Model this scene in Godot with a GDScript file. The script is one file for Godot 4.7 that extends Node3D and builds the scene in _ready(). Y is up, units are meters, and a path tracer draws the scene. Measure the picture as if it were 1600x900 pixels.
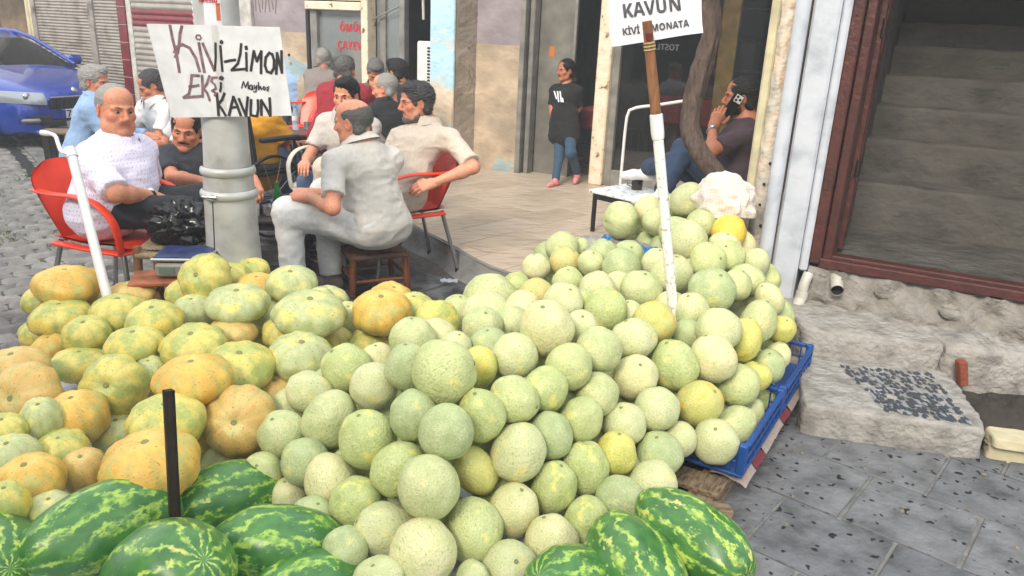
extends Node3D

# ---------------------------------------------------------------- helpers
const AL := Vector3(0.88, 0, 0.475)          # along the shop fronts
const SHOP := -7.05                          # plane of the recessed shop fronts
const STAIR := -4.15                         # plane of the stair entrance
var AX := AL.normalized()
var NX := Vector3(-AL.z, 0, AL.x).normalized()
var TURN := atan2(-AL.z, AL.x)
var M := {}
var taken := {}
var rng := RandomNumberGenerator.new()

func fp(s: float, h: float, d: float) -> Vector3:
	return AX * s + NX * d + Vector3(0, h, 0)

func numbered(n: String) -> String:
	if not taken.has(n):
		taken[n] = 0
		return n
	taken[n] += 1
	return "%s_%03d" % [n, taken[n]]

func tag(o: Node3D, label := "", category := "", group := "", kind := "") -> Node3D:
	if label: o.set_meta("label", label)
	if category: o.set_meta("category", category)
	if group: o.set_meta("group", group)
	if kind: o.set_meta("kind", kind)
	return o

func thing(called: String, label: String, category: String, at := Vector3.ZERO, turn := 0.0, group := "") -> Node3D:
	var o := Node3D.new()
	o.name = numbered(called)
	add_child(o)
	o.position = at
	o.rotation.y = turn
	return tag(o, label, category, group)

func put(called: String, mesh: Mesh, m: Material, parent: Node = self) -> MeshInstance3D:
	var o := MeshInstance3D.new()
	o.mesh = mesh
	o.material_override = m
	o.name = numbered(called) if parent == self else called
	parent.add_child(o, true)
	return o

func built(called: String, b: MB, m: Material, parent: Node = self) -> MeshInstance3D:
	return put(called, b.mesh(), m, parent)

class MB:
	var v := PackedVector3Array()
	var n := PackedVector3Array()
	var u := PackedVector2Array()
	var c := PackedColorArray()
	var t := PackedInt32Array()
	var col := Color.WHITE
	func vert(p: Vector3, nn: Vector3, uv := Vector2.ZERO) -> int:
		v.append(p); n.append(nn); u.append(uv); c.append(col)
		return v.size() - 1
	func tri(a: Vector3, b: Vector3, d: Vector3) -> void:
		var nn := (d - a).cross(b - a).normalized()
		for p in [a, b, d]: t.append(vert(p, nn, Vector2(p.x, p.y)))
	func quad(a: Vector3, b: Vector3, d: Vector3, e: Vector3, out := Vector3.ZERO) -> void:
		var nn := (d - a).cross(e - b).normalized()
		if out != Vector3.ZERO and nn.dot(out) < 0: nn = -nn
		var i := vert(a, nn, Vector2(0, 1)); vert(b, nn, Vector2(1, 1)); vert(d, nn, Vector2(1, 0)); vert(e, nn, Vector2(0, 0))
		for k in [0, 1, 2, 0, 2, 3]: t.append(i + k)
	func box(at: Vector3, s: Vector3, bev := 0.0, bs := Basis.IDENTITY) -> MB:
		var h := s * 0.5
		bev = minf(bev, minf(h.x, minf(h.y, h.z)) * 0.9)
		var ax := [Vector3.RIGHT, Vector3.UP, Vector3.BACK]
		for k in 3:
			for sg in [-1.0, 1.0]:
				var nn: Vector3 = ax[k] * sg
				var p: Vector3 = ax[(k + 1) % 3]
				var q: Vector3 = ax[(k + 2) % 3]
				var hp: float = h[(k + 1) % 3] - bev
				var hq: float = h[(k + 2) % 3] - bev
				var o: Vector3 = nn * h[k]
				quad(at + bs * (o - p * hp - q * hq), at + bs * (o + p * hp - q * hq), at + bs * (o + p * hp + q * hq), at + bs * (o - p * hp + q * hq), bs * nn)
		if bev > 0.0:
			for k in 3:
				var a: Vector3 = ax[k]
				var p: Vector3 = ax[(k + 1) % 3]
				var q: Vector3 = ax[(k + 2) % 3]
				var ha: float = h[k] - bev
				var hp: float = h[(k + 1) % 3]
				var hq: float = h[(k + 2) % 3]
				for s1 in [-1.0, 1.0]:
					for s2 in [-1.0, 1.0]:
						var e1: Vector3 = p * s1 * hp + q * s2 * (hq - bev)
						var e2: Vector3 = p * s1 * (hp - bev) + q * s2 * hq
						quad(at + bs * (e1 - a * ha), at + bs * (e1 + a * ha), at + bs * (e2 + a * ha), at + bs * (e2 - a * ha), bs * (p * s1 + q * s2))
			for sx in [-1.0, 1.0]:
				for sy in [-1.0, 1.0]:
					for sz in [-1.0, 1.0]:
						var g := Vector3(sx, sy, sz)
						var a := at + bs * (g * Vector3(h.x, h.y - bev, h.z - bev))
						var b := at + bs * (g * Vector3(h.x - bev, h.y, h.z - bev))
						var d := at + bs * (g * Vector3(h.x - bev, h.y - bev, h.z))
						var i := vert(a, bs * g.normalized()); vert(b, bs * g.normalized()); vert(d, bs * g.normalized())
						for k in 3: t.append(i + k)
		return self
	func bar(a: Vector3, b: Vector3, w: float, d: float, bev := 0.0, side := Vector3.UP) -> MB:
		var y := (b - a).normalized()
		var x := side.cross(y)
		if x.length() < 0.01: x = Vector3.RIGHT.cross(y)
		x = x.normalized()
		return box((a + b) * 0.5, Vector3(w, a.distance_to(b), d), bev, Basis(x, y, x.cross(y)))
	func grid(rows: int, cols: int, f: Callable, closed := false) -> MB:   # f(i, j) -> Vector3, smooth normals
		var o := v.size()
		var pts := []
		for i in rows:
			for j in cols: vert(f.call(i, j), Vector3.ZERO, Vector2(float(j) / (cols - 1), float(i) / (rows - 1)))
		for i in rows - 1:
			for j in cols - 1:
				var a := o + i * cols + j
				for k in [a, a + 1, a + cols + 1, a, a + cols + 1, a + cols]: t.append(k)
				var nn := (v[a + cols] - v[a + 1]).cross(v[a + cols + 1] - v[a])
				for k in [a, a + 1, a + cols, a + cols + 1]: n[k] += nn
		if closed:
			for i in rows:
				var a := o + i * cols
				var s := n[a] + n[a + cols - 1]
				n[a] = s; n[a + cols - 1] = s
		for k in range(o, v.size()): n[k] = n[k].normalized()
		return self
	func lathe(prof: Array, seg := 24, xf := Transform3D.IDENTITY) -> MB:   # Vector2(radius, y)
		return grid(prof.size(), seg + 1, func(i: int, j: int):
			var a := TAU * j / seg
			return xf * Vector3(prof[i].x * cos(a), prof[i].y, -prof[i].x * sin(a)), true)
	func tube(pts: Array, rad: Variant, seg := 10, caps := true, flat := 1.0) -> MB:
		var fr := []
		var side := Vector3.ZERO
		for i in pts.size():
			var d: Vector3 = (pts[mini(i + 1, pts.size() - 1)] - pts[maxi(i - 1, 0)]).normalized()
			if side == Vector3.ZERO: side = d.cross(Vector3.UP if absf(d.y) < 0.9 else Vector3.RIGHT).normalized()
			side = (side - d * side.dot(d)).normalized()
			fr.append([side, d.cross(side)])
		grid(pts.size(), seg + 1, func(i: int, j: int):
			var a := TAU * j / seg
			var r: float = rad if rad is float else rad[i]
			return pts[i] + (fr[i][0] * cos(a) + fr[i][1] * sin(a) * flat) * r, true)
		if caps:
			for e in [0, pts.size() - 1]:
				var r: float = rad if rad is float else rad[e]
				var d: Vector3 = (pts[1] - pts[0]).normalized() * -1.0 if e == 0 else (pts[e] - pts[e - 1]).normalized()
				var i0 := vert(pts[e], d)
				for j in seg + 1:
					var a := TAU * j / seg
					vert(pts[e] + (fr[e][0] * cos(a) + fr[e][1] * sin(a) * flat) * r, d)
				for j in seg:
					for k in [i0, i0 + 1 + j, i0 + 2 + j]: t.append(k)
		return self
	func prism(poly: PackedVector2Array, depth: float, xf := Transform3D.IDENTITY) -> MB:   # polygon in xy, extruded from z 0 to -depth
		var ids := Geometry2D.triangulate_polygon(poly)
		var nz := xf.basis * Vector3.BACK
		for s in 2:
			var o := v.size()
			for p in poly: vert(xf * Vector3(p.x, p.y, -depth * s), nz if s == 0 else -nz, p)
			for k in ids: t.append(o + k)
		for i in poly.size():
			var p := poly[i]
			var q := poly[(i + 1) % poly.size()]
			quad(xf * Vector3(p.x, p.y, 0), xf * Vector3(q.x, q.y, 0), xf * Vector3(q.x, q.y, -depth), xf * Vector3(p.x, p.y, -depth))
		return self
	func append(o: MB, xf := Transform3D.IDENTITY) -> MB:
		var base := v.size()
		for i in o.v.size():
			v.append(xf * o.v[i]); n.append((xf.basis * o.n[i]).normalized()); u.append(o.u[i]); c.append(o.c[i])
		for k in o.t: t.append(base + k)
		return self
	func mesh() -> ArrayMesh:
		for i in range(0, t.size(), 3):
			var g := (v[t[i + 2]] - v[t[i]]).cross(v[t[i + 1]] - v[t[i]])
			if g.dot(n[t[i]] + n[t[i + 1]] + n[t[i + 2]]) < 0.0:
				var k := t[i]
				t[i] = t[i + 1]
				t[i + 1] = k
		var a := []
		a.resize(Mesh.ARRAY_MAX)
		a[Mesh.ARRAY_VERTEX] = v; a[Mesh.ARRAY_NORMAL] = n; a[Mesh.ARRAY_TEX_UV] = u; a[Mesh.ARRAY_COLOR] = c; a[Mesh.ARRAY_INDEX] = t
		var m := ArrayMesh.new()
		m.add_surface_from_arrays(Mesh.PRIMITIVE_TRIANGLES, a)
		return m

func bez(ctrl: Array, steps: int) -> Array:     # smooth curve through points
	var c := Curve3D.new()
	for i in ctrl.size():
		var a: Vector3 = ctrl[maxi(i - 1, 0)]
		var b: Vector3 = ctrl[mini(i + 1, ctrl.size() - 1)]
		c.add_point(ctrl[i], -(b - a) / 6.0, (b - a) / 6.0)
	var out := []
	for i in steps + 1: out.append(c.sample_baked(c.get_baked_length() * i / steps, true))
	return out

# ---------------------------------------------------------------- materials
var noises := {}
func noise_tex(key: String, freq: float, lo: float, hi: float, oct := 4, cell := false, bump := false, size := 512) -> NoiseTexture2D:
	var k := "%s %s %s %s %s %s" % [key, freq, lo, hi, oct, bump]
	if noises.has(k): return noises[k]
	var f := FastNoiseLite.new()
	f.seed = hash(key) % 1000
	f.noise_type = FastNoiseLite.TYPE_CELLULAR if cell else FastNoiseLite.TYPE_SIMPLEX_SMOOTH
	f.frequency = freq
	f.fractal_octaves = oct
	var t := NoiseTexture2D.new()
	t.width = size; t.height = size
	t.seamless = true
	t.noise = f
	if bump:
		t.as_normal_map = true
		t.bump_strength = hi
	else:
		var g := Gradient.new()
		g.set_color(0, Color(lo, lo, lo)); g.set_color(1, Color(hi, hi, hi))
		t.color_ramp = g
	noises[k] = t
	return t

func ramp_tex(key: String, freq: float, stops: Array, oct := 4, cell := false, size := 512) -> NoiseTexture2D:
	if noises.has(key): return noises[key]
	var t := NoiseTexture2D.new()
	var f := FastNoiseLite.new()
	f.seed = hash(key) % 1000
	f.noise_type = FastNoiseLite.TYPE_CELLULAR if cell else FastNoiseLite.TYPE_SIMPLEX_SMOOTH
	f.frequency = freq
	f.fractal_octaves = oct
	t.width = size; t.height = size; t.seamless = true; t.noise = f
	var g := Gradient.new()
	g.offsets = PackedFloat32Array(stops.map(func(s): return s[0]))
	g.colors = PackedColorArray(stops.map(func(s): return s[1]))
	t.color_ramp = g
	noises[key] = t
	return t

func plain(c: Color, rough := 0.8, metal := 0.0) -> StandardMaterial3D:
	var m := StandardMaterial3D.new()
	m.albedo_color = c
	m.roughness = rough
	m.metallic = metal
	m.cull_mode = BaseMaterial3D.CULL_DISABLED
	return m

# base colour varied by one noise picture in the object's or the world's own axes, with fine relief
func grain(c: Color, rough := 0.8, scale := 1.0, tex: Texture2D = null, bump := 0.0, world := false, metal := 0.0) -> StandardMaterial3D:
	var m := plain(c, rough, metal)
	m.albedo_texture = tex if tex else noise_tex("soft", 0.012, 0.72, 1.0)
	m.uv1_triplanar = true
	m.uv1_world_triplanar = world
	m.uv1_scale = Vector3.ONE * scale
	if bump > 0.0:
		m.normal_enabled = true
		m.normal_texture = noise_tex("fine", 0.035, 0, 6.0, 5, false, true)
		m.normal_scale = bump
	return m

func cloth(c: Color, weave := 0.5, tex: Texture2D = null, scale := 3.0) -> StandardMaterial3D:
	var m := grain(c, 0.9, scale, tex if tex else noise_tex("cloth", 0.02, 0.9, 1.0), 0.0)
	m.normal_enabled = true
	m.normal_texture = noise_tex("crease", 0.011, 0, 9.0, 3, false, true)
	m.normal_scale = weave
	m.rim_enabled = true
	m.rim = 0.12
	m.rim_tint = 0.6
	return m

func img_tex(w: int, h: int, f: Callable) -> ImageTexture:     # f(x, y) -> Color (sRGB)
	var im := Image.create(w, h, false, Image.FORMAT_RGB8)
	for y in h:
		for x in w: im.set_pixel(x, y, f.call(x, y))
	return ImageTexture.create_from_image(im)

func glass(alpha := 0.12, c := Color(0.6, 0.68, 0.7)) -> StandardMaterial3D:
	var m := plain(Color(c.r, c.g, c.b, alpha), 0.02)
	m.transparency = BaseMaterial3D.TRANSPARENCY_ALPHA
	return m

func _ready() -> void:
	rng.seed = 20
	# ---- camera, sky, sun, exposure
	var cam := Camera3D.new()
	cam.name = "camera"
	var pitch := deg_to_rad(18.5)
	var roll := deg_to_rad(2.7)
	var fw := Vector3(0, -sin(pitch), -cos(pitch))
	var u0 := Vector3.RIGHT.cross(fw)
	var rt := Vector3.RIGHT * cos(roll) + u0 * sin(roll)
	cam.transform = Transform3D(Basis(rt, u0 * cos(roll) - Vector3.RIGHT * sin(roll), -fw), Vector3(0, 1.55, 0))
	cam.fov = rad_to_deg(2.0 * atan(450.0 / 1200.0))
	cam.far = 400.0
	cam.near = 0.05
	add_child(cam)
	var sky := ProceduralSkyMaterial.new()
	sky.sky_top_color = Color(0.8, 0.82, 0.84)
	sky.sky_horizon_color = Color(0.9, 0.89, 0.87)
	sky.sky_curve = 0.2
	sky.ground_bottom_color = Color(0.3, 0.3, 0.3)
	sky.ground_horizon_color = Color(0.7, 0.7, 0.7)
	sky.sky_energy_multiplier = 1.0
	var env := Environment.new()
	env.background_mode = Environment.BG_SKY
	env.sky = Sky.new()
	env.sky.sky_material = sky
	env.ambient_light_source = Environment.AMBIENT_SOURCE_SKY
	env.tonemap_mode = Environment.TONE_MAPPER_LINEAR
	env.tonemap_exposure = 2.9
	env.sdfgi_enabled = true
	env.ssao_enabled = true
	env.ssil_enabled = true
	env.fog_enabled = true
	env.fog_density = 0.008
	env.fog_light_color = Color(0.8, 0.82, 0.84)
	var we := WorldEnvironment.new()
	we.name = "environment"
	we.environment = env
	add_child(we)
	var sun := DirectionalLight3D.new()
	sun.name = "sun"
	sun.light_energy = 0.5
	sun.light_angular_distance = 20.0
	sun.light_color = Color(1.0, 0.96, 0.9)
	sun.shadow_enabled = true
	sun.look_at_from_position(Vector3.ZERO, Vector3(0.36, -0.66, -0.78))
	add_child(sun)
	materials()
	# ---- setting
	ground()
	porch()
	shop_fronts()
	stair_house()
	opposite_houses()
	# ---- things
	heap_stand()
	melons()
	watermelons()
	street_things()
	signs()
	furniture()
	car()
	people()

func materials() -> void:
	M.asphalt = grain(Color(0.5, 0.505, 0.51), 0.9, 0.35, noise_tex("blotch", 0.01, 0.6, 1.0), 0.7, true)
	M.slate = grain(Color(0.455, 0.462, 0.475), 0.62, 0.9, ramp_tex("slate", 0.012, [[0.0, Color(0.62, 0.62, 0.62)], [0.45, Color(0.85, 0.85, 0.85)], [1.0, Color(1, 1, 1)]]), 0.5, true)
	M.slate.detail_enabled = true
	M.slate.detail_blend_mode = BaseMaterial3D.BLEND_MODE_MUL
	M.slate.detail_albedo = ramp_tex("spots", 0.03, [[0.0, Color(0.22, 0.22, 0.23)], [0.175, Color(0.24, 0.24, 0.25)], [0.2, Color(1, 1, 1)], [1.0, Color(1, 1, 1)]], 2)
	M.slate.detail_uv_layer = BaseMaterial3D.DETAIL_UV_2
	M.slate.uv2_triplanar = true
	M.slate.uv2_world_triplanar = true
	M.slate.uv2_scale = Vector3.ONE * 1.15
	M.slate_b = M.slate.duplicate()
	M.slate_b.albedo_color = Color(0.42, 0.43, 0.445)
	M.slate_c = M.slate.duplicate()
	M.slate_c.albedo_color = Color(0.485, 0.49, 0.5)
	M.mortar = grain(Color(0.53, 0.525, 0.515), 0.95, 1.5, null, 0.6, true)
	M.wet = grain(Color(0.3, 0.31, 0.32), 0.28, 0.7, ramp_tex("puddle", 0.007, [[0.0, Color(0.25, 0.25, 0.26)], [0.5, Color(0.34, 0.34, 0.35)], [0.56, Color(0.95, 0.95, 0.95)], [1.0, Color(1, 1, 1)]], 3), 0.15, true)
	M.cobble = grain(Color(0.63, 0.615, 0.59), 0.85, 0.8, noise_tex("blotch", 0.01, 0.6, 1.0), 0.8, true)
	M.cobble_b = grain(Color(0.57, 0.56, 0.55), 0.85, 0.8, noise_tex("blotch", 0.01, 0.6, 1.0), 0.8, true)
	M.cobble_c = grain(Color(0.69, 0.67, 0.64), 0.85, 0.8, noise_tex("blotch", 0.01, 0.6, 1.0), 0.8, true)
	M.soil = grain(Color(0.4, 0.385, 0.365), 1.0, 2.0, null, 1.0, true)
	M.kerb = grain(Color(0.56, 0.56, 0.55), 0.9, 0.6, noise_tex("blotch", 0.01, 0.6, 1.0), 0.9, true)
	M.tile_a = grain(Color(0.75, 0.69, 0.62), 0.45, 1.0, ramp_tex("tile", 0.014, [[0.0, Color(0.78, 0.76, 0.74)], [0.5, Color(0.95, 0.94, 0.93)], [1.0, Color(1, 1, 1)]]), 0.08, true)
	M.tile_a.uv1_scale = Vector3(0.5, 1, 2.2)
	M.tile_b = M.tile_a.duplicate()
	M.tile_b.albedo_color = Color(0.71, 0.65, 0.575)
	M.concrete = grain(Color(0.64, 0.628, 0.61), 0.95, 1.2, ramp_tex("stone", 0.011, [[0.0, Color(0.66, 0.65, 0.64)], [0.4, Color(0.87, 0.865, 0.855)], [0.6, Color(0.96, 0.955, 0.945)], [1.0, Color(1, 1, 1)]], 5), 1.2, true)
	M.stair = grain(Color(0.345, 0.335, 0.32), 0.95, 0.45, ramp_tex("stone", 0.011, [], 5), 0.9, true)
	M.rubble = grain(Color(0.58, 0.565, 0.545), 1.0, 1.4, ramp_tex("stone", 0.011, [], 5), 1.8, true)
	M.mosaic_dark = grain(Color(0.27, 0.3, 0.34), 0.6, 2.0)
	M.maroon = grain(Color(0.33, 0.15, 0.125), 0.5, 1.2, noise_tex("soft", 0.012, 0.72, 1.0), 0.25)
	M.white_paint = grain(Color(0.75, 0.77, 0.8), 0.75, 0.7, ramp_tex("chipped", 0.012, [[0.0, Color(0.72, 0.73, 0.76)], [0.3, Color(0.88, 0.89, 0.9)], [0.5, Color(0.97, 0.97, 0.98)], [1.0, Color(1, 1, 1)]], 5), 0.12, true)
	M.cream = grain(Color(0.86, 0.82, 0.68), 0.85, 0.6, noise_tex("soft", 0.012, 0.72, 1.0), 0.3, true)
	M.plaster = grain(Color(1, 1, 1), 0.95, 0.55, ramp_tex("plaster", 0.009, [[0.0, Color(0.5, 0.48, 0.45)], [0.34, Color(0.68, 0.66, 0.62)], [0.5, Color(0.78, 0.74, 0.68)], [0.64, Color(0.82, 0.73, 0.63)], [0.8, Color(0.84, 0.79, 0.73)], [1.0, Color(0.88, 0.86, 0.83)]], 5), 0.9, true)
	M.pillar_blue = grain(Color(1, 1, 1), 0.9, 0.33, ramp_tex("peelblue", 0.007, [[0.0, Color(0.62, 0.55, 0.46)], [0.3, Color(0.82, 0.74, 0.64)], [0.42, Color(0.8, 0.78, 0.72)], [0.47, Color(0.66, 0.8, 0.86)], [1.0, Color(0.74, 0.86, 0.9)]], 4), 0.4, true)
	M.pillar_grey = grain(Color(0.72, 0.665, 0.6), 0.92, 0.4, noise_tex("blotch", 0.01, 0.6, 1.0), 0.5, true)
	M.lilac = grain(Color(0.66, 0.62, 0.64), 0.9, 0.4, noise_tex("soft", 0.012, 0.72, 1.0), 0.3, true)
	M.buff = grain(Color(0.82, 0.74, 0.64), 0.9, 0.4, noise_tex("blotch", 0.01, 0.6, 1.0), 0.4, true)
	M.aqua = grain(Color(0.66, 0.75, 0.77), 0.9, 0.6, noise_tex("soft", 0.012, 0.72, 1.0), 0.3, true)
	M.shutter_grey = grain(Color(0.58, 0.555, 0.53), 0.6, 0.5, ramp_tex("stain", 0.016, [[0.0, Color(0.4, 0.38, 0.36)], [0.3, Color(0.8, 0.79, 0.77)], [0.5, Color(1, 1, 1)], [1.0, Color(1, 1, 1)]]), 0.1, true, 0.2)
	M.shutter_beige = grain(Color(0.68, 0.655, 0.62), 0.5, 0.6, null, 0.1, true, 0.1)
	M.red_band = grain(Color(0.52, 0.17, 0.2), 0.5, 0.8, null, 0.1)
	M.red_tile = grain(Color(0.5, 0.13, 0.17), 0.35, 0.8)
	M.trim_white = grain(Color(0.82, 0.81, 0.78), 0.6, 1.0)
	M.alu = grain(Color(0.62, 0.61, 0.59), 0.45, 0.8, null, 0.1, false, 0.3)
	M.rust_cream = grain(Color(1, 1, 1), 0.7, 0.9, ramp_tex("rust", 0.014, [[0.0, Color(0.35, 0.25, 0.18)], [0.17, Color(0.5, 0.38, 0.29)], [0.24, Color(0.82, 0.76, 0.66)], [1.0, Color(0.88, 0.84, 0.76)]], 4), 0.3)
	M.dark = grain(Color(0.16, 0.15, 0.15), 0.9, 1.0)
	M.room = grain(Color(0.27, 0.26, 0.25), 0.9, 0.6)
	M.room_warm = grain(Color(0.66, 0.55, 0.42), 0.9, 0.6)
	M.glass = glass(0.3, Color(0.07, 0.08, 0.08))
	M.glass_dusty = glass(0.22, Color(0.7, 0.74, 0.74))
	M.red_letter = plain(Color(0.75, 0.1, 0.14), 0.5)
	M.steel = grain(Color(0.77, 0.77, 0.765), 0.5, 0.6, ramp_tex("galv", 0.012, [[0.0, Color(0.7, 0.7, 0.68)], [0.4, Color(0.9, 0.9, 0.89)], [1.0, Color(1, 1, 1)]], 5), 0.15, false, 0.25)
	M.white_plastic = grain(Color(0.9, 0.9, 0.9), 0.4, 1.0, noise_tex("cloth", 0.02, 0.9, 1.0))
	M.old_plastic = grain(Color(0.84, 0.83, 0.78), 0.5, 1.0)
	M.orange = grain(Color(0.93, 0.25, 0.12), 0.38, 1.0, noise_tex("cloth", 0.02, 0.9, 1.0))
	M.chrome = plain(Color(0.72, 0.72, 0.72), 0.25, 0.9)
	M.black_metal = plain(Color(0.12, 0.12, 0.125), 0.45, 0.3)
	M.black_cloth = cloth(Color(0.14, 0.145, 0.155))
	M.wood = grain(Color(0.6, 0.42, 0.27), 0.7, 2.0, ramp_tex("woodgrain", 0.012, [[0.0, Color(0.5, 0.45, 0.4)], [0.5, Color(0.85, 0.82, 0.78)], [1.0, Color(1, 1, 1)]]), 0.3)
	M.wood.uv1_scale = Vector3(6, 0.8, 6)
	M.old_wood = grain(Color(0.56, 0.49, 0.4), 0.85, 2.0, ramp_tex("woodgrain", 0.012, []), 0.6)
	M.old_wood.uv1_scale = Vector3(2, 8, 8)
	M.varnish = grain(Color(0.5, 0.29, 0.14), 0.4, 2.0, ramp_tex("woodgrain", 0.012, []), 0.2)
	M.varnish.uv1_scale = Vector3(7, 1.2, 7)
	M.trunk = grain(Color(0.4, 0.335, 0.3), 0.9, 2.0, ramp_tex("bark", 0.02, [[0.0, Color(0.4, 0.38, 0.37)], [0.45, Color(0.78, 0.76, 0.75)], [1.0, Color(1, 1, 1)]], 5), 1.3)
	M.trunk.uv1_scale = Vector3(5, 0.9, 5)
	M.crate_blue = grain(Color(0.05, 0.31, 0.62), 0.45, 1.0, noise_tex("soft", 0.012, 0.72, 1.0))
	M.tarp_blue = grain(Color(0.16, 0.48, 0.78), 0.45, 1.0, noise_tex("soft", 0.012, 0.72, 1.0), 0.6)
	M.white_sheet = cloth(Color(0.82, 0.83, 0.87), 0.6)
	M.gauze = cloth(Color(0.87, 0.83, 0.79), 1.2, img_tex(64, 64, func(x: int, y: int): return Color(0.92, 0.9, 0.88) if x % 16 < 3 or y % 16 < 3 else Color(1, 1, 1)), 17.0)
	M.iron = grain(Color(0.2, 0.165, 0.14), 0.6, 2.0, null, 0.3, false, 0.5)
	M.black_bag = plain(Color(0.035, 0.035, 0.038), 0.22)
	M.paper = grain(Color(0.86, 0.865, 0.88), 0.6, 1.0, noise_tex("cloth", 0.02, 0.9, 1.0))
	M.ink = plain(Color(0.13, 0.12, 0.13), 0.7)
	M.ink_faded = grain(Color(0.56, 0.44, 0.46), 0.7, 4.0, noise_tex("blotch", 0.01, 0.6, 1.0))
	M.grass = grain(Color(0.42, 0.47, 0.25), 0.9, 3.0)
	M.rug_red = cloth(Color(0.45, 0.16, 0.2), 0.9)
	M.rug_white = cloth(Color(0.62, 0.56, 0.53), 0.9)
	M.grey_panel = grain(Color(0.5, 0.49, 0.46), 0.5, 0.6)
	M.notice = plain(Color(0.7, 0.42, 0.2), 0.8)
	M.faint = plain(Color(0.75, 0.76, 0.78), 0.6)
	M.curtain = grain(Color(0.72, 0.6, 0.3), 0.9, 1.0)
	M.counter = grain(Color(0.42, 0.35, 0.3), 0.6, 1.0)
	M.mosaic_light = grain(Color(0.6, 0.62, 0.65), 0.6, 2.0)
	M.white_chip = grain(Color(0.9, 0.89, 0.87), 0.5, 3.0, ramp_tex("chips", 0.02, [[0.0, Color(0.6, 0.52, 0.45)], [0.2, Color(0.75, 0.7, 0.65)], [0.27, Color(1, 1, 1)], [1.0, Color(1, 1, 1)]]))
	M.twine = grain(Color(0.8, 0.72, 0.5), 0.9, 8.0)
	M.print_grey = grain(Color(0.33, 0.33, 0.36), 0.8, 6.0, noise_tex("blotch", 0.01, 0.6, 1.0))
	M.cord_brown = grain(Color(0.45, 0.33, 0.28), 0.95, 6.0, null, 0.6)
	M.cord_pale = grain(Color(0.66, 0.58, 0.46), 0.95, 6.0, null, 0.6)
	M.black_wood = grain(Color(0.17, 0.14, 0.125), 0.6, 2.0)
	M.worn_orange = grain(Color(0.72, 0.42, 0.26), 0.7, 1.6, noise_tex("blotch", 0.01, 0.6, 1.0), 0.3)
	M.blue_film = grain(Color(0.2, 0.27, 0.48), 0.35, 2.0, noise_tex("blotch", 0.01, 0.6, 1.0))
	M.lcd = plain(Color(0.33, 0.42, 0.38), 0.2)
	M.green_glass = plain(Color(0.05, 0.36, 0.12, 0.75), 0.08)
	M.green_glass.transparency = BaseMaterial3D.TRANSPARENCY_ALPHA
	M.clear = glass(0.22, Color(0.85, 0.88, 0.9))
	M.water = glass(0.35, Color(0.8, 0.88, 0.95))
	M.dark_glass = plain(Color(0.16, 0.1, 0.08), 0.1)
	M.coffee = plain(Color(0.1, 0.05, 0.03), 0.2)
	M.check = cloth(Color(0.2, 0.23, 0.27), 0.6, img_tex(32, 32, func(x: int, y: int): return Color(1, 1, 1) if (x / 4 + y / 4) % 2 else Color(0.4, 0.42, 0.45)), 12.0)
	M.chip_white = grain(Color(0.84, 0.87, 0.89), 0.35, 1.2, ramp_tex("chips", 0.02, []))
	M.red_wood = grain(Color(0.42, 0.2, 0.16), 0.45, 1.6)
	M.newsprint = grain(Color(0.82, 0.8, 0.78), 0.9, 7.0, ramp_tex("news", 0.03, [[0.0, Color(0.35, 0.32, 0.35)], [0.35, Color(0.6, 0.58, 0.6)], [0.45, Color(1, 1, 1)], [1.0, Color(1, 1, 1)]], 2))
	M.car_paint = plain(Color(0.02, 0.22, 0.62), 0.3, 0.3)
	M.car_paint.clearcoat_enabled = true
	M.car_paint.clearcoat = 1.0
	M.car_paint.clearcoat_roughness = 0.05
	M.car_glass = plain(Color(0.06, 0.075, 0.085), 0.08)
	M.headlamp = plain(Color(0.62, 0.65, 0.68), 0.12, 0.3)
	M.tyre = grain(Color(0.1, 0.1, 0.1), 0.9, 2.0)
	M.rim = plain(Color(0.68, 0.69, 0.7), 0.3, 0.8)
	M.rim_dark = plain(Color(0.1, 0.1, 0.1), 0.5, 0.4)
	M.plate_blue = plain(Color(0.08, 0.17, 0.55), 0.5)
	M.scratch = plain(Color(0.47, 0.43, 0.4), 0.9)
	M.leaf_dry = plain(Color(0.5, 0.45, 0.36), 0.9)

# ---------------------------------------------------------------- ground
func flat_poly(pts: Array, y: float, thick := 0.0) -> MB:   # polygon of Vector2(x, z)
	var b := MB.new()
	var poly := PackedVector2Array()
	for p in pts: poly.append(Vector2(p.x, -p.y))
	var xf := Transform3D(Basis(Vector3.RIGHT, Vector3(0, 0, -1), Vector3.UP), Vector3(0, y, 0))
	if thick > 0.0:
		b.prism(poly, thick, xf)
	else:
		var ids := Geometry2D.triangulate_polygon(poly)
		for p in poly: b.vert(Vector3(p.x, y, -p.y), Vector3.UP, p)
		for k in ids: b.t.append(k)
	return b

func slab_mesh(w: float, d: float, h: float, round_ := 0.006) -> ArrayMesh:
	return MB.new().box(Vector3(0, -h * 0.5, 0), Vector3(w, h, d), round_).mesh()

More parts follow.
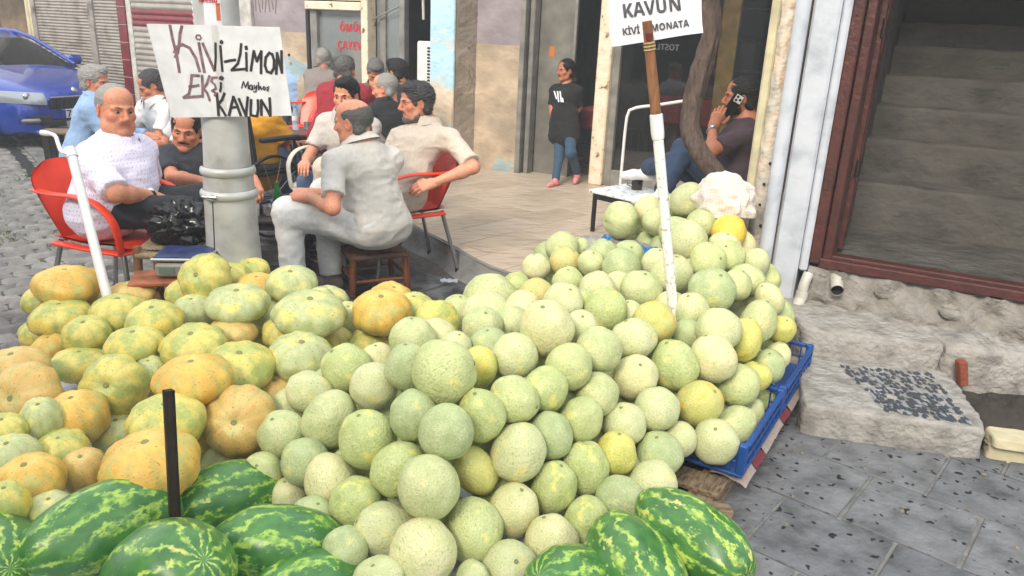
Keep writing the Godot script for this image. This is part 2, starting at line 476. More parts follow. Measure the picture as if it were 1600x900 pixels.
func ground() -> void:
	var g := MB.new()
	for p in [Vector3(-120, 0, 60), Vector3(120, 0, 60), Vector3(120, 0, -120), Vector3(-120, 0, -120)]: g.vert(p, Vector3.UP)
	g.t = PackedInt32Array([0, 2, 1, 0, 3, 2])
	tag(built("ground", g, M.asphalt), "", "", "", "structure")
	# cobbled street left of the concrete strip
	var u := Vector3(0.62, 0, -0.785).normalized()      # up the street
	var w := Vector3(-u.z, 0, u.x) * -1.0               # to its left
	if w.x > 0: w = -w
	var o := Vector3(-2.5, 0, -4.75)
	u = -u if u.z > 0 else u
	var up := Vector3(-0.62, 0, -0.785).normalized()
	var left := Vector3(-0.785, 0, 0.62).normalized()
	var street := Node3D.new()
	street.name = "cobbled_street"
	add_child(street)
	tag(street, "", "", "", "structure")
	var bed := MB.new()
	var c0 := o - up * 4.0
	var c1 := o + up * 9.0
	bed.quad(c0 + Vector3(0, 0.004, 0), c1 + Vector3(0, 0.004, 0), c1 + left * 7.0 + Vector3(0, 0.004, 0), c0 + left * 7.0 + Vector3(0, 0.004, 0), Vector3.UP)
	built("bedding", bed, M.soil, street)
	var shapes := []
	for k in 5:
		var b := MB.new()
		b.grid(5, 7, func(i: int, j: int):
			var x := (j / 6.0 - 0.5) * (0.182 + 0.004 * k)
			var z := (i / 4.0 - 0.5) * (0.113 + 0.003 * (k % 3))
			var edge := maxf(pow(absf(j / 6.0 - 0.5) * 2.0, 9), pow(absf(i / 4.0 - 0.5) * 2.0, 9))
			return Vector3(x + sin(i * 3.1 + k) * 0.004, 0.022 * (1.0 - edge) + 0.003 * sin(j * 2.3 + i * 1.7 + k * 2.0), z + sin(j * 2.7 + k) * 0.004))
		shapes.append(b.mesh())
	var spots := []
	for r in 62:
		for q in 24:
			var a := r * 0.121 - 1.75
			var l := q * 0.19 + 0.06 + (0.095 if r % 2 else 0.0) + rng.randf_range(-0.012, 0.012)
			if l > 4.3 or (a < 0.4 and l < 0.05): continue
			var p := o + up * (a + rng.randf_range(-0.01, 0.01)) + left * l
			if p.x > -1.25 or p.z > -2.4: continue
			spots.append(p)
	spots.sort_custom(func(a, b): return a.length() < b.length())
	var rest := []
	for i in spots.size():
		var xf := Transform3D(Basis(Vector3.UP, atan2(-left.z, left.x) + rng.randf_range(-0.06, 0.06)) * Basis(Vector3.RIGHT, rng.randf_range(-0.04, 0.04)), spots[i] + Vector3(0, rng.randf_range(-0.004, 0.006), 0))
		if i < 300:
			var s := put("cobble", shapes[i % 5], [M.cobble, M.cobble_b, M.cobble, M.cobble_c][rng.randi() % 4], street)
			s.transform = xf
		else: rest.append(xf)
	var mm := MultiMesh.new()
	mm.transform_format = MultiMesh.TRANSFORM_3D
	mm.mesh = shapes[1]
	mm.instance_count = rest.size()
	for i in rest.size(): mm.set_instance_transform(i, rest[i])
	var mi := MultiMeshInstance3D.new()
	mi.multimesh = mm
	mi.material_override = M.cobble
	mi.name = "far_cobbles"
	street.add_child(mi)
	tag(mi, "", "", "", "stuff")
	# weeds between the cobbles
	var gr := MB.new()
	for k in 34:
		var cc := o + up * rng.randf_range(0.3, 3.6) + left * absf(rng.randfn(0.7, 0.5))
		for j in 26:
			var p := cc + Vector3(rng.randfn(0, 0.07), 0.01, rng.randfn(0, 0.05))
			var d := Vector3(rng.randfn(0, 0.03), rng.randf_range(0.015, 0.05), rng.randfn(0, 0.03))
			var sd := Vector3(rng.randf_range(-1, 1), 0, rng.randf_range(-1, 1)).normalized() * 0.006
			gr.tri(p - sd, p + d, p + sd)
	tag(built("weeds", gr, M.grass), "", "", "", "stuff")
	# concrete strip and gutter slot
	var strip := Node3D.new()
	strip.name = "street_edge"
	add_child(strip)
	tag(strip, "", "", "", "structure")
	for k in 16:
		var b := MB.new().box(Vector3.ZERO, Vector3(0.17, 0.06, 0.56), 0.012)
		var m := built("edge_stone", b, M.kerb, strip)
		m.position = o - left * 0.1 + up * (k * 0.575 - 2.0) + Vector3(0, 0.01 + rng.randf_range(-0.004, 0.004), 0)
		m.rotation.y = atan2(up.x, up.z) + rng.randf_range(-0.02, 0.02)
	var slot := MB.new()
	slot.grid(30, 3, func(i: int, j: int): return o + up * (1.6 + i * 0.13) + left * (0.05 + j * 0.05 + 0.015 * sin(i * 1.9)) + Vector3(0, 0.034 - 0.006 * (1 if j == 1 else 0), 0))
	built("gutter_slot", slot, plain(Color(0.1, 0.1, 0.1), 0.9), strip)
	# slate paving
	var pav := Node3D.new()
	pav.name = "slate_pavement"
	add_child(pav)
	tag(pav, "", "", "", "structure")
	var a_ := Vector3(0.77, 0, 0.64).normalized()
	var b_ := Vector3(0.66, 0, -0.75).normalized()
	b_ = (b_ - a_ * b_.dot(a_)).normalized()
	var ang := atan2(-a_.z, a_.x)
	built("mortar", flat_poly([Vector2(0.1, -0.6), Vector2(3.2, -0.6), Vector2(3.2, -3.6), Vector2(1.1, -3.6), Vector2(0.1, -2.4)], 0.004), M.mortar, pav)
	var sizes := []
	for k in 4: sizes.append(slab_mesh(0.358 + 0.003 * (k % 2), 0.365, 0.02, 0.003))
	for i in range(-9, 10):
		for j in range(0, 13):
			var p := Vector3(0.9, 0, -2.25) + a_ * (i * 0.372 + (0.186 if j % 2 else 0.0)) + b_ * ((j - 5) * 0.374)
			if p.x < 0.35 or p.x > 2.9 or p.z > -1.0 or p.z < -3.45: continue
			var s := put("slab", sizes[rng.randi() % 4], [M.slate, M.slate_b, M.slate_c][rng.randi() % 3], pav)
			s.position = p + Vector3(0, 0.0095 + rng.randf_range(-0.001, 0.0025), 0)
			s.rotation.y = ang + rng.randf_range(-0.012, 0.012)
	# wet dark paving in the square
	var sq := Node3D.new()
	sq.name = "square_paving"
	add_child(sq)
	tag(sq, "", "", "", "structure")
	built("joints", flat_poly([Vector2(-2.3, -4.4), Vector2(0.4, -3.2), Vector2(0.2, -4.6), Vector2(-1.3, -7.6), Vector2(-3.4, -9.6), Vector2(-6.3, -9.4)], 0.003), M.soil, sq)
	var big := [slab_mesh(0.585, 0.385, 0.02), slab_mesh(0.58, 0.388, 0.02)]
	for i in range(-10, 12):
		for j in range(-6, 22):
			var p := Vector3(-1.2, 0, -4.6) + a_ * (i * 0.6 + (0.3 if j % 2 else 0.0)) + b_ * (j * 0.4)
			var rel := p - o
			if rel.dot(left) > -0.45 or p.z > -3.4 or p.z < -9.6: continue
			if (p - Vector3(-0.25, 0, -4.75)).dot(Vector3(0.86, 0, -0.5)) > -0.16 and p.z > -7.4: continue
			if p.dot(NX) < SHOP + 0.2: continue
			var s := put("paving_slab", big[rng.randi() % 2], M.wet if p.x > -1.9 and p.z > -5.9 else M.slate, sq)
			s.position = p + Vector3(0, 0.009 + rng.randf_range(-0.001, 0.002), 0)
			s.rotation.y = ang + rng.randf_range(-0.006, 0.006)

func porch() -> void:
	var po := Node3D.new()
	po.name = "porch_floor"
	add_child(po)
	tag(po, "", "", "", "structure")
	# kerb line from the lamp-lit square round to the stair house
	var line := bez([Vector3(-1.5, 0.14, -8.6), Vector3(-1.15, 0.14, -6.6), Vector3(-0.81, 0.14, -5.67), Vector3(-0.46, 0.14, -5.12), Vector3(-0.22, 0.14, -4.72), Vector3(0.05, 0.14, -4.45), Vector3(0.5, 0.14, -4.3), Vector3(1.2, 0.14, -4.25)], 40)
	var poly := []
	for p in line: poly.append(Vector2(p.x, p.z))
	var edge := PackedVector3Array(line)
	for q in [fp(0.1, 0, STAIR - 0.1), fp(0.1, 0, SHOP - 2.6), fp(-5.6, 0, SHOP - 2.6)]: poly.append(Vector2(q.x, q.z))
	built("screed", flat_poly(poly, 0.134, 0.12), M.mortar, po)
	var kb := MB.new()
	kb.grid(line.size(), 6, func(i: int, j: int):
		var d: Vector3 = (line[mini(i + 1, line.size() - 1)] - line[maxi(i - 1, 0)]).normalized()
		var inw := Vector3(-d.z, 0, d.x)
		if inw.x < 0: inw = -inw
		var w := 0.012 * sin(i * 1.3)
		var pr := [Vector2(0.14, 0.142), Vector2(0.02, 0.14), Vector2(0.0, 0.128), Vector2(-0.025, 0.07), Vector2(-0.06, 0.02), Vector2(-0.12, -0.01)]
		var q: Vector2 = pr[j]
		return Vector3(line[i].x, 0, line[i].z) + inw * (q.x + w * (0.3 if j < 3 else 1.0)) + Vector3(0, q.y, 0))
	built("kerb", kb, M.kerb, po)
	var a_ := Vector3(0.66, 0, -0.75).normalized()
	var b_ := Vector3(0.75, 0, 0.66).normalized()
	var tm := slab_mesh(0.592, 0.293, 0.012, 0.003)
	var flat_edge := PackedVector2Array()
	for p in Geometry2D.offset_polygon(PackedVector2Array(poly), -0.02)[0]: flat_edge.append(p)
	for i in range(-12, 12):
		for j in range(-12, 14):
			var p := Vector3(0.3, 0.142, -6.1) + a_ * (i * 0.598 + (0.3 if j % 2 else 0.0)) + b_ * (j * 0.299)
			var inside := 0
			var rect := PackedVector2Array()
			for c in [[-0.296, -0.1465], [0.296, -0.1465], [0.296, 0.1465], [-0.296, 0.1465]]:
				var q: Vector3 = p + a_ * c[0] + b_ * c[1]
				rect.append(Vector2(q.x, q.z))
				if Geometry2D.is_point_in_polygon(Vector2(q.x, q.z), flat_edge): inside += 1
			if p.dot(NX) < SHOP - 1.3: continue
			if inside < 4:
				for piece in Geometry2D.intersect_polygons(rect, flat_edge):
					if piece.size() < 3: continue
					built("floor_tile", flat_poly(Array(piece), 0.142, 0.01), M.tile_a if rng.randf() < 0.6 else M.tile_b, po)
				continue
			var s := put("floor_tile", tm, M.tile_a if rng.randf() < 0.6 else M.tile_b, po)
			s.position = p
			s.rotation.y = atan2(-a_.z, a_.x)

# ---------------------------------------------------------------- melon stall
var gmesh := []
var ymesh := []
var gmat := {}
var ymat := {}
var stem_mesh: ArrayMesh
var stem_mat: Material

func n3(seed_: int, freq: float, oct := 3) -> FastNoiseLite:
	var f := FastNoiseLite.new()
	f.seed = seed_
	f.noise_type = FastNoiseLite.TYPE_SIMPLEX_SMOOTH
	f.frequency = freq
	f.fractal_octaves = oct
	return f

func rind(w: int, h: int, seed_: int, kind: String, a: Color, b: Color, spot: Color) -> ImageTexture:
	var slow := n3(seed_, 1.1, 3)
	var mid := n3(seed_ + 5, 4.0, 3)
	var fast := n3(seed_ + 9, 16.0, 2)
	var im := Image.create(w, h, false, Image.FORMAT_RGB8)
	for y in h:
		var la := PI * (y + 0.5) / h
		var sy := sin(la)
		var cy := cos(la)
		for x in w:
			var lo := TAU * x / w
			var p := Vector3(cos(lo) * sy, cy, sin(lo) * sy)
			var c: Color
			var s := slow.get_noise_3dv(p)
			if kind == "net":
				var fib := fast.get_noise_3d(p.x * 2.4, p.y * 0.8, p.z * 2.4)
				c = a.lerp(b, clampf(0.5 + s * 0.9 + fib * 1.25, -0.3, 1.4))
				var pat := slow.get_noise_3d(p.x + 7.0, p.y * 0.7, p.z)
				c = c.lerp(spot, clampf((pat - 0.3) * 3.0, 0.0, 0.85))
				var sp := mid.get_noise_3d(p.x * 3.4, p.y * 1.3 + 3.0, p.z * 3.4)
				if sp > 0.34: c = c.lerp(Color(0.42, 0.47, 0.3), clampf((sp - 0.34) * 4.0, 0.0, 0.42))
				var cr := absf(mid.get_noise_3d(p.x * 1.6, p.y * 0.6 + 9.0, p.z * 1.6))
				c = c.lerp(Color(0.84, 0.85, 0.72), clampf(0.07 - cr, 0.0, 0.07) * 8.0)
				c = c.lerp(Color(0.66, 0.72, 0.5), clampf((absf(cy) - 0.93) * 8.0, 0.0, 0.6) * (0.5 + 0.5 * sin(lo * 19.0)))
			elif kind == "yellow":
				var st := mid.get_noise_3d(p.x * 1.6, p.y * 0.2, p.z * 1.6) + 0.7 * fast.get_noise_3d(p.x * 1.6, p.y * 0.5, p.z * 1.6)
				c = a.lerp(b, clampf(0.5 + s * 1.5 + st * 0.6, 0.0, 1.0))
				var gv := pow(0.5 + 0.5 * cos(lo * 10.0), 4.0)
				c = c.lerp(Color(0.6, 0.62, 0.34), gv * 0.45 * sy).lerp(spot, 0.0 + clampf((slow.get_noise_3d(p.x, p.y, p.z + 5.0) - 0.15) * 2.2, 0.0, 0.7))
				var sp := fast.get_noise_3d(p.x * 0.75, p.y * 0.75 + 3.0, p.z * 0.75)
				if sp > 0.48: c = c.lerp(Color(0.5, 0.36, 0.16), clampf((sp - 0.48) * 6.0, 0.0, 0.7))
				c = c.lerp(Color(0.78, 0.76, 0.5), clampf((absf(cy) - 0.9) * 6.0, 0.0, 0.5) * (0.5 + 0.5 * sin(lo * 23.0)))
			else:
				var k := lo * 11.0 / TAU + 0.8 * s + 0.3 * mid.get_noise_3d(p.x, p.y * 1.6, p.z)
				var d := absf(fposmod(k, 1.0) - 0.5) * 2.0
				var jag := fast.get_noise_3d(p.x * 1.1, p.y * 1.1, p.z * 1.1)
				var wd := 0.46 + 0.2 * mid.get_noise_3d(p.x * 0.8, p.y + 4.0, p.z)
				c = a.lerp(b, clampf(0.4 + 0.8 * mid.get_noise_3d(p.x * 0.7, p.y * 0.7, p.z * 0.7), 0.0, 1.0))
				var e := clampf((wd - d + jag * 0.34) * 4.0, 0.0, 1.0) * clampf(0.75 + 1.3 * mid.get_noise_3d(p.x * 1.3, p.y * 1.3 + 8.0, p.z * 1.3), 0.12, 1.0)
				c = c.lerp(spot, e)
				c = c.lerp(Color(0.8, 0.74, 0.46), clampf((slow.get_noise_3d(p.x * 0.8 + 3.0, p.y * 0.8, p.z * 0.8) - 0.42) * 5.0, 0.0, 0.75) * e)
			im.set_pixel(x, y, c)
	return ImageTexture.create_from_image(im)

func fruit(seed_: int, ribs: float, dimple: float, pear: float, wob: float, rows := 24, cols := 36) -> ArrayMesh:
	var f := n3(seed_, 0.9, 2)
	return MB.new().grid(rows + 1, cols + 1, func(i: int, j: int):
		var la := PI * i / rows
		var lo := TAU * j / cols
		var r := 1.0 + wob * f.get_noise_3d(cos(lo) * sin(la), cos(la), sin(lo) * sin(la))
		r *= 1.0 - ribs * pow(0.5 + 0.5 * cos(lo * 10.0), 3.0) * sin(la)
		var y := cos(la) * (1.0 - dimple * exp(-pow(sin(la) / 0.2, 2.0)))
		var w := sin(la) * (1.0 - pear * cos(la))
		return Vector3(cos(lo) * w * r, y * r, sin(lo) * w * r), true).mesh()

func melon_stuff() -> void:
	for k in 4: gmesh.append(fruit(k * 7 + 1, 0.0, 0.05, [0.03, 0.09, -0.02, 0.06][k], 0.07))
	for k in 4: ymesh.append(fruit(k * 11 + 3, 0.05, 0.2, [0.0, 0.03, -0.03, 0.02][k], 0.08))
	var gc := [
		["0", Color(0.75, 0.775, 0.6), Color(0.66, 0.71, 0.51), Color(0.82, 0.8, 0.6)],
		["1", Color(0.82, 0.81, 0.65), Color(0.74, 0.76, 0.56), Color(0.86, 0.8, 0.62)],
		["2", Color(0.72, 0.765, 0.55), Color(0.63, 0.69, 0.44), Color(0.85, 0.83, 0.47)],
		["3", Color(0.69, 0.74, 0.575), Color(0.6, 0.665, 0.48), Color(0.77, 0.785, 0.53)],
		["4", Color(0.78, 0.795, 0.645), Color(0.71, 0.745, 0.56), Color(0.835, 0.81, 0.56)],
		["5", Color(0.745, 0.785, 0.57), Color(0.665, 0.71, 0.5), Color(0.87, 0.85, 0.53)],
		["y", Color(0.82, 0.8, 0.46), Color(0.7, 0.72, 0.36), Color(0.88, 0.78, 0.33)],
		["p", Color(0.77, 0.76, 0.46), Color(0.7, 0.71, 0.42), Color(0.9, 0.7, 0.25)],
		["o", Color(0.79, 0.74, 0.5), Color(0.68, 0.7, 0.43), Color(0.86, 0.67, 0.4)],
		["Y", Color(0.9, 0.79, 0.32), Color(0.85, 0.71, 0.22), Color(0.9, 0.74, 0.26)]]
	var nm := noise_tex("rindnet", 0.05, 0, 5.0, 4, false, true)
	for g in gc:
		var m := plain(Color(1.0, 0.985, 0.945), 0.6)
		m.albedo_texture = rind(512, 256, g[0].unicode_at(0) * 13, "net", g[1], g[2], g[3])
		m.normal_enabled = true
		m.normal_texture = nm
		m.normal_scale = 0.6
		m.uv1_scale = Vector3.ONE
		gmat[g[0]] = m
	var yc := [
		["n", Color(0.8, 0.75, 0.4), Color(0.62, 0.66, 0.36), Color(0.87, 0.74, 0.3)],
		["o", Color(0.86, 0.71, 0.34), Color(0.8, 0.63, 0.27), Color(0.7, 0.7, 0.42)],
		["k", Color(0.8, 0.69, 0.41), Color(0.77, 0.62, 0.34), Color(0.72, 0.69, 0.44)],
		["g", Color(0.72, 0.74, 0.54), Color(0.64, 0.68, 0.48), Color(0.84, 0.8, 0.44)]]
	for g in yc:
		var m := plain(Color(1, 1, 1), 0.5)
		m.albedo_texture = rind(448, 224, g[0].unicode_at(0) * 17, "yellow", g[1], g[2], g[3])
		m.normal_enabled = true
		m.normal_texture = nm
		m.normal_scale = 0.2
		ymat[g[0]] = m
	stem_mesh = MB.new().lathe([Vector2(0.0, 0.012), Vector2(0.03, 0.014), Vector2(0.05, 0.03), Vector2(0.07, 0.026), Vector2(0.085, 0.0), Vector2(0.1, -0.05)], 9).mesh()
	stem_mat = grain(Color(0.6, 0.6, 0.4), 0.9, 30.0)

func fruit_at(called: String, mesh: Mesh, m: Material, at: Vector3, bs: Basis, label: String, cat: String, group: String, stem := true) -> void:
	var o := put(called, mesh, m)
	o.transform = Transform3D(bs, at)
	tag(o, label, cat, group)
	if stem:
		var s := put("stem", stem_mesh, stem_mat, o)
		s.position.y = 0.955 if cat == "melon" and group == "green netted melons" else 0.84

func gm(x: float, y: float, z: float, rw: float, rh: float, v: String, face: int, label: String) -> void:
	var tilt := deg_to_rad(rng.randf_range(4, 40) if rng.randf() < 0.8 else rng.randf_range(60, 110))
	var dir := rng.randfn(0.0, 1.3)
	var ax := Vector3(sin(dir) * sin(tilt), cos(tilt), cos(dir) * sin(tilt))
	var q := Basis(Quaternion(Vector3.UP, ax)) * Basis(Vector3.UP, rng.randf() * TAU)
	fruit_at("netted_melon", gmesh[rng.randi() % 4], gmat[v], Vector3(x, y, z), q * Basis.from_scale(Vector3(rw, rh * 1.02, rw)), label, "melon", "green netted melons")

func ym(x: float, y: float, z: float, rw: float, rh: float, v: String, face: int, label: String) -> void:
	var tilt := deg_to_rad(rng.randf_range(52, 66)) if face else deg_to_rad(rng.randf_range(0, 16))
	var dir := rng.randfn(0.0, 0.35)
	var ax := Vector3(sin(dir) * sin(tilt), cos(tilt), cos(dir) * sin(tilt))
	var q := Basis(Quaternion(Vector3.UP, ax)) * Basis(Vector3.UP, rng.randf() * TAU)
	fruit_at("flattened_melon", ymesh[rng.randi() % 4], ymat[v], Vector3(x, y, z), q * Basis.from_scale(Vector3(rw * 1.01, rh * 0.99, rw * 1.01)), label, "melon", "yellow flattened melons")

func watermelons() -> void:
	var mats := []
	for k in 2:
		var m := plain(Color(1, 1, 1), 0.33)
		m.albedo_texture = rind(640, 320, 40 + k * 9, "water", Color(0.2, 0.39, 0.19), Color(0.3, 0.5, 0.22), Color(0.68, 0.76, 0.34) if k else Color(0.6, 0.72, 0.3))
		m.normal_enabled = true
		m.normal_texture = noise_tex("crease", 0.011, 0, 9.0, 3, false, true)
		m.normal_scale = 0.06
		mats.append(m)
	var mesh := fruit(77, 0.0, 0.03, 0.03, 0.05, 30, 48)
	var list := [
		[Vector3(-1.056, 0.245, -1.72), Vector3(-0.67, -0.03, 0.74), 0.21, 0.125, 0, "long watermelon lying behind the short iron bar, stem towards the street"],
		[Vector3(-0.80, 0.245, -1.53), Vector3(0.6, 0.62, 0.35), 0.2, 0.148, 1, "watermelon with its stem end turned up, just in front of the iron bar"],
		[Vector3(-0.83, 0.175, -1.98), Vector3(0.75, 0.02, -0.6), 0.185, 0.11, 0, "dark watermelon behind the others, against the yellow melons"],
		[Vector3(-0.6, 0.195, -1.74), Vector3(0.97, -0.05, -0.22), 0.182, 0.118, 0, "glossy watermelon lying crosswise, touching the green netted melons"],
		[Vector3(-0.485, 0.14, -1.62), Vector3(0.8, 0.0, -0.55), 0.18, 0.115, 0, "watermelon nearest the viewer below the crosswise one"],
		[Vector3(-1.31, 0.2, -1.62), Vector3(0.7, 0.35, 0.5), 0.18, 0.13, 1, "leftmost watermelon, cut by the edge of the picture"],
		[Vector3(0.512, 0.285, -1.75), Vector3(-0.62, 0.05, -0.78), 0.19, 0.104, 1, "long watermelon beside the pavement, in front of the blue crate"],
		[Vector3(0.345, 0.25, -1.63), Vector3(-0.3, 0.22, -0.88), 0.18, 0.124, 1, "broad watermelon second from the pavement"],
		[Vector3(0.205, 0.2, -1.6), Vector3(-0.5, 0.5, 0.3), 0.17, 0.125, 0, "low watermelon with its stem showing, at the foot of the green heap"]]
	for w in list:
		var q := Basis(Quaternion(Vector3.UP, w[1].normalized())) * Basis(Vector3.UP, rng.randf() * TAU)
		fruit_at("watermelon", mesh, mats[w[4]], w[0], q * Basis.from_scale(Vector3(w[3], w[2], w[3])), w[5], "watermelon", "watermelons along the front of the stall")

func pallet(at: Vector3, turn: float, label: String, w := 1.1, d := 0.9) -> void:
	var t := thing("wooden_pallet", label, "pallet", at, turn, "pallets under the melon heap")
	for k in 7:
		built("board", MB.new().box(Vector3(-w / 2 + w * k / 6.0, 0.094, 0), Vector3(0.115, 0.02, d), 0.003), M.old_wood, t)
	for k in 3:
		built("bearer", MB.new().box(Vector3(0, 0.05, (k - 1) * (d / 2 - 0.06)), Vector3(w + 0.1, 0.066, 0.09), 0.004), M.old_wood, t)
		built("skid", MB.new().box(Vector3(0, 0.0095, (k - 1) * (d / 2 - 0.06)), Vector3(w + 0.1, 0.014, 0.1), 0.003), M.old_wood, t)

func crate(at: Vector3, turn: float, label: String) -> void:
	var t := thing("blue_crate", label, "crate", at, turn, "blue plastic crates at the edge of the heap")
	var L := 0.56
	var W := 0.4
	var H := 0.115
	built("base", MB.new().box(Vector3(0, 0.006, 0), Vector3(L, 0.012, W), 0.003), M.crate_blue, t)
	for sx in [-1.0, 1.0]:
		for sz in [-1.0, 1.0]:
			built("corner_post", MB.new().box(Vector3(sx * (L / 2 - 0.012), H / 2 + 0.012, sz * (W / 2 - 0.012)), Vector3(0.03, H, 0.03), 0.005), M.crate_blue, t)
	for sg in [-1.0, 1.0]:
		for hh in [H, H * 0.5]:
			var th := 0.016 if hh == H else 0.009
			built("long_rail", MB.new().box(Vector3(0, hh, sg * (W / 2 - 0.004)), Vector3(L - 0.055, th, 0.02 if hh == H else 0.009), 0.003), M.crate_blue, t)
			built("short_rail", MB.new().box(Vector3(sg * (L / 2 - 0.004), hh, 0), Vector3(0.02 if hh == H else 0.009, th, W - 0.055), 0.003), M.crate_blue, t)
		var b := MB.new()
		for k in 9: b.box(Vector3((k - 4) * 0.058, H * 0.5, sg * (W / 2 - 0.006)), Vector3(0.006, H * 0.95, 0.005))
		for k in 7: b.box(Vector3(sg * (L / 2 - 0.006), H * 0.5, (k - 3) * 0.05), Vector3(0.005, H * 0.95, 0.006))
		tag(built("slats", b, M.crate_blue, t), "", "", "", "stuff")

func heap_stand() -> void:
	var e := atan2(0.86, 0.51)
	pallet(Vector3(0.46, 0.0, -2.72), e, "weathered pallet whose edge shows below the blue crates", 1.35, 0.95)
	pallet(Vector3(0.75, 0.0, -3.75), e, "pallet under the back of the green heap", 1.0, 1.0)
	pallet(Vector3(-0.05, 0.0, -1.9), 0.2, "pallet under the front ridge of green melons", 1.1, 0.95)
	pallet(Vector3(-0.35, 0.0, -2.85), 0.2, "pallet between the green and the yellow heap", 1.1, 0.9)
	pallet(Vector3(-1.35, 0.0, -1.75), -0.15, "pallet under the watermelons by the iron bar", 1.2, 0.95)
	pallet(Vector3(-1.45, 0.0, -2.75), -0.15, "pallet under the yellow melons by the cobbles", 1.2, 0.95)
	var sh := MB.new()
	var f := n3(5, 2.2, 3)
	sh.grid(26, 40, func(i: int, j: int):
		var x := -2.1 + 2.35 * j / 39.0
		var z := -3.35 + 2.3 * i / 25.0
		var ed := maxf(maxf(-2.0 - x, -3.28 - z), 0.0)
		return Vector3(x, 0.116 + 0.014 * f.get_noise_2d(x, z) - minf(ed * 1.2, 0.1), z))
	tag(built("white_sheet", sh, M.white_sheet), "white plastic sheet spread under the yellow melons", "sheet")
	var ed := Vector3(0.51, 0, -0.86)
	var sd := Vector3(-0.86, 0, -0.51)
	crate(Vector3(0.79, 0.118, -2.36) + ed * 0.26 + sd * 0.15, e, "blue crate nearest the pavement, one pale melon showing through its front")
	crate(Vector3(0.79, 0.118, -2.36) + ed * 0.83 + sd * 0.15, e, "blue crate behind the front one, beside the worn steps")
	# patterned rug between crates and pallet
	var rug := thing("rug", "worn red and white rug sticking out between blue crates and pallet", "rug")
	for k in 9:
		var b := MB.new()
		b.grid(4, 7, func(i: int, j: int):
			var p := Vector3(0.79, 0.1085, -2.36) + ed * (-0.02 + k * 0.14 + i * 0.0467) - sd * (-0.06 + j * 0.0215)
			var over := maxf(0.0, -0.06 + j * 0.0215 - 0.045)
			return p + Vector3(0, -over * 0.75 + 0.006 * sin(k * 2.0 + i * 1.3 + j), 0))
		built("stripe", b, M.rug_red if k % 3 == 1 else M.rug_white, rug)
	# log slices and stones under the front corner
	for k in 2:
		var t := thing("wood_block", ["round wood block under the front corner of the pallet", "square wood block beside the front melons"][k], "block", [Vector3(0.71, 0, -2.2), Vector3(0.6, 0, -2.12)][k])
		if k == 0: built("log", MB.new().lathe([Vector2(0, 0), Vector2(0.06, 0), Vector2(0.062, 0.07), Vector2(0.058, 0.075), Vector2(0, 0.076)], 14), M.old_wood, t)
		else: built("offcut", MB.new().box(Vector3(0, 0.05, 0), Vector3(0.09, 0.1, 0.12), 0.006, Basis(Vector3.UP, 0.5)), M.old_wood, t)
	# short iron bar and the sacks at the back
	var bar := thing("iron_bar", "short rusty square iron bar standing among the watermelons", "bar", Vector3(-0.872, 0.115, -1.74))
	built("tube", MB.new().tube([Vector3(0.02, 0, 0.06), Vector3(0.0, 0.515, -0.04)], 0.0165, 4, false), M.iron, bar)
	built("rim", MB.new().tube([Vector3(0.0, 0.513, -0.04), Vector3(0.0, 0.518, -0.041)], 0.0165, 4, true), M.iron, bar)

func melons() -> void:
	melon_stuff()
	for r in [gm_calls, ym_calls]: r.call()

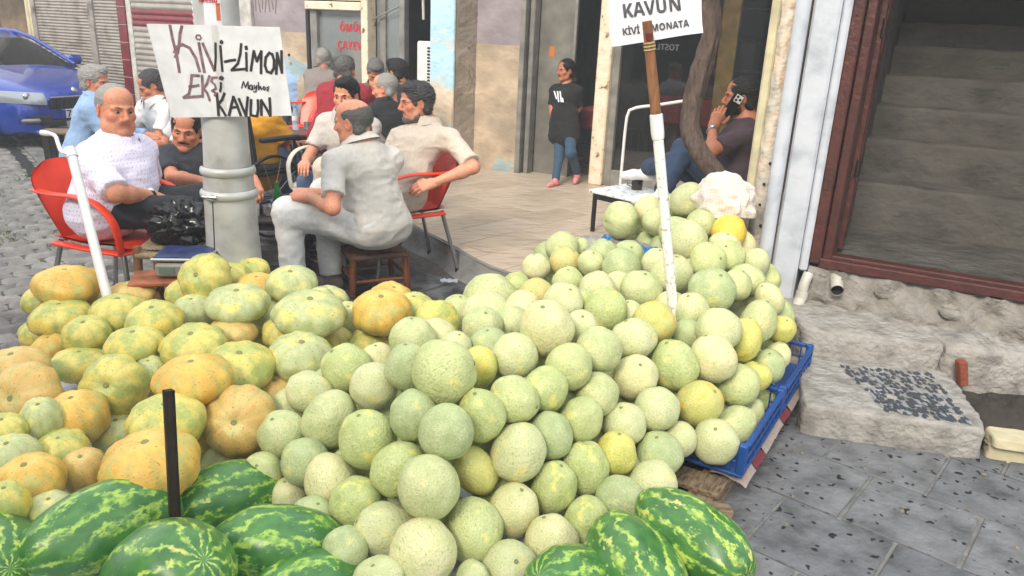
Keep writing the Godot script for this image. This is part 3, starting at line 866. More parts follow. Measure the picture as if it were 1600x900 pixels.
func gm_calls() -> void:
	gm(-0.550, 0.439, -2.381, 0.085, 0.083, "2", 0, "first from the left, pale green netted melon behind the green peak")
	gm(-0.461, 0.431, -2.479, 0.061, 0.059, "1", 0, "second from the left, pale green netted melon behind the green peak")
	gm(-0.313, 0.545, -2.183, 0.070, 0.078, "3", 0, "third from the left, pale green netted melon behind the green peak")
	gm(-0.187, 0.588, -2.071, 0.097, 0.093, "5", 0, "fifth from the left, pale green netted melon behind the green peak")
	gm(-0.333, 0.520, -2.450, 0.082, 0.084, "0", 0, "fourth from the left, pale green netted melon behind the green peak")
	gm(-0.106, 0.486, -2.700, 0.077, 0.076, "0", 0, "first from the left, pale green netted melon below the white pole")
	gm(-0.099, 0.451, -2.925, 0.114, 0.091, "4", 0, "second from the left, pale green netted melon below the white pole")
	gm(-0.091, 0.431, -3.137, 0.125, 0.090, "0", 0, "third from the left, pale green netted melon below the white pole")
	gm(0.018, 0.447, -3.280, 0.081, 0.066, "2", 0, "first from the left, pale green netted melon near the porch kerb")
	gm(-0.095, 0.519, -2.267, 0.062, 0.074, "y", 0, "yellow tinged netted melon below the white pole")
	gm(0.019, 0.538, -2.328, 0.078, 0.074, "4", 0, "fifth from the left, pale green netted melon below the white pole")
	gm(0.002, 0.472, -2.784, 0.072, 0.070, "0", 0, "fourth from the left, pale green netted melon below the white pole")
	gm(-0.186, 0.503, -2.463, 0.058, 0.051, "4", 0, "rightmost pale green netted melon behind the green peak")
	gm(0.106, 0.505, -3.452, 0.068, 0.062, "1", 0, "second from the left, pale green netted melon near the porch kerb")
	gm(0.246, 0.524, -3.496, 0.076, 0.071, "o", 0, "rightmost peach flushed netted melon near the porch kerb")
	gm(0.243, 0.536, -3.714, 0.086, 0.077, "0", 0, "third from the left, pale green netted melon near the porch kerb")
	gm(0.363, 0.542, -3.432, 0.067, 0.061, "0", 0, "rightmost pale green netted melon near the porch kerb")
	gm(0.495, 0.551, -3.364, 0.089, 0.088, "3", 0, "second from the left, pale green netted melon around the sign pole foot")
	gm(0.553, 0.547, -3.567, 0.080, 0.074, "3", 0, "third from the left, pale green netted melon around the sign pole foot")
	gm(0.550, 0.643, -3.918, 0.097, 0.088, "0", 0, "first from the left, pale green netted melon by the plaster column")
	gm(0.713, 0.671, -4.040, 0.082, 0.089, "1", 0, "second from the left, pale green netted melon by the plaster column")
	gm(0.728, 0.654, -3.853, 0.072, 0.089, "0", 0, "third from the left, pale green netted melon by the plaster column")
	gm(0.885, 0.765, -3.913, 0.087, 0.096, "4", 0, "sixth from the left, pale green netted melon by the plaster column")
	gm(1.070, 0.727, -3.853, 0.098, 0.085, "3", 0, "rightmost pale green netted melon by the plaster column")
	gm(1.045, 0.668, -3.657, 0.084, 0.081, "Y", 0, "golden yellow netted melon by the plaster column")
	gm(0.935, 0.673, -3.774, 0.080, 0.077, "0", 0, "seventh from the left, pale green netted melon by the plaster column")
	gm(0.813, 0.652, -3.506, 0.096, 0.096, "4", 0, "fifth from the left, pale green netted melon by the plaster column")
	gm(0.799, 0.636, -3.710, 0.086, 0.079, "0", 0, "fourth from the left, pale green netted melon by the plaster column")
	gm(0.996, 0.628, -3.526, 0.079, 0.064, "1", 0, "eighth from the left, pale green netted melon by the plaster column")
	gm(0.966, 0.619, -3.378, 0.085, 0.076, "5", 0, "ninth from the left, pale green netted melon around the sign pole foot")
	gm(0.860, 0.627, -3.262, 0.087, 0.073, "5", 0, "seventh from the left, pale green netted melon around the sign pole foot")
	gm(1.105, 0.585, -3.389, 0.067, 0.085, "4", 0, "twelfth from the left, pale green netted melon around the sign pole foot")
	gm(1.028, 0.555, -3.232, 0.073, 0.085, "0", 0, "eleventh from the left, pale green netted melon around the sign pole foot")
	gm(0.667, 0.552, -3.418, 0.077, 0.077, "4", 0, "fifth from the left, pale green netted melon around the sign pole foot")
	gm(0.695, 0.573, -3.207, 0.092, 0.087, "4", 0, "sixth from the left, pale green netted melon around the sign pole foot")
	gm(0.830, 0.569, -3.030, 0.098, 0.088, "3", 0, "eighth from the left, pale green netted melon around the sign pole foot")
	gm(0.955, 0.562, -3.129, 0.066, 0.071, "0", 0, "tenth from the left, pale green netted melon around the sign pole foot")
	gm(1.107, 0.505, -3.132, 0.061, 0.077, "1", 0, "rightmost pale green netted melon around the sign pole foot")
	gm(1.014, 0.463, -2.959, 0.074, 0.097, "0", 0, "eighth from the left, pale green netted melon above the blue crates")
	gm(1.149, 0.404, -3.041, 0.057, 0.062, "y", 0, "rightmost yellow tinged netted melon above the blue crates")
	gm(0.800, 0.493, -2.765, 0.089, 0.086, "4", 0, "sixth from the left, pale green netted melon above the blue crates")
	gm(0.933, 0.432, -2.839, 0.066, 0.089, "y", 0, "first from the left, yellow tinged netted melon above the blue crates")
	gm(0.757, 0.433, -2.633, 0.086, 0.090, "1", 0, "fifth from the left, pale green netted melon above the blue crates")
	gm(0.607, 0.420, -2.581, 0.087, 0.098, "2", 0, "second from the left, pale green netted melon above the blue crates")
	gm(0.706, 0.445, -2.833, 0.061, 0.063, "3", 0, "third from the left, pale green netted melon above the blue crates")
	gm(0.553, 0.507, -2.771, 0.086, 0.081, "p", 0, "orange patched netted melon below the white pole")
	gm(0.666, 0.485, -3.027, 0.072, 0.075, "1", 0, "first from the left, pale green netted melon above the blue crates")
	gm(0.727, 0.515, -2.925, 0.072, 0.072, "4", 0, "fourth from the left, pale green netted melon above the blue crates")
	gm(0.552, 0.525, -3.119, 0.093, 0.079, "0", 0, "fourth from the left, pale green netted melon around the sign pole foot")
	gm(0.361, 0.517, -3.089, 0.090, 0.079, "4", 0, "first from the left, pale green netted melon around the sign pole foot")
	gm(0.368, 0.539, -2.824, 0.087, 0.080, "2", 0, "eleventh from the left, pale green netted melon below the white pole")
	gm(0.201, 0.558, -2.813, 0.080, 0.077, "4", 0, "seventh from the left, pale green netted melon below the white pole")
	gm(0.247, 0.512, -3.229, 0.071, 0.065, "5", 0, "fourth from the left, pale green netted melon near the porch kerb")
	gm(0.104, 0.493, -3.087, 0.076, 0.071, "o", 0, "first from the left, peach flushed netted melon near the porch kerb")
	gm(0.122, 0.599, -2.435, 0.094, 0.101, "1", 0, "sixth from the left, pale green netted melon below the white pole")
	gm(0.306, 0.536, -2.422, 0.081, 0.076, "0", 0, "tenth from the left, pale green netted melon below the white pole")
	gm(0.450, 0.502, -2.609, 0.087, 0.075, "4", 0, "twelfth from the left, pale green netted melon below the white pole")
	gm(0.256, 0.546, -2.586, 0.065, 0.065, "4", 0, "ninth from the left, pale green netted melon below the white pole")
	gm(0.199, 0.524, -2.293, 0.077, 0.079, "5", 0, "eighth from the left, pale green netted melon below the white pole")
	gm(0.446, 0.416, -2.464, 0.081, 0.079, "1", 0, "rightmost pale green netted melon below the white pole")
	gm(0.120, 0.487, -2.197, 0.071, 0.073, "2", 0, "fourth from the left, pale green netted melon between ridge and crates")
	gm(0.296, 0.422, -2.305, 0.074, 0.074, "0", 0, "ninth from the left, pale green netted melon between ridge and crates")
	gm(0.511, 0.354, -2.353, 0.076, 0.078, "4", 0, "thirteenth from the left, pale green netted melon between ridge and crates")
	gm(0.688, 0.320, -2.481, 0.082, 0.087, "p", 0, "orange patched netted melon beside the blue crates")
	gm(0.874, 0.315, -2.662, 0.083, 0.083, "5", 0, "seventh from the left, pale green netted melon above the blue crates")
	gm(0.842, 0.213, -2.532, 0.068, 0.085, "0", 0, "third from the left, pale green netted melon beside the blue crates")
	gm(0.729, 0.230, -2.371, 0.080, 0.080, "4", 0, "second from the left, pale green netted melon beside the blue crates")
	gm(0.947, 0.184, -2.692, 0.050, 0.062, "0", 0, "rightmost pale green netted melon beside the blue crates")
	gm(0.600, 0.246, -2.348, 0.062, 0.062, "4", 0, "first from the left, pale green netted melon beside the blue crates")
	gm(1.128, 0.309, -2.980, 0.051, 0.059, "1", 0, "rightmost pale green netted melon above the blue crates")
	gm(1.054, 0.305, -2.875, 0.068, 0.075, "3", 0, "ninth from the left, pale green netted melon above the blue crates")
	gm(0.976, 0.299, -2.782, 0.066, 0.056, "y", 0, "second from the left, yellow tinged netted melon above the blue crates")
	gm(0.239, 0.388, -2.190, 0.069, 0.079, "5", 0, "seventh from the left, pale green netted melon between ridge and crates")
	gm(0.393, 0.327, -2.284, 0.075, 0.070, "4", 0, "eleventh from the left, pale green netted melon between ridge and crates")
	gm(0.357, 0.281, -2.174, 0.068, 0.072, "y", 0, "yellow tinged netted melon between ridge and crates")
	gm(0.514, 0.244, -2.250, 0.079, 0.072, "3", 0, "rightmost pale green netted melon between ridge and crates")
	gm(0.256, 0.266, -2.098, 0.074, 0.086, "2", 0, "eighth from the left, pale green netted melon between ridge and crates")
	gm(0.140, 0.371, -2.109, 0.069, 0.079, "3", 0, "fifth from the left, pale green netted melon between ridge and crates")
	gm(0.475, 0.212, -2.118, 0.075, 0.079, "4", 0, "twelfth from the left, pale green netted melon between ridge and crates")
	gm(0.355, 0.218, -2.018, 0.070, 0.072, "3", 0, "tenth from the left, pale green netted melon between ridge and crates")
	gm(0.154, 0.250, -2.008, 0.071, 0.085, "2", 0, "sixth from the left, pale green netted melon between ridge and crates")
	gm(0.253, 0.183, -1.932, 0.072, 0.081, "2", 0, "rightmost pale green netted melon along the heap foot")
	gm(0.146, 0.183, -1.828, 0.078, 0.083, "1", 0, "tenth from the left, pale green netted melon along the heap foot")
	gm(0.034, 0.226, -1.916, 0.076, 0.086, "1", 0, "ninth from the left, pale green netted melon along the heap foot")
	gm(-0.075, 0.224, -1.816, 0.082, 0.098, "5", 0, "seventh from the left, pale green netted melon along the heap foot")
	gm(-0.201, 0.244, -1.689, 0.089, 0.087, "1", 0, "fifth from the left, pale green netted melon along the heap foot")
	gm(-0.199, 0.379, -1.789, 0.084, 0.091, "0", 0, "seventh from the left, pale green netted melon on the front ridge")
	gm(-0.311, 0.232, -1.787, 0.074, 0.092, "4", 0, "fourth from the left, pale green netted melon along the heap foot")
	gm(-0.298, 0.358, -1.898, 0.074, 0.083, "2", 0, "fifth from the left, pale green netted melon on the front ridge")
	gm(-0.084, 0.318, -1.977, 0.062, 0.083, "p", 0, "orange patched netted melon between ridge and crates")
	gm(0.042, 0.364, -2.009, 0.081, 0.090, "4", 0, "third from the left, pale green netted melon between ridge and crates")
	gm(-0.163, 0.486, -1.898, 0.078, 0.080, "3", 0, "rightmost pale green netted melon on the front ridge")
	gm(-0.073, 0.473, -2.029, 0.070, 0.085, "2", 0, "first from the left, pale green netted melon between ridge and crates")
	gm(0.024, 0.482, -2.116, 0.074, 0.078, "5", 0, "second from the left, pale green netted melon between ridge and crates")
	gm(-0.267, 0.483, -1.983, 0.070, 0.080, "3", 0, "sixth from the left, pale green netted melon on the front ridge")
	gm(-0.404, 0.389, -2.003, 0.085, 0.093, "2", 0, "third from the left, pale green netted melon on the front ridge")
	gm(-0.423, 0.462, -2.203, 0.077, 0.075, "4", 0, "fourth from the left, pale green netted melon on the front ridge")
	gm(-0.554, 0.360, -2.160, 0.085, 0.097, "0", 0, "first from the left, pale green netted melon on the front ridge")
	gm(-0.701, 0.301, -2.147, 0.077, 0.085, "0", 0, "second from the left, pale green netted melon where green meets yellow melons")
	gm(-0.652, 0.386, -2.288, 0.070, 0.080, "4", 0, "fifth from the left, pale green netted melon where green meets yellow melons")
	gm(-0.606, 0.279, -2.042, 0.074, 0.074, "3", 0, "fourth from the left, pale green netted melon where green meets yellow melons")
	gm(-0.509, 0.272, -1.962, 0.076, 0.079, "1", 0, "second from the left, pale green netted melon on the front ridge")
	gm(-0.413, 0.260, -1.871, 0.075, 0.077, "2", 0, "second from the left, pale green netted melon along the heap foot")
	gm(-0.655, 0.175, -2.017, 0.055, 0.053, "1", 0, "third from the left, pale green netted melon where green meets yellow melons")
	gm(-0.533, 0.213, -1.858, 0.064, 0.058, "3", 0, "rightmost pale green netted melon where green meets yellow melons")
	gm(-0.409, 0.223, -1.709, 0.061, 0.061, "3", 0, "first from the left, pale green netted melon along the heap foot")
	gm(-0.303, 0.228, -1.595, 0.069, 0.045, "0", 0, "third from the left, pale green netted melon along the heap foot")
	gm(-0.742, 0.226, -2.054, 0.065, 0.059, "5", 0, "first from the left, pale green netted melon where green meets yellow melons")
	gm(-0.069, 0.193, -1.654, 0.050, 0.037, "0", 0, "sixth from the left, pale green netted melon along the heap foot")
	gm(0.030, 0.182, -1.717, 0.077, 0.077, "4", 0, "eighth from the left, pale green netted melon along the heap foot")
	gm(1.038, 0.424, -3.284, 0.076, 0.076, "4", 0, "fifth from the left, half hidden melon deep above the blue crates")
	gm(-0.157, 0.281, -2.082, 0.076, 0.076, "2", 0, "ninth from the left, half hidden melon deep on the front ridge")
	gm(-0.027, 0.222, -2.050, 0.076, 0.076, "2", 0, "second from the left, half hidden melon deep between ridge and crates")
	gm(-0.470, 0.229, -2.095, 0.076, 0.076, "5", 0, "third from the left, half hidden melon deep on the front ridge")
	gm(-0.576, 0.220, -2.200, 0.076, 0.076, "2", 0, "first from the left, half hidden melon deep on the front ridge")
	gm(0.465, 0.470, -2.906, 0.076, 0.076, "4", 0, "eighth from the left, half hidden melon deep below the white pole")
	gm(1.006, 0.276, -2.988, 0.076, 0.076, "3", 0, "sixth from the left, half hidden melon deep above the blue crates")
	gm(0.106, 0.459, -2.492, 0.076, 0.076, "4", 0, "fourth from the left, half hidden melon deep below the white pole")
	gm(0.842, 0.678, -4.115, 0.076, 0.076, "3", 0, "fifth from the left, half hidden melon deep by the plaster column")
	gm(0.627, 0.285, -2.638, 0.076, 0.076, "0", 0, "second from the left, half hidden melon deep above the blue crates")
	gm(-0.730, 0.291, -2.354, 0.076, 0.076, "0", 0, "half hidden melon deep where green meets yellow melons")
	gm(-0.536, 0.296, -2.412, 0.076, 0.076, "2", 0, "fourth from the left, half hidden melon deep on the front ridge")
	gm(-0.397, 0.342, -2.262, 0.076, 0.076, "3", 0, "fifth from the left, half hidden melon deep on the front ridge")
	gm(1.186, 0.494, -3.466, 0.076, 0.076, "5", 0, "rightmost half hidden melon deep around the sign pole foot")
	gm(-0.225, 0.424, -3.010, 0.076, 0.076, "5", 0, "rightmost half hidden melon deep behind the green peak")
	gm(-0.042, 0.314, -2.145, 0.076, 0.076, "0", 0, "first from the left, half hidden melon deep between ridge and crates")
	gm(-0.337, 0.216, -1.971, 0.076, 0.076, "0", 0, "sixth from the left, half hidden melon deep on the front ridge")
	gm(0.187, 0.363, -2.345, 0.076, 0.076, "5", 0, "sixth from the left, half hidden melon deep between ridge and crates")
	gm(-0.162, 0.454, -2.149, 0.076, 0.076, "5", 0, "rightmost half hidden melon deep on the front ridge")
	gm(0.171, 0.427, -3.559, 0.076, 0.076, "2", 0, "first from the left, half hidden melon deep near the porch kerb")
	gm(-0.267, 0.348, -2.041, 0.076, 0.076, "5", 0, "eighth from the left, half hidden melon deep on the front ridge")
	gm(0.313, 0.233, -2.327, 0.076, 0.076, "4", 0, "seventh from the left, half hidden melon deep between ridge and crates")
	gm(0.309, 0.419, -2.494, 0.076, 0.076, "5", 0, "sixth from the left, half hidden melon deep below the white pole")
	gm(-0.034, 0.435, -2.390, 0.076, 0.076, "3", 0, "second from the left, half hidden melon deep below the white pole")
	gm(0.489, 0.224, -2.412, 0.076, 0.076, "2", 0, "rightmost half hidden melon deep between ridge and crates")
	gm(0.991, 0.707, -4.018, 0.076, 0.076, "5", 0, "seventh from the left, half hidden melon deep by the plaster column")
	gm(0.177, 0.457, -3.816, 0.076, 0.076, "3", 0, "second from the left, half hidden melon deep near the porch kerb")
	gm(0.094, 0.375, -2.248, 0.076, 0.076, "5", 0, "fourth from the left, half hidden melon deep between ridge and crates")
	gm(1.124, 0.307, -3.108, 0.076, 0.076, "2", 0, "eighth from the left, half hidden melon deep above the blue crates")
	gm(0.185, 0.232, -2.210, 0.076, 0.076, "0", 0, "fifth from the left, half hidden melon deep between ridge and crates")
	gm(0.456, 0.288, -2.520, 0.076, 0.076, "3", 0, "ninth from the left, half hidden melon deep between ridge and crates")
	gm(0.321, 0.457, -3.590, 0.076, 0.076, "2", 0, "third from the left, half hidden melon deep near the porch kerb")
	gm(0.425, 0.390, -2.687, 0.076, 0.076, "1", 0, "seventh from the left, half hidden melon deep below the white pole")
	gm(0.858, 0.198, -2.759, 0.076, 0.076, "4", 0, "rightmost half hidden melon deep beside the blue crates")
	gm(0.078, 0.184, -2.139, 0.076, 0.076, "0", 0, "third from the left, half hidden melon deep between ridge and crates")
	gm(0.773, 0.531, -3.824, 0.076, 0.076, "3", 0, "fourth from the left, half hidden melon deep by the plaster column")
	gm(0.583, 0.385, -2.844, 0.076, 0.076, "0", 0, "rightmost half hidden melon deep below the white pole")
	gm(0.928, 0.607, -4.192, 0.076, 0.076, "1", 0, "sixth from the left, half hidden melon deep by the plaster column")
	gm(1.041, 0.176, -2.890, 0.076, 0.076, "2", 0, "seventh from the left, half hidden melon deep above the blue crates")
	gm(0.584, 0.523, -3.999, 0.076, 0.076, "1", 0, "first from the left, half hidden melon deep by the plaster column")
	gm(0.694, 0.543, -4.111, 0.076, 0.076, "5", 0, "second from the left, half hidden melon deep by the plaster column")
	gm(0.732, 0.304, -2.732, 0.076, 0.076, "1", 0, "third from the left, half hidden melon deep above the blue crates")
	gm(-0.168, 0.177, -1.932, 0.076, 0.076, "3", 0, "half hidden melon deep along the heap foot")
	gm(-0.636, 0.310, -2.495, 0.076, 0.076, "3", 0, "second from the left, half hidden melon deep on the front ridge")
	gm(-0.067, 0.478, -2.519, 0.076, 0.076, "3", 0, "first from the left, half hidden melon deep below the white pole")
	gm(0.833, 0.534, -3.362, 0.076, 0.076, "0", 0, "fourth from the left, half hidden melon deep around the sign pole foot")
	gm(-0.263, 0.484, -2.565, 0.076, 0.076, "1", 0, "first from the left, half hidden melon deep behind the green peak")
	gm(1.177, 0.411, -3.204, 0.076, 0.076, "3", 0, "rightmost half hidden melon deep above the blue crates")
	gm(0.706, 0.505, -3.932, 0.076, 0.076, "3", 0, "third from the left, half hidden melon deep by the plaster column")
	gm(0.403, 0.172, -2.231, 0.076, 0.076, "4", 0, "eighth from the left, half hidden melon deep between ridge and crates")
	gm(-0.380, 0.353, -2.393, 0.076, 0.076, "2", 0, "seventh from the left, half hidden melon deep on the front ridge")
	gm(1.134, 0.583, -3.726, 0.076, 0.076, "1", 0, "rightmost half hidden melon deep by the plaster column")
	gm(0.426, 0.556, -3.535, 0.076, 0.076, "3", 0, "second from the left, half hidden melon deep around the sign pole foot")
	gm(0.470, 0.491, -3.234, 0.076, 0.076, "4", 0, "third from the left, half hidden melon deep around the sign pole foot")
	gm(0.683, 0.359, -3.015, 0.076, 0.076, "2", 0, "first from the left, half hidden melon deep above the blue crates")
	gm(0.999, 0.580, -3.861, 0.076, 0.076, "5", 0, "eighth from the left, half hidden melon deep by the plaster column")
	gm(0.440, 0.440, -3.644, 0.076, 0.076, "3", 0, "first from the left, half hidden melon deep around the sign pole foot")
	gm(0.290, 0.493, -2.939, 0.076, 0.076, "2", 0, "fifth from the left, half hidden melon deep below the white pole")
	gm(0.334, 0.484, -3.820, 0.076, 0.076, "5", 0, "rightmost half hidden melon deep near the porch kerb")
	gm(0.697, 0.187, -2.546, 0.076, 0.076, "3", 0, "first from the left, half hidden melon deep beside the blue crates")
	gm(0.858, 0.216, -2.897, 0.076, 0.076, "1", 0, "fourth from the left, half hidden melon deep above the blue crates")
	gm(0.050, 0.496, -2.897, 0.076, 0.076, "1", 0, "third from the left, half hidden melon deep below the white pole")

func ym_calls() -> void:
	ym(-1.951, 0.401, -3.171, 0.140, 0.091, "o", 0, "rightmost orange yellow flattened melon by the white handle pole")
	ym(-1.903, 0.306, -3.023, 0.125, 0.082, "n", 0, "first from the left, yellow green flattened melon by the white handle pole")
	ym(-1.702, 0.316, -2.850, 0.093, 0.072, "n", 0, "third from the left, yellow green flattened melon by the white handle pole")
	ym(-1.889, 0.212, -2.906, 0.080, 0.072, "o", 0, "first from the left, orange yellow flattened melon by the white handle pole")
	ym(-1.680, 0.230, -2.743, 0.108, 0.068, "n", 0, "second from the left, yellow green flattened melon by the white handle pole")
	ym(-1.651, 0.348, -3.014, 0.121, 0.081, "n", 0, "fourth from the left, yellow green flattened melon by the white handle pole")
	ym(-1.706, 0.347, -3.232, 0.106, 0.063, "k", 0, "dull orange flattened melon by the white handle pole")
	ym(-1.385, 0.416, -2.774, 0.107, 0.077, "n", 0, "rightmost yellow green flattened melon by the white handle pole")
	ym(-1.381, 0.392, -2.600, 0.104, 0.064, "n", 0, "fifth from the left, yellow green flattened melon by the white handle pole")
	ym(-1.165, 0.399, -2.604, 0.118, 0.064, "n", 0, "first from the left, yellow green flattened melon in the middle of the yellow heap")
	ym(-1.324, 0.477, -3.132, 0.116, 0.086, "n", 1, "yellow green flattened melon below the steel lamp post")
	ym(-1.329, 0.373, -3.006, 0.089, 0.075, "g", 0, "first from the left, pale grey green flattened melon below the steel lamp post")
	ym(-1.097, 0.465, -2.885, 0.126, 0.072, "g", 0, "second from the left, pale grey green flattened melon below the steel lamp post")
	ym(-1.090, 0.376, -2.784, 0.098, 0.058, "k", 0, "first from the left, dull orange flattened melon in the middle of the yellow heap")
	ym(-1.128, 0.422, -3.212, 0.094, 0.062, "o", 0, "orange yellow flattened melon below the steel lamp post")
	ym(-0.947, 0.480, -3.117, 0.110, 0.074, "g", 0, "fourth from the left, pale grey green flattened melon below the steel lamp post")
	ym(-0.780, 0.471, -2.787, 0.142, 0.085, "g", 0, "fifth from the left, pale grey green flattened melon below the steel lamp post")
	ym(-1.009, 0.352, -3.020, 0.081, 0.073, "g", 0, "third from the left, pale grey green flattened melon below the steel lamp post")
	ym(-0.683, 0.360, -3.027, 0.076, 0.081, "g", 0, "pale grey green flattened melon beside the woven stool")
	ym(-0.764, 0.374, -2.596, 0.123, 0.083, "g", 0, "pale grey green flattened melon in the middle of the yellow heap")
	ym(-0.948, 0.382, -2.467, 0.122, 0.081, "n", 0, "rightmost yellow green flattened melon in the middle of the yellow heap")
	ym(-1.025, 0.426, -2.266, 0.125, 0.079, "o", 0, "orange yellow flattened melon in the middle of the yellow heap")
	ym(-0.862, 0.308, -2.221, 0.119, 0.100, "k", 1, "second from the left, dull orange flattened melon in the middle of the yellow heap")
	ym(-0.834, 0.270, -2.503, 0.076, 0.070, "k", 0, "rightmost dull orange flattened melon in the middle of the yellow heap")
	ym(-0.506, 0.481, -2.826, 0.118, 0.088, "o", 0, "first from the left, orange yellow flattened melon beside the woven stool")
	ym(-0.506, 0.453, -3.059, 0.095, 0.068, "o", 0, "rightmost orange yellow flattened melon beside the woven stool")
	ym(-0.554, 0.345, -2.846, 0.085, 0.054, "n", 0, "first from the left, yellow green flattened melon beside the woven stool")
	ym(-0.284, 0.477, -2.754, 0.089, 0.061, "n", 1, "rightmost yellow green flattened melon beside the woven stool")
	ym(-1.354, 0.325, -2.390, 0.111, 0.102, "n", 1, "first from the left, yellow green flattened melon around the short iron bar")
	ym(-1.401, 0.289, -2.226, 0.100, 0.092, "o", 0, "orange yellow flattened melon around the short iron bar")
	ym(-1.298, 0.295, -2.530, 0.070, 0.084, "g", 0, "rightmost pale grey green flattened melon around the short iron bar")
	ym(-1.044, 0.355, -2.100, 0.117, 0.085, "n", 0, "rightmost yellow green flattened melon around the short iron bar")
	ym(-1.002, 0.333, -1.893, 0.136, 0.098, "o", 0, "rightmost orange yellow flattened melon low behind the watermelons")
	ym(-1.318, 0.183, -2.305, 0.083, 0.076, "g", 0, "first from the left, pale grey green flattened melon around the short iron bar")
	ym(-1.629, 0.297, -2.325, 0.126, 0.087, "k", 1, "rightmost dull orange flattened melon at the cobbled edge")
	ym(-1.769, 0.326, -2.492, 0.115, 0.069, "k", 0, "first from the left, dull orange flattened melon at the cobbled edge")
	ym(-1.451, 0.331, -2.130, 0.064, 0.074, "g", 0, "pale grey green flattened melon at the cobbled edge")
	ym(-1.510, 0.338, -2.043, 0.062, 0.050, "n", 0, "yellow green flattened melon at the cobbled edge")
	ym(-1.364, 0.258, -2.068, 0.079, 0.065, "n", 0, "rightmost yellow green flattened melon low behind the watermelons")
	ym(-1.439, 0.305, -1.957, 0.075, 0.060, "g", 0, "first from the left, pale grey green flattened melon low behind the watermelons")
	ym(-1.330, 0.284, -1.854, 0.094, 0.081, "o", 0, "first from the left, orange yellow flattened melon low behind the watermelons")
	ym(-1.250, 0.247, -1.986, 0.069, 0.073, "k", 0, "dull orange flattened melon low behind the watermelons")
	ym(-1.296, 0.314, -1.714, 0.055, 0.066, "n", 0, "first from the left, yellow green flattened melon low behind the watermelons")
	ym(-1.222, 0.259, -1.768, 0.063, 0.050, "g", 0, "second from the left, pale grey green flattened melon low behind the watermelons")
	ym(-0.900, 0.161, -2.205, 0.101, 0.059, "g", 0, "rightmost pale grey green flattened melon low behind the watermelons")
	ym(-0.808, 0.433, -3.048, 0.068, 0.054, "g", 0, "sixth from the left, pale grey green flattened melon below the steel lamp post")
	ym(-0.817, 0.383, -3.188, 0.099, 0.065, "g", 0, "rightmost pale grey green flattened melon below the steel lamp post")
	ym(-1.926, 0.290, -3.313, 0.090, 0.065, "n", 0, "third from the left, half hidden melon deep by the white handle pole")
	ym(-1.398, 0.257, -2.828, 0.090, 0.065, "n", 0, "sixth from the left, half hidden melon deep by the white handle pole")
	ym(-1.272, 0.432, -3.299, 0.090, 0.065, "n", 0, "third from the left, half hidden melon deep below the steel lamp post")
	ym(-1.041, 0.195, -2.258, 0.090, 0.065, "n", 0, "first from the left, half hidden melon deep in the middle of the yellow heap")
	ym(-0.906, 0.360, -2.855, 0.090, 0.065, "n", 0, "seventh from the left, half hidden melon deep in the middle of the yellow heap")
	ym(-0.721, 0.323, -2.873, 0.090, 0.065, "n", 0, "rightmost half hidden melon deep in the middle of the yellow heap")
	ym(-0.897, 0.274, -2.663, 0.090, 0.065, "n", 0, "sixth from the left, half hidden melon deep in the middle of the yellow heap")
	ym(-1.099, 0.240, -3.026, 0.090, 0.065, "n", 0, "fourth from the left, half hidden melon deep in the middle of the yellow heap")
	ym(-1.280, 0.294, -3.123, 0.090, 0.065, "n", 0, "second from the left, half hidden melon deep below the steel lamp post")
	ym(-2.107, 0.303, -3.233, 0.090, 0.065, "n", 0, "second from the left, half hidden melon deep by the white handle pole")
	ym(-1.714, 0.193, -2.994, 0.090, 0.065, "n", 0, "fourth from the left, half hidden melon deep by the white handle pole")
	ym(-1.052, 0.266, -2.397, 0.090, 0.065, "n", 0, "second from the left, half hidden melon deep in the middle of the yellow heap")
	ym(-1.537, 0.195, -2.876, 0.090, 0.065, "n", 0, "fifth from the left, half hidden melon deep by the white handle pole")
	ym(-1.542, 0.194, -2.206, 0.090, 0.065, "n", 0, "half hidden melon deep at the cobbled edge")
	ym(-2.038, 0.214, -3.076, 0.090, 0.065, "n", 0, "first from the left, half hidden melon deep by the white handle pole")
	ym(-1.444, 0.384, -3.199, 0.090, 0.065, "n", 0, "first from the left, half hidden melon deep below the steel lamp post")
	ym(-0.400, 0.452, -2.956, 0.090, 0.065, "n", 0, "rightmost half hidden melon deep beside the woven stool")
	ym(-1.029, 0.241, -2.563, 0.090, 0.065, "n", 0, "third from the left, half hidden melon deep in the middle of the yellow heap")
	ym(-1.431, 0.259, -3.101, 0.090, 0.065, "n", 0, "rightmost half hidden melon deep by the white handle pole")
	ym(-1.362, 0.172, -2.470, 0.090, 0.065, "n", 0, "half hidden melon deep around the short iron bar")
	ym(-1.238, 0.410, -3.452, 0.090, 0.065, "n", 0, "fourth from the left, half hidden melon deep below the steel lamp post")
	ym(-1.107, 0.337, -3.331, 0.090, 0.065, "n", 0, "rightmost half hidden melon deep below the steel lamp post")
	ym(-1.000, 0.170, -2.733, 0.090, 0.065, "n", 0, "fifth from the left, half hidden melon deep in the middle of the yellow heap")
	ym(-0.514, 0.308, -3.035, 0.090, 0.065, "n", 0, "first from the left, half hidden melon deep beside the woven stool")

# ---------------------------------------------------------------- buildings
func front(called: String, label: String, category: String, s: float, d: float, group := "") -> Node3D:
	return thing(called, label, category, fp(s, 0, d), TURN, group)

func pbox(called: String, m: Material, parent: Node, x0: float, x1: float, y0: float, y1: float, z0: float, z1: float, bev := 0.0) -> MeshInstance3D:
	return built(called, MB.new().box(Vector3((x0 + x1) / 2, (y0 + y1) / 2, (z0 + z1) / 2), Vector3(absf(x1 - x0), absf(y1 - y0), absf(z1 - z0)), bev), m, parent)

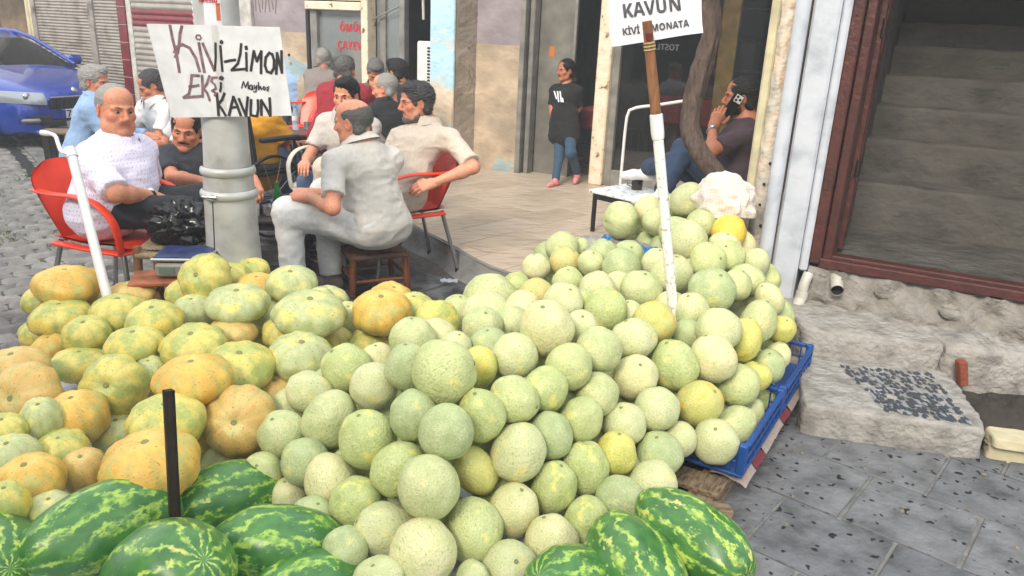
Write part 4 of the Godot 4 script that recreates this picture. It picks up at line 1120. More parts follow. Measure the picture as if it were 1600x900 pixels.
func lettering(text: String, size: float, m: Material, parent: Node, at: Vector3, turn := 0.0, depth := 0.002, font := "Droid Sans", weight := 700) -> MeshInstance3D:
	var tm := TextMesh.new()
	tm.text = text
	var f := SystemFont.new()
	f.font_names = PackedStringArray([font])
	f.font_weight = weight
	tm.font = f
	tm.font_size = 64
	tm.pixel_size = size / 64.0
	tm.depth = depth
	var o := put("lettering", tm, m, parent)
	o.position = at
	o.rotation.z = turn
	return o

func roller(t: Node3D, x0: float, x1: float, y0: float, y1: float, pitch: float, m: Material, band: Material = null, b0 := 0.0, b1 := 0.0, single := false) -> void:
	var n := int((y1 - y0) / pitch)
	var joined := MB.new()
	for k in n:
		var y := y0 + k * pitch
		var b := MB.new()
		b.grid(6, 2, func(i: int, j: int): return Vector3(x0 if j == 0 else x1, y + pitch * i / 5.0, 0.014 * sin(PI * minf(1.0, i / 4.3))))
		var mm: Material = band if band and y >= b0 and y < b1 else m
		if single: built("slat", b, mm, t)
		else: joined.append(b)
	if not single: tag(built("slats", joined, m, t), "", "", "", "stuff")

func shop_fronts() -> void:
	var top := 3.9
	# clothing shop at the far end
	var cs := front("clothes_shop", "open fronted clothes shop beyond the grey shutters, garments hanging outside", "building", -12.0, SHOP)
	pbox("back_wall", M.room_warm, cs, -5.0, -0.02, 0, top, -1.6, -1.5)
	pbox("awning_board", M.trim_white, cs, -5.0, -0.05, 2.3, top, -0.2, 0.0, 0.01)
	for k in 3: pbox("doorpost", M.cream, cs, -0.24 + k * 0.085, -0.17 + k * 0.085, 0, 2.3, -0.1 + k * 0.02, 0.0, 0.01)
	var ym_ := front("mannequin", "mannequin in a yellow dress with dark belts outside the clothes shop", "mannequin", -12.95, SHOP + 0.5, "mannequins outside the clothes shop")
	mannequin(ym_, cloth(Color(0.85, 0.62, 0.12)), true)
	var bm := front("mannequin", "mannequin in a dull brown tunic beside the cream door curtain", "mannequin", -12.45, SHOP + 0.4, "mannequins outside the clothes shop")
	mannequin(bm, cloth(Color(0.62, 0.5, 0.46)), false)
	# grey shutters
	var gs := front("roller_shutter", "stained grey roller shutter beside the clothes shop", "shutter", -11.95, SHOP)
	roller(gs, 0.0, 1.24, 0.05, 3.2, 0.042, M.shutter_grey)
	pbox("guide_rail", M.shutter_grey, gs, 1.24, 1.36, 0, 3.2, -0.02, 0.03, 0.005)
	pbox("guide_rail", M.shutter_grey, gs, -0.1, 0.0, 0, 3.2, -0.02, 0.03, 0.005)
	pbox("shutter_housing", M.shutter_grey, gs, -0.1, 1.36, 3.2, top, -0.2, 0.06, 0.01)
	var gs2 := front("roller_shutter", "narrow grey roller shutter between the rail and the red tiled post", "shutter", -10.58, SHOP)
	roller(gs2, 0.0, 0.5, 0.05, 3.2, 0.042, M.shutter_grey)
	pbox("shutter_housing", M.shutter_grey, gs2, -0.01, 0.5, 3.2, top, -0.2, 0.06, 0.01)
	var rp := front("tiled_post", "dark red tiled post between grey and beige shutters", "post", -10.06, SHOP)
	for k in 17: pbox("tile", M.red_tile, rp, 0.0, 0.17, 0.02 + k * 0.23, 0.243 + k * 0.23, -0.1, 0.03, 0.004)
	pbox("core", M.trim_white, rp, 0.004, 0.166, 0.0, top, -0.14, 0.024)
	pbox("white_trim", M.trim_white, rp, 0.175, 0.27, 0, top, -0.12, 0.015, 0.004)
	# beige shutter with a red band
	var bs := front("roller_shutter", "beige ribbed shutter with a wide dark red band behind the lamp post", "shutter", -9.78, SHOP)
	roller(bs, 0.0, 1.2, 0.05, 3.2, 0.074, M.shutter_beige, M.red_band, 1.33, 1.55, true)
	pbox("shutter_housing", M.shutter_beige, bs, 0.0, 1.2, 3.2, top, -0.2, 0.06, 0.01)
	# stucco wall pieces
	var w1 := front("stucco_wall", "grey and cream stucco wall with a pale blue patch, left of the tea house window", "wall", -8.57, SHOP)
	pbox("upper_render", M.lilac, w1, 0.0, 1.93, 1.42, top, -0.25, 0.0)
	pbox("lower_render", M.buff, w1, 0.0, 1.93, 0.0, 1.42, -0.25, 0.003)
	pbox("pilaster", M.trim_white, w1, 0.66, 1.06, 0.0, top, 0.0, 0.05, 0.005)
	var patch := MB.new()
	patch.grid(3, 25, func(i: int, j: int):
		var a := TAU * j / 24.0
		var r := i / 2.0 * (1.0 + 0.22 * sin(3.0 * a + 1.0) + 0.12 * sin(7.0 * a))
		return Vector3(1.55 + cos(a) * r * 0.27, 0.98 + sin(a) * r * 0.2, 0.006))
	built("blue_patch", patch, M.aqua, w1)
	var mk := MB.new()
	for k in 7: mk.box(Vector3(1.1 + 0.055 * k, 1.72, 0.004), Vector3(0.012, 0.16 + 0.05 * sin(k * 2.3), 0.003), 0.0, Basis(Vector3.BACK, 0.2 * sin(k * 1.7)))
	built("scratched_panel", mk, M.scratch, w1)
	# tea house: window with lettering, glazed bay, dark door
	var th := front("tea_house", "tea house front with a rusty cream shutter frame and red window lettering", "building", -6.62, SHOP)
	pbox("shutter_box", M.rust_cream, th, -0.02, 0.80, 1.68, 1.77, -0.08, 0.06, 0.008)
	pbox("shutter_hood", M.rust_cream, th, 0.0, 0.78, 1.785, 2.1, -0.12, 0.03, 0.01)
	pbox("upper_wall", M.lilac, th, -0.06, 1.74, 2.1, top, -0.25, -0.02)
	pbox("frame_post", M.rust_cream, th, 0.79, 0.885, 0, 2.1, -0.1, 0.05, 0.006)
	pbox("frame_post", M.alu, th, 0.0, 0.1, 0, 1.68, -0.1, 0.0, 0.006)
	pbox("drain_strip", M.dark, th, -0.055, -0.015, 0, 2.1, -0.05, 0.01)
	pbox("sill_wall", M.buff, th, 0.1, 0.79, 0, 0.55, -0.14, -0.03)
	pbox("pane", M.glass_dusty, th, 0.1, 0.79, 0.55, 1.68, -0.06, -0.052)
	var a1 := lettering("ÖMÜÇ", 0.115, M.red_letter, th, Vector3(0.57, 1.5, -0.048))
	var a2 := lettering("ÇAYEVİ", 0.12, M.red_letter, th, Vector3(0.565, 1.31, -0.048))
	pbox("mullion", M.alu, th, 0.95, 1.03, 0, 2.1, -0.16, -0.08, 0.006)
	pbox("mullion", M.alu, th, 1.24, 1.31, 0, 2.1, -0.14, -0.05, 0.006)
	pbox("side_pane", M.glass_dusty, th, 0.885, 1.24, 0, 2.1, -0.12, -0.114)
	var rod := MB.new().tube([Vector3(0.885, 1.6, -0.04), Vector3(1.25, 1.74, -0.03)], 0.008, 6)
	built("rod", rod, M.alu, th)
	var ac := front("air_conditioner", "tall white air conditioner with a slotted grille in the dark doorway", "air conditioner", -5.12, SHOP - 0.12)
	pbox("casing", M.white_plastic, ac, -0.08, 0.36, 0.0, 1.4, -0.3, 0.0, 0.02)
	for k in 14: pbox("louvre", M.dark, ac, 0.07, 0.3, 0.88 + k * 0.034, 0.9 + k * 0.034, 0.0, 0.004)
	var hk := front("hanging_tube", "pale tube hanging in the dark doorway above the air conditioner", "tube", -5.08, SHOP - 0.06)
	built("tube", MB.new().tube([Vector3(0, 2.1, 0), Vector3(0.01, 1.85, 0), Vector3(0.02, 1.62, 0.0)], 0.016, 8), M.trim_white, hk)
	# rooms behind the fronts
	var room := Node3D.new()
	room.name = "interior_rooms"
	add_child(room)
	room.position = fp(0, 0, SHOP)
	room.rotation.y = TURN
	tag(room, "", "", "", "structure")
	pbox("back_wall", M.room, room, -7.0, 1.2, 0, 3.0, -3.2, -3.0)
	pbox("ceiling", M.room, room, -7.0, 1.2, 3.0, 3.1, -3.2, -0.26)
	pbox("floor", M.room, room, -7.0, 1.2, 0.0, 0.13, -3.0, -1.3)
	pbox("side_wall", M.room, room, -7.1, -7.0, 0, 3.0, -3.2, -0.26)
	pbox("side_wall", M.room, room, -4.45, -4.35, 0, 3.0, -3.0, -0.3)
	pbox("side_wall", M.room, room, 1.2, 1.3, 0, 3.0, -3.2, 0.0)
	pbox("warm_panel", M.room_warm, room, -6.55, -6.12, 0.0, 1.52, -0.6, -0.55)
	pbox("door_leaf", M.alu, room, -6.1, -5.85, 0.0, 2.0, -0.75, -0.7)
	# square pillar turned to the street
	var pc := Vector3(-0.69, 0, -8.03)
	var pl := thing("pillar", "square pillar, pale blue peeling paint on its narrow side and bare grey on its wide side", "pillar", pc, atan2(0.75, 0.66))
	# local x runs along the wide face, local z towards its front
	pbox("wide_face", M.pillar_grey, pl, 0.02, 0.56, 0.0, top, -0.34, 0.0, 0.012)
	pbox("narrow_face", M.pillar_blue, pl, -0.02, 0.02, 0.0, top, -0.345, 0.004, 0.012)
	pbox("plinth", M.kerb, pl, -0.03, 0.58, 0.0, 0.25, -0.36, 0.025, 0.015)
	var sc := MB.new()
	for k in 9: sc.box(Vector3(0.22 + 0.02 * k + 0.03 * sin(k * 3.0), 1.12 - 0.05 * (k % 4), 0.0012), Vector3(0.006, 0.16, 0.002), 0.0, Basis(Vector3.BACK, 0.5 * sin(k * 2.1)))
	sc.box(Vector3(0.2, 1.37, 0.002), Vector3(0.03, 0.018, 0.01))
	built("scratches", sc, M.scratch, pl)
	# wall piece between pillar and door
	var w2 := front("stucco_wall", "lilac and cream stucco wall with flaking blue foot, between pillar and dark door", "wall", -4.4, SHOP)
	pbox("upper_render", M.lilac, w2, 0.0, 0.56, 1.41, top, -0.3, 0.0)
	pbox("lower_render", M.buff, w2, 0.0, 0.56, 0.0, 1.41, -0.3, 0.003, 0.004)
	var pt := MB.new()
	pt.grid(3, 29, func(i: int, j: int):
		var a := TAU * j / 28.0
		var r := i / 2.0 * (1.0 + 0.3 * sin(4.0 * a) + 0.2 * sin(9.0 * a))
		return Vector3(0.42 + cos(a) * r * 0.12, 0.19 + sin(a) * r * 0.07, 0.006))
	built("blue_flakes", pt, M.aqua, w2)
	# doorway with the girl
	var dr := front("shop_door", "grey aluminium sliding door standing half open behind the girl", "door", -3.84, SHOP)
	pbox("jamb", M.alu, dr, 0.0, 0.055, 0.14, 2.6, -0.12, 0.02, 0.005)
	pbox("jamb", M.alu, dr, 0.075, 0.125, 0.14, 2.6, -0.16, -0.04, 0.005)
	pbox("leaf_frame", M.alu, dr, 0.5, 0.53, 0.14, 2.3, -0.2, -0.16, 0.004)
	pbox("panel", M.grey_panel, dr, 0.125, 0.5, 0.14, 2.3, -0.19, -0.175)
	pbox("notice", M.notice, dr, 0.24, 0.3, 1.32, 1.42, -0.174, -0.172)
	var wd := front("post", "flaking cream wooden post between the dark doorway and the shop window", "post", -2.98, SHOP)
	pbox("upright", M.rust_cream, wd, 0.0, 0.14, 0.14, top, -0.1, 0.06, 0.012)
	var win := front("shop_window", "large dark shop window with an aluminium frame behind the man on the phone", "window", -2.84, SHOP)
	pbox("frame_post", M.alu, win, 0.0, 0.07, 0.14, 2.7, -0.08, 0.0, 0.006)
	pbox("bottom_frame", M.alu, win, 0.07, 2.2, 0.14, 0.3, -0.08, 0.0, 0.006)
	pbox("pane", M.glass, win, 0.07, 2.2, 0.3, 2.7, -0.05, -0.044)
	pbox("lintel", M.lilac, win, -0.9, 2.2, 2.7, top, -0.2, -0.01)
	lettering("TOSTLER", 0.075, M.faint, win, Vector3(0.44, 1.47, -0.1)).rotation.y = PI
	pbox("yellow_curtain", M.curtain, win, 0.86, 1.02, 0.35, 2.6, -0.5, -0.46)
	pbox("counter", M.counter, win, 0.2, 1.4, 0.14, 0.95, -1.6, -1.2, 0.02)
	for k in 3: pbox("red_chair_back", M.red_band, win, 0.15 + 0.4 * k, 0.42 + 0.4 * k, 0.7, 0.98, -0.95, -0.92, 0.02)
	for k in 3: pbox("shelf_board", M.old_wood, win, 0.1, 2.0, 1.2 + 0.35 * k, 1.23 + 0.35 * k, -2.8, -2.6)
	var ch := front("red_stool", "dim red stool with a metal leg just inside the doorway", "stool", -3.15, SHOP - 0.5)
	pbox("seat", M.red_band, ch, -0.16, 0.16, 0.62, 0.84, -0.15, 0.15, 0.03)
	built("leg", MB.new().tube([Vector3(0.05, 0.13, 0.1), Vector3(0.02, 0.63, 0.05)], 0.012, 8), M.chrome, ch)

func mannequin(t: Node3D, m: Material, belts: bool) -> void:
	built("dress", MB.new().lathe([Vector2(0.2, 0.62), Vector2(0.19, 0.9), Vector2(0.13, 1.12), Vector2(0.17, 1.32), Vector2(0.18, 1.42), Vector2(0.12, 1.5), Vector2(0.06, 1.53)], 16, Transform3D(Basis.from_scale(Vector3(1, 1, 0.6)), Vector3.ZERO)), m, t)
	for sg in [-1.0, 1.0]: built("sleeve", MB.new().tube([Vector3(0.15 * sg, 1.44, 0), Vector3(0.21 * sg, 1.2, 0.02), Vector3(0.22 * sg, 0.95, 0.05)], [0.055, 0.05, 0.045], 10), m, t)
	built("stand", MB.new().tube([Vector3(0, 0, 0), Vector3(0, 0.7, 0)], 0.02, 8), M.black_metal, t)
	built("foot", MB.new().lathe([Vector2(0.2, 0), Vector2(0.19, 0.02), Vector2(0.02, 0.03)], 16), M.black_metal, t)
	if belts:
		for y in [0.78, 1.0, 1.18]: built("belt", MB.new().lathe([Vector2(0.2 if y < 0.8 else 0.165, y), Vector2(0.205 if y < 0.8 else 0.17, y + 0.02), Vector2(0.195 if y < 0.8 else 0.16, y + 0.04)], 16, Transform3D(Basis.from_scale(Vector3(1, 1, 0.62)), Vector3.ZERO)), M.black_cloth, t)
	else:
		built("collar", MB.new().lathe([Vector2(0.07, 1.52), Vector2(0.085, 1.56)], 14), m, t)

func rough_block(poly_w: Array, y0: float, y1: float, seed_: int, amp := 0.009, n := 22) -> MB:   # worn stone: footprint of 4 corners, rounded and uneven
	var f := n3(seed_, 3.0, 4)
	var b := MB.new()
	var c: Array = poly_w
	var mid: Vector3 = (c[0] + c[1] + c[2] + c[3]) / 4.0
	# rings from the foot up over the edge to the middle of the top
	var per := n * 4
	b.grid(12, per + 1, func(i: int, j: int):
		var side := (j % per) / n
		var k := float((j % per) % n) / n
		var p: Vector3 = c[side].lerp(c[(side + 1) % 4], k)
		var corner := 1.0 - 0.05 * pow(absf(k - 0.5) * 2.0, 8.0)
		p = mid + (p - mid) * corner
		var h := y1 - y0
		var prof := [Vector2(1.0, 0), Vector2(1.0, 0.3), Vector2(1.0, 0.65), Vector2(0.996, 0.88), Vector2(0.987, 0.965), Vector2(0.968, 1.0), Vector2(0.9, 1.0), Vector2(0.75, 1.0), Vector2(0.55, 1.0), Vector2(0.35, 1.0), Vector2(0.15, 1.0), Vector2(0.0, 1.0)]
		var q: Vector2 = prof[i]
		var w := mid + (p - mid) * q.x
		w.y = y0 + h * q.y
		var nz := f.get_noise_3dv(w * 1.6) * amp + f.get_noise_3dv(w * 6.0) * amp * 0.7
		var outd := (p - mid)
		outd.y = 0
		outd = outd.normalized() if outd.length() > 0.01 else Vector3.ZERO
		return w + outd * nz * (1.6 if i < 6 else 0.0) + Vector3(0, nz * (0.9 if i > 3 else 0.2), 0), true)
	return b

func stair_house() -> void:
	var top := 3.9
	# white pilaster with the cream and the plaster strips beside it
	var col := front("plaster_column", "column of bare broken plaster with orange stains beside the white pilaster", "column", -0.8, STAIR)
	var f := n3(31, 5.0, 4)
	var pm := MB.new()
	pm.grid(70, 9, func(i: int, j: int):
		var y := i * 0.05
		var w := 0.085 + 0.014 * f.get_noise_2d(y * 1.3, 7.0)
		return Vector3(-w + 0.075 + (w - 0.005) * j / 8.0, y, 0.03 * sin(PI * j / 8.0) - 0.01 + 0.012 * f.get_noise_2d(y * 3.0, j * 0.5)))
	built("broken_plaster", pm, M.plaster, col)
	pbox("core", M.plaster, col, -0.01, 0.07, 0, top, -0.4, -0.02)
	pbox("cream_strip", M.cream, col, -0.062, -0.012, 0, top, -0.35, -0.012, 0.01)
	for k in 5: built("nail_hole", MB.new().lathe([Vector2(0.008, 0), Vector2(0.0, 0.004)], 8, Transform3D(Basis(Vector3.RIGHT, PI / 2), Vector3(0.04 + 0.012 * sin(k * 2.0), 0.52 + 0.11 * k, 0.022))), M.dark, col)
	var dp := front("down_pipe", "white painted rain pipe between plaster column and pilaster", "pipe", -0.7, STAIR + 0.05)
	built("pipe", MB.new().tube([Vector3(0, 0.25, 0), Vector3(0, 2.0, 0), Vector3(0, top, 0)], 0.036, 16), M.white_paint, dp)
	var pi := front("pilaster", "white painted pilaster between the rain pipe and the maroon door frame", "pilaster", -0.66, STAIR)
	pbox("shaft", M.white_paint, pi, 0.0, 0.13, 0.0, top, -0.35, 0.02, 0.012)
	pbox("edge_strip", M.white_paint, pi, 0.133, 0.175, 0.42, top, -0.35, 0.012, 0.01)
	pbox("side_wall", M.cream, pi, -0.03, 0.17, 0.0, top, -2.95, -0.36)
	var gap := front("waste_pipe", "broken white plastic waste pipe with elbows at the foot of the pilaster", "pipe", -0.47, STAIR + 0.06)
	built("elbow", MB.new().tube(bez([Vector3(0.0, 0.42, -0.03), Vector3(-0.01, 0.36, 0.0), Vector3(-0.012, 0.31, 0.0)], 8), 0.026, 14), M.old_plastic, gap)
	built("socket", MB.new().tube([Vector3(-0.012, 0.325, 0), Vector3(-0.013, 0.285, 0.002)], 0.031, 14), M.old_plastic, gap)
	built("lower_elbow", MB.new().tube(bez([Vector3(-0.012, 0.3, 0.0), Vector3(-0.02, 0.26, 0.015), Vector3(-0.035, 0.215, 0.02)], 8), [0.027, 0.028, 0.029, 0.029, 0.028, 0.026, 0.025, 0.024, 0.022], 14), M.old_plastic, gap)
	built("rusty_nozzle", MB.new().tube([Vector3(-0.034, 0.218, 0.02), Vector3(-0.037, 0.195, 0.022)], 0.017, 12), grain(Color(0.62, 0.4, 0.3), 0.8), gap)
	var st := front("drain_stub", "cut off plastic drain stub sticking out under the door sill", "pipe", -0.33, STAIR + 0.02)
	built("stub", MB.new().tube([Vector3(-0.02, 0.415, -0.1), Vector3(0.015, 0.37, 0.06)], 0.031, 16, false), M.old_plastic, st)
	built("bore", MB.new().tube([Vector3(-0.02, 0.415, -0.1), Vector3(0.0148, 0.3703, 0.0595)], 0.026, 16, false), M.dark, st)
	built("bore_end", MB.new().box(Vector3(0.0, 0.39, -0.01), Vector3(0.05, 0.05, 0.004)), M.dark, st)
	# door frame, leaf, sill
	var df := front("stair_door", "maroon painted door frame with its panelled leaf swung inwards", "door", -0.485, STAIR)
	pbox("frame_post", M.maroon, df, 0.0, 0.055, 0.47, 3.2, -0.22, 0.0, 0.006)
	pbox("frame_post", M.maroon, df, 0.06, 0.105, 0.47, 3.2, -0.26, -0.03, 0.006)
	pbox("head", M.maroon, df, 0.0, 1.6, 3.2, 3.4, -0.22, 0.0, 0.006)
	pbox("frame_post", M.maroon, df, 1.5, 1.6, 0.47, 3.2, -0.22, 0.0, 0.006)
	pbox("sill", M.maroon, df, 0.05, 1.5, 0.45, 0.5, -0.05, 0.0, 0.006)
	pbox("sill_step", M.maroon, df, 0.05, 1.5, 0.47, 0.512, -0.14, -0.053, 0.006)
	var lf := Node3D.new()
	lf.name = "leaf"
	df.add_child(lf)
	lf.position = Vector3(0.11, 0, -0.27)
	lf.rotation.y = deg_to_rad(93)
	pbox("stile", M.maroon, lf, 0.0, 0.09, 0.5, 3.15, -0.02, 0.02, 0.004)
	pbox("stile", M.maroon, lf, 0.52, 0.62, 0.5, 3.15, -0.02, 0.02, 0.004)
	for y in [0.5, 1.42, 2.3, 3.05]: pbox("rail", M.maroon, lf, 0.09, 0.52, y, y + 0.1, -0.02, 0.02, 0.004)
	for y in [0.6, 1.52, 2.4]: pbox("panel", M.maroon, lf, 0.1, 0.51, y, y + 0.83, -0.01, 0.01, 0.004)
	for y in [1.6, 0.9]: built("hinge", MB.new().tube([Vector3(0, y, 0.02), Vector3(0, y + 0.09, 0.02)], 0.012, 10), M.iron, lf)
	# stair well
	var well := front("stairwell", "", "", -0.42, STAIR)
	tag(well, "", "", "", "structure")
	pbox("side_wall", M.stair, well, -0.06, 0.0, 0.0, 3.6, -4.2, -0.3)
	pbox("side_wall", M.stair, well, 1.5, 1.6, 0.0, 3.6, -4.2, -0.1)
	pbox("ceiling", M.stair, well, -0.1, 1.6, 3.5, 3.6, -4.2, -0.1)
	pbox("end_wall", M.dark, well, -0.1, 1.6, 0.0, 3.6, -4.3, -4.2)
	var ff := n3(8, 2.0, 4)
	var fl := MB.new()
	fl.grid(14, 24, func(i: int, j: int): return Vector3(j * 1.5 / 23.0, 0.475 + 0.012 * ff.get_noise_2d(j * 0.2, i * 0.2), -0.14 - i * 1.0 / 13.0))
	built("landing", fl, M.stair, well)
	var hs := [0.48, 0.755, 1.0, 1.19, 1.38, 1.575, 1.74, 1.92]
	for k in 7:
		var z0 := -1.08 - 0.28 * k
		var b := MB.new()
		b.grid(9, 30, func(i: int, j: int):
			var pr := [Vector2(0, hs[k] - 0.02), Vector2(-0.002, lerpf(hs[k], hs[k + 1], 0.35)), Vector2(0, lerpf(hs[k], hs[k + 1], 0.7)), Vector2(-0.004, hs[k + 1] - 0.025), Vector2(-0.016, hs[k + 1] - 0.006), Vector2(-0.035, hs[k + 1]), Vector2(-0.12, hs[k + 1] - 0.004), Vector2(-0.22, hs[k + 1] - 0.002), Vector2(-0.3, hs[k + 1])]
			var q: Vector2 = pr[i]
			var nz := ff.get_noise_3d(j * 0.16, i * 0.3 + k * 3.0, 0.0)
			return Vector3(j * 1.5 / 29.0, q.y + nz * 0.012, z0 + q.x + nz * 0.02))
		built("step", b, M.stair, well)
	# rubble base and worn steps outside
	var base := front("rubble_base", "crumbling rubble base under the maroon door sill", "wall", -0.42, STAIR)
	var rb := MB.new()
	var rf := n3(51, 4.0, 5)
	rb.grid(12, 44, func(i: int, j: int):
		var y := 0.45 - i * 0.042
		var x := -0.06 + j * 1.7 / 43.0
		var nz := rf.get_noise_2d(x * 2.2, y * 2.5)
		return Vector3(x, y, -0.03 + 0.11 * (0.45 - y) / 0.45 + nz * 0.085 + 0.02 * absf(rf.get_noise_2d(x * 6.0, y * 6.0 + 9.0))))
	built("masonry", rb, M.rubble, base)
	for k in 4:
		var b := MB.new()
		b.grid(6, 9, func(i: int, j: int):
			var la := PI * i / 5.0
			var lo := TAU * j / 8.0
			var r := 1.0 + 0.25 * rf.get_noise_3d(cos(lo) * 2.0 + k * 5.0, cos(la) * 2.0, sin(lo) * 2.0)
			return Vector3(cos(lo) * sin(la) * r * (0.06 + 0.03 * (k % 3)), cos(la) * r * 0.035, sin(lo) * sin(la) * r * 0.04), true)
		built("stone", b, M.rubble, base).position = Vector3(0.32 + k * 0.33, 0.37 - 0.045 * (k % 3), -0.035 + 0.012 * (k % 2))
	var sb := thing("stone_step", "upper worn concrete step below the rubble base", "step", Vector3.ZERO, 0, "worn steps before the stair door")
	built("tread", rough_block([Vector3(1.40, 0, -3.43), Vector3(2.02, 0, -3.3), Vector3(2.02, 0, -3.98), Vector3(1.44, 0, -4.05)], 0.0, 0.265, 3), M.concrete, sb)
	var sb2 := thing("stone_lump", "broken masonry lump with an exposed brick beside the upper step", "masonry", Vector3.ZERO)
	built("lump", rough_block([Vector3(2.02, 0, -3.27), Vector3(3.0, 0, -3.2), Vector3(3.0, 0, -3.9), Vector3(2.0, 0, -3.95)], 0.0, 0.27, 9, 0.03), M.concrete, sb2)
	built("brick", MB.new().box(Vector3(2.06, 0.17, -3.22), Vector3(0.035, 0.12, 0.05), 0.004, Basis(Vector3.BACK, 0.25)), grain(Color(0.6, 0.3, 0.2), 0.9, 3.0, null, 0.5), sb2)
	var sa := thing("stone_step", "lower worn concrete step standing on the slate pavement, dark mosaic chips in its top", "step", Vector3.ZERO, 0, "worn steps before the stair door")
	built("tread", rough_block([Vector3(1.22, 0, -2.87), Vector3(1.91, 0, -2.71), Vector3(2.06, 0, -3.36), Vector3(1.40, 0, -3.44)], 0.0, 0.14, 5), M.concrete, sa)
	var mo := Vector3(1.5, 0.142, -3.3)
	for i in 19:
		for j in 13:
			var fx := (i + rng.randf_range(-0.3, 0.3)) / 18.0
			var fz := (j + rng.randf_range(-0.3, 0.3)) / 12.0
			var p := Vector3(1.55, 0.1425, -3.28).lerp(Vector3(1.93, 0.1425, -3.24), fx).lerp(Vector3(1.56, 0.1425, -2.86).lerp(Vector3(1.86, 0.1425, -2.78), fx), fz)
			if rng.randf() < 0.08: continue
			var b := MB.new()
			var sd := rng.randi_range(4, 6)
			var c := b.vert(Vector3(0, 0.003, 0), Vector3.UP)
			var off := rng.randf() * TAU
			for q in sd: b.vert(Vector3(cos(off + TAU * q / sd) * rng.randf_range(0.007, 0.014), 0.002, sin(off + TAU * q / sd) * rng.randf_range(0.012, 0.026)), Vector3.UP)
			for q in sd: b.t.append_array(PackedInt32Array([c, c + 1 + q, c + 1 + (q + 1) % sd]))
			built("chip", b, M.mosaic_dark if rng.randf() < 0.8 else M.mosaic_light, sa).position = p
	var basin := thing("drain_basin", "dirty puddle in a broken hollow with a cream kerb before it", "basin", Vector3.ZERO)
	built("puddle", flat_poly([Vector2(1.93, -2.75), Vector2(3.0, -2.65), Vector2(3.0, -3.3), Vector2(2.05, -3.3)], 0.06), plain(Color(0.13, 0.11, 0.085), 0.12), basin)
	built("kerb_top", rough_block([Vector3(1.93, 0, -2.7), Vector3(2.9, 0, -2.5), Vector3(2.95, 0, -2.62), Vector3(1.95, 0, -2.82)], 0.075, 0.115, 12, 0.006), M.cream, basin)
	built("kerb_face", rough_block([Vector3(1.94, 0, -2.73), Vector3(2.9, 0, -2.53), Vector3(2.95, 0, -2.62), Vector3(1.95, 0, -2.81)], 0.0, 0.074, 14, 0.008), M.cream, basin)
	# litter by the steps
	var lit := MB.new()
	for k in 44:
		var p := Vector3(rng.randf_range(0.9, 2.1), 0.014, rng.randf_range(-3.0, -2.1))
		if p.x > 1.25 and p.z < -2.75: p.z = -2.6
		if k < 24: p = Vector3(1.12 + rng.randfn(0, 0.05), 0.014, -2.85 + rng.randfn(0, 0.14))
		var a := rng.randf() * TAU
		var d := Vector3(cos(a), 0, sin(a)) * rng.randf_range(0.003, 0.008)
		var e := Vector3(-sin(a), 0.3, cos(a)) * rng.randf_range(0.002, 0.005)
		lit.quad(p - d - e, p + d - e, p + d + e + Vector3(0, 0.006, 0), p - d + e)
	tag(built("dry_leaves", lit, M.leaf_dry), "", "", "", "stuff")

func opposite_houses() -> void:
	# the row across the cobbled street, seen only as a reflection in the shop glass
	var up := Vector3(-0.62, 0, -0.785).normalized()
	var left := Vector3(-0.785, 0, 0.62).normalized()
	for k in 2:
		var t := thing("street_house", ["ochre plastered house across the cobbled street", "grey plastered house across the street, next to the ochre one"][k], "house", Vector3(-2.5, 0, -4.75) + left * 7.6 + up * (-16.0 + 13.0 * k), atan2(-left.x, -left.z))
		pbox("wall", [M.buff, M.lilac][k], t, -6.4, 6.4, 0, [7.0, 6.2][k], -6.0, 0.0)
		pbox("eaves", M.trim_white, t, -6.5, 6.5, [7.01, 6.21][k], [7.25, 6.45][k], -6.1, 0.3)
		for q in 4:
			pbox("shop_door", M.dark, t, -5.4 + 3.0 * q, -3.6 + 3.0 * q, 0.0, 2.5, 0.0, 0.03)
			pbox("window", M.car_glass, t, -5.1 + 3.0 * q, -4.0 + 3.0 * q, 3.7, 5.2, 0.0, 0.03)

# ---------------------------------------------------------------- bodies: smooth distance fields meshed as surface nets
class Pr:
	var a: Vector3
	var b: Vector3
	var ra: float
	var rb: float
	var k := 0.02
	var cut := false          # subtract
	var fd := Vector3.ZERO    # flattened along this direction
	var fs := 1.0
	var cap := false          # flat end at b
	var rad := Vector3.ZERO   # ellipsoid radii
	var bs := Basis.IDENTITY
	var tint := Color.WHITE

func cone(a: Vector3, b: Vector3, ra: float, rb: float, k := 0.02, cap := false) -> Pr:
	var p := Pr.new()
	p.a = a; p.b = b; p.ra = ra; p.rb = rb; p.k = k; p.cap = cap
	return p

func flatc(a: Vector3, b: Vector3, ra: float, rb: float, fd: Vector3, fs: float, k := 0.03) -> Pr:
	var p := cone(a, b, ra, rb, k)
	p.fd = fd.normalized(); p.fs = fs
	return p

func ell(c: Vector3, r: Vector3, k := 0.015, bs := Basis.IDENTITY) -> Pr:
	var p := Pr.new()
	p.a = c; p.b = c; p.rad = r; p.k = k; p.bs = bs
	return p

func cutp(p: Pr) -> Pr:
	p.cut = true
	return p

func tinted(p: Pr, c: Color) -> Pr:
	p.tint = c
	return p

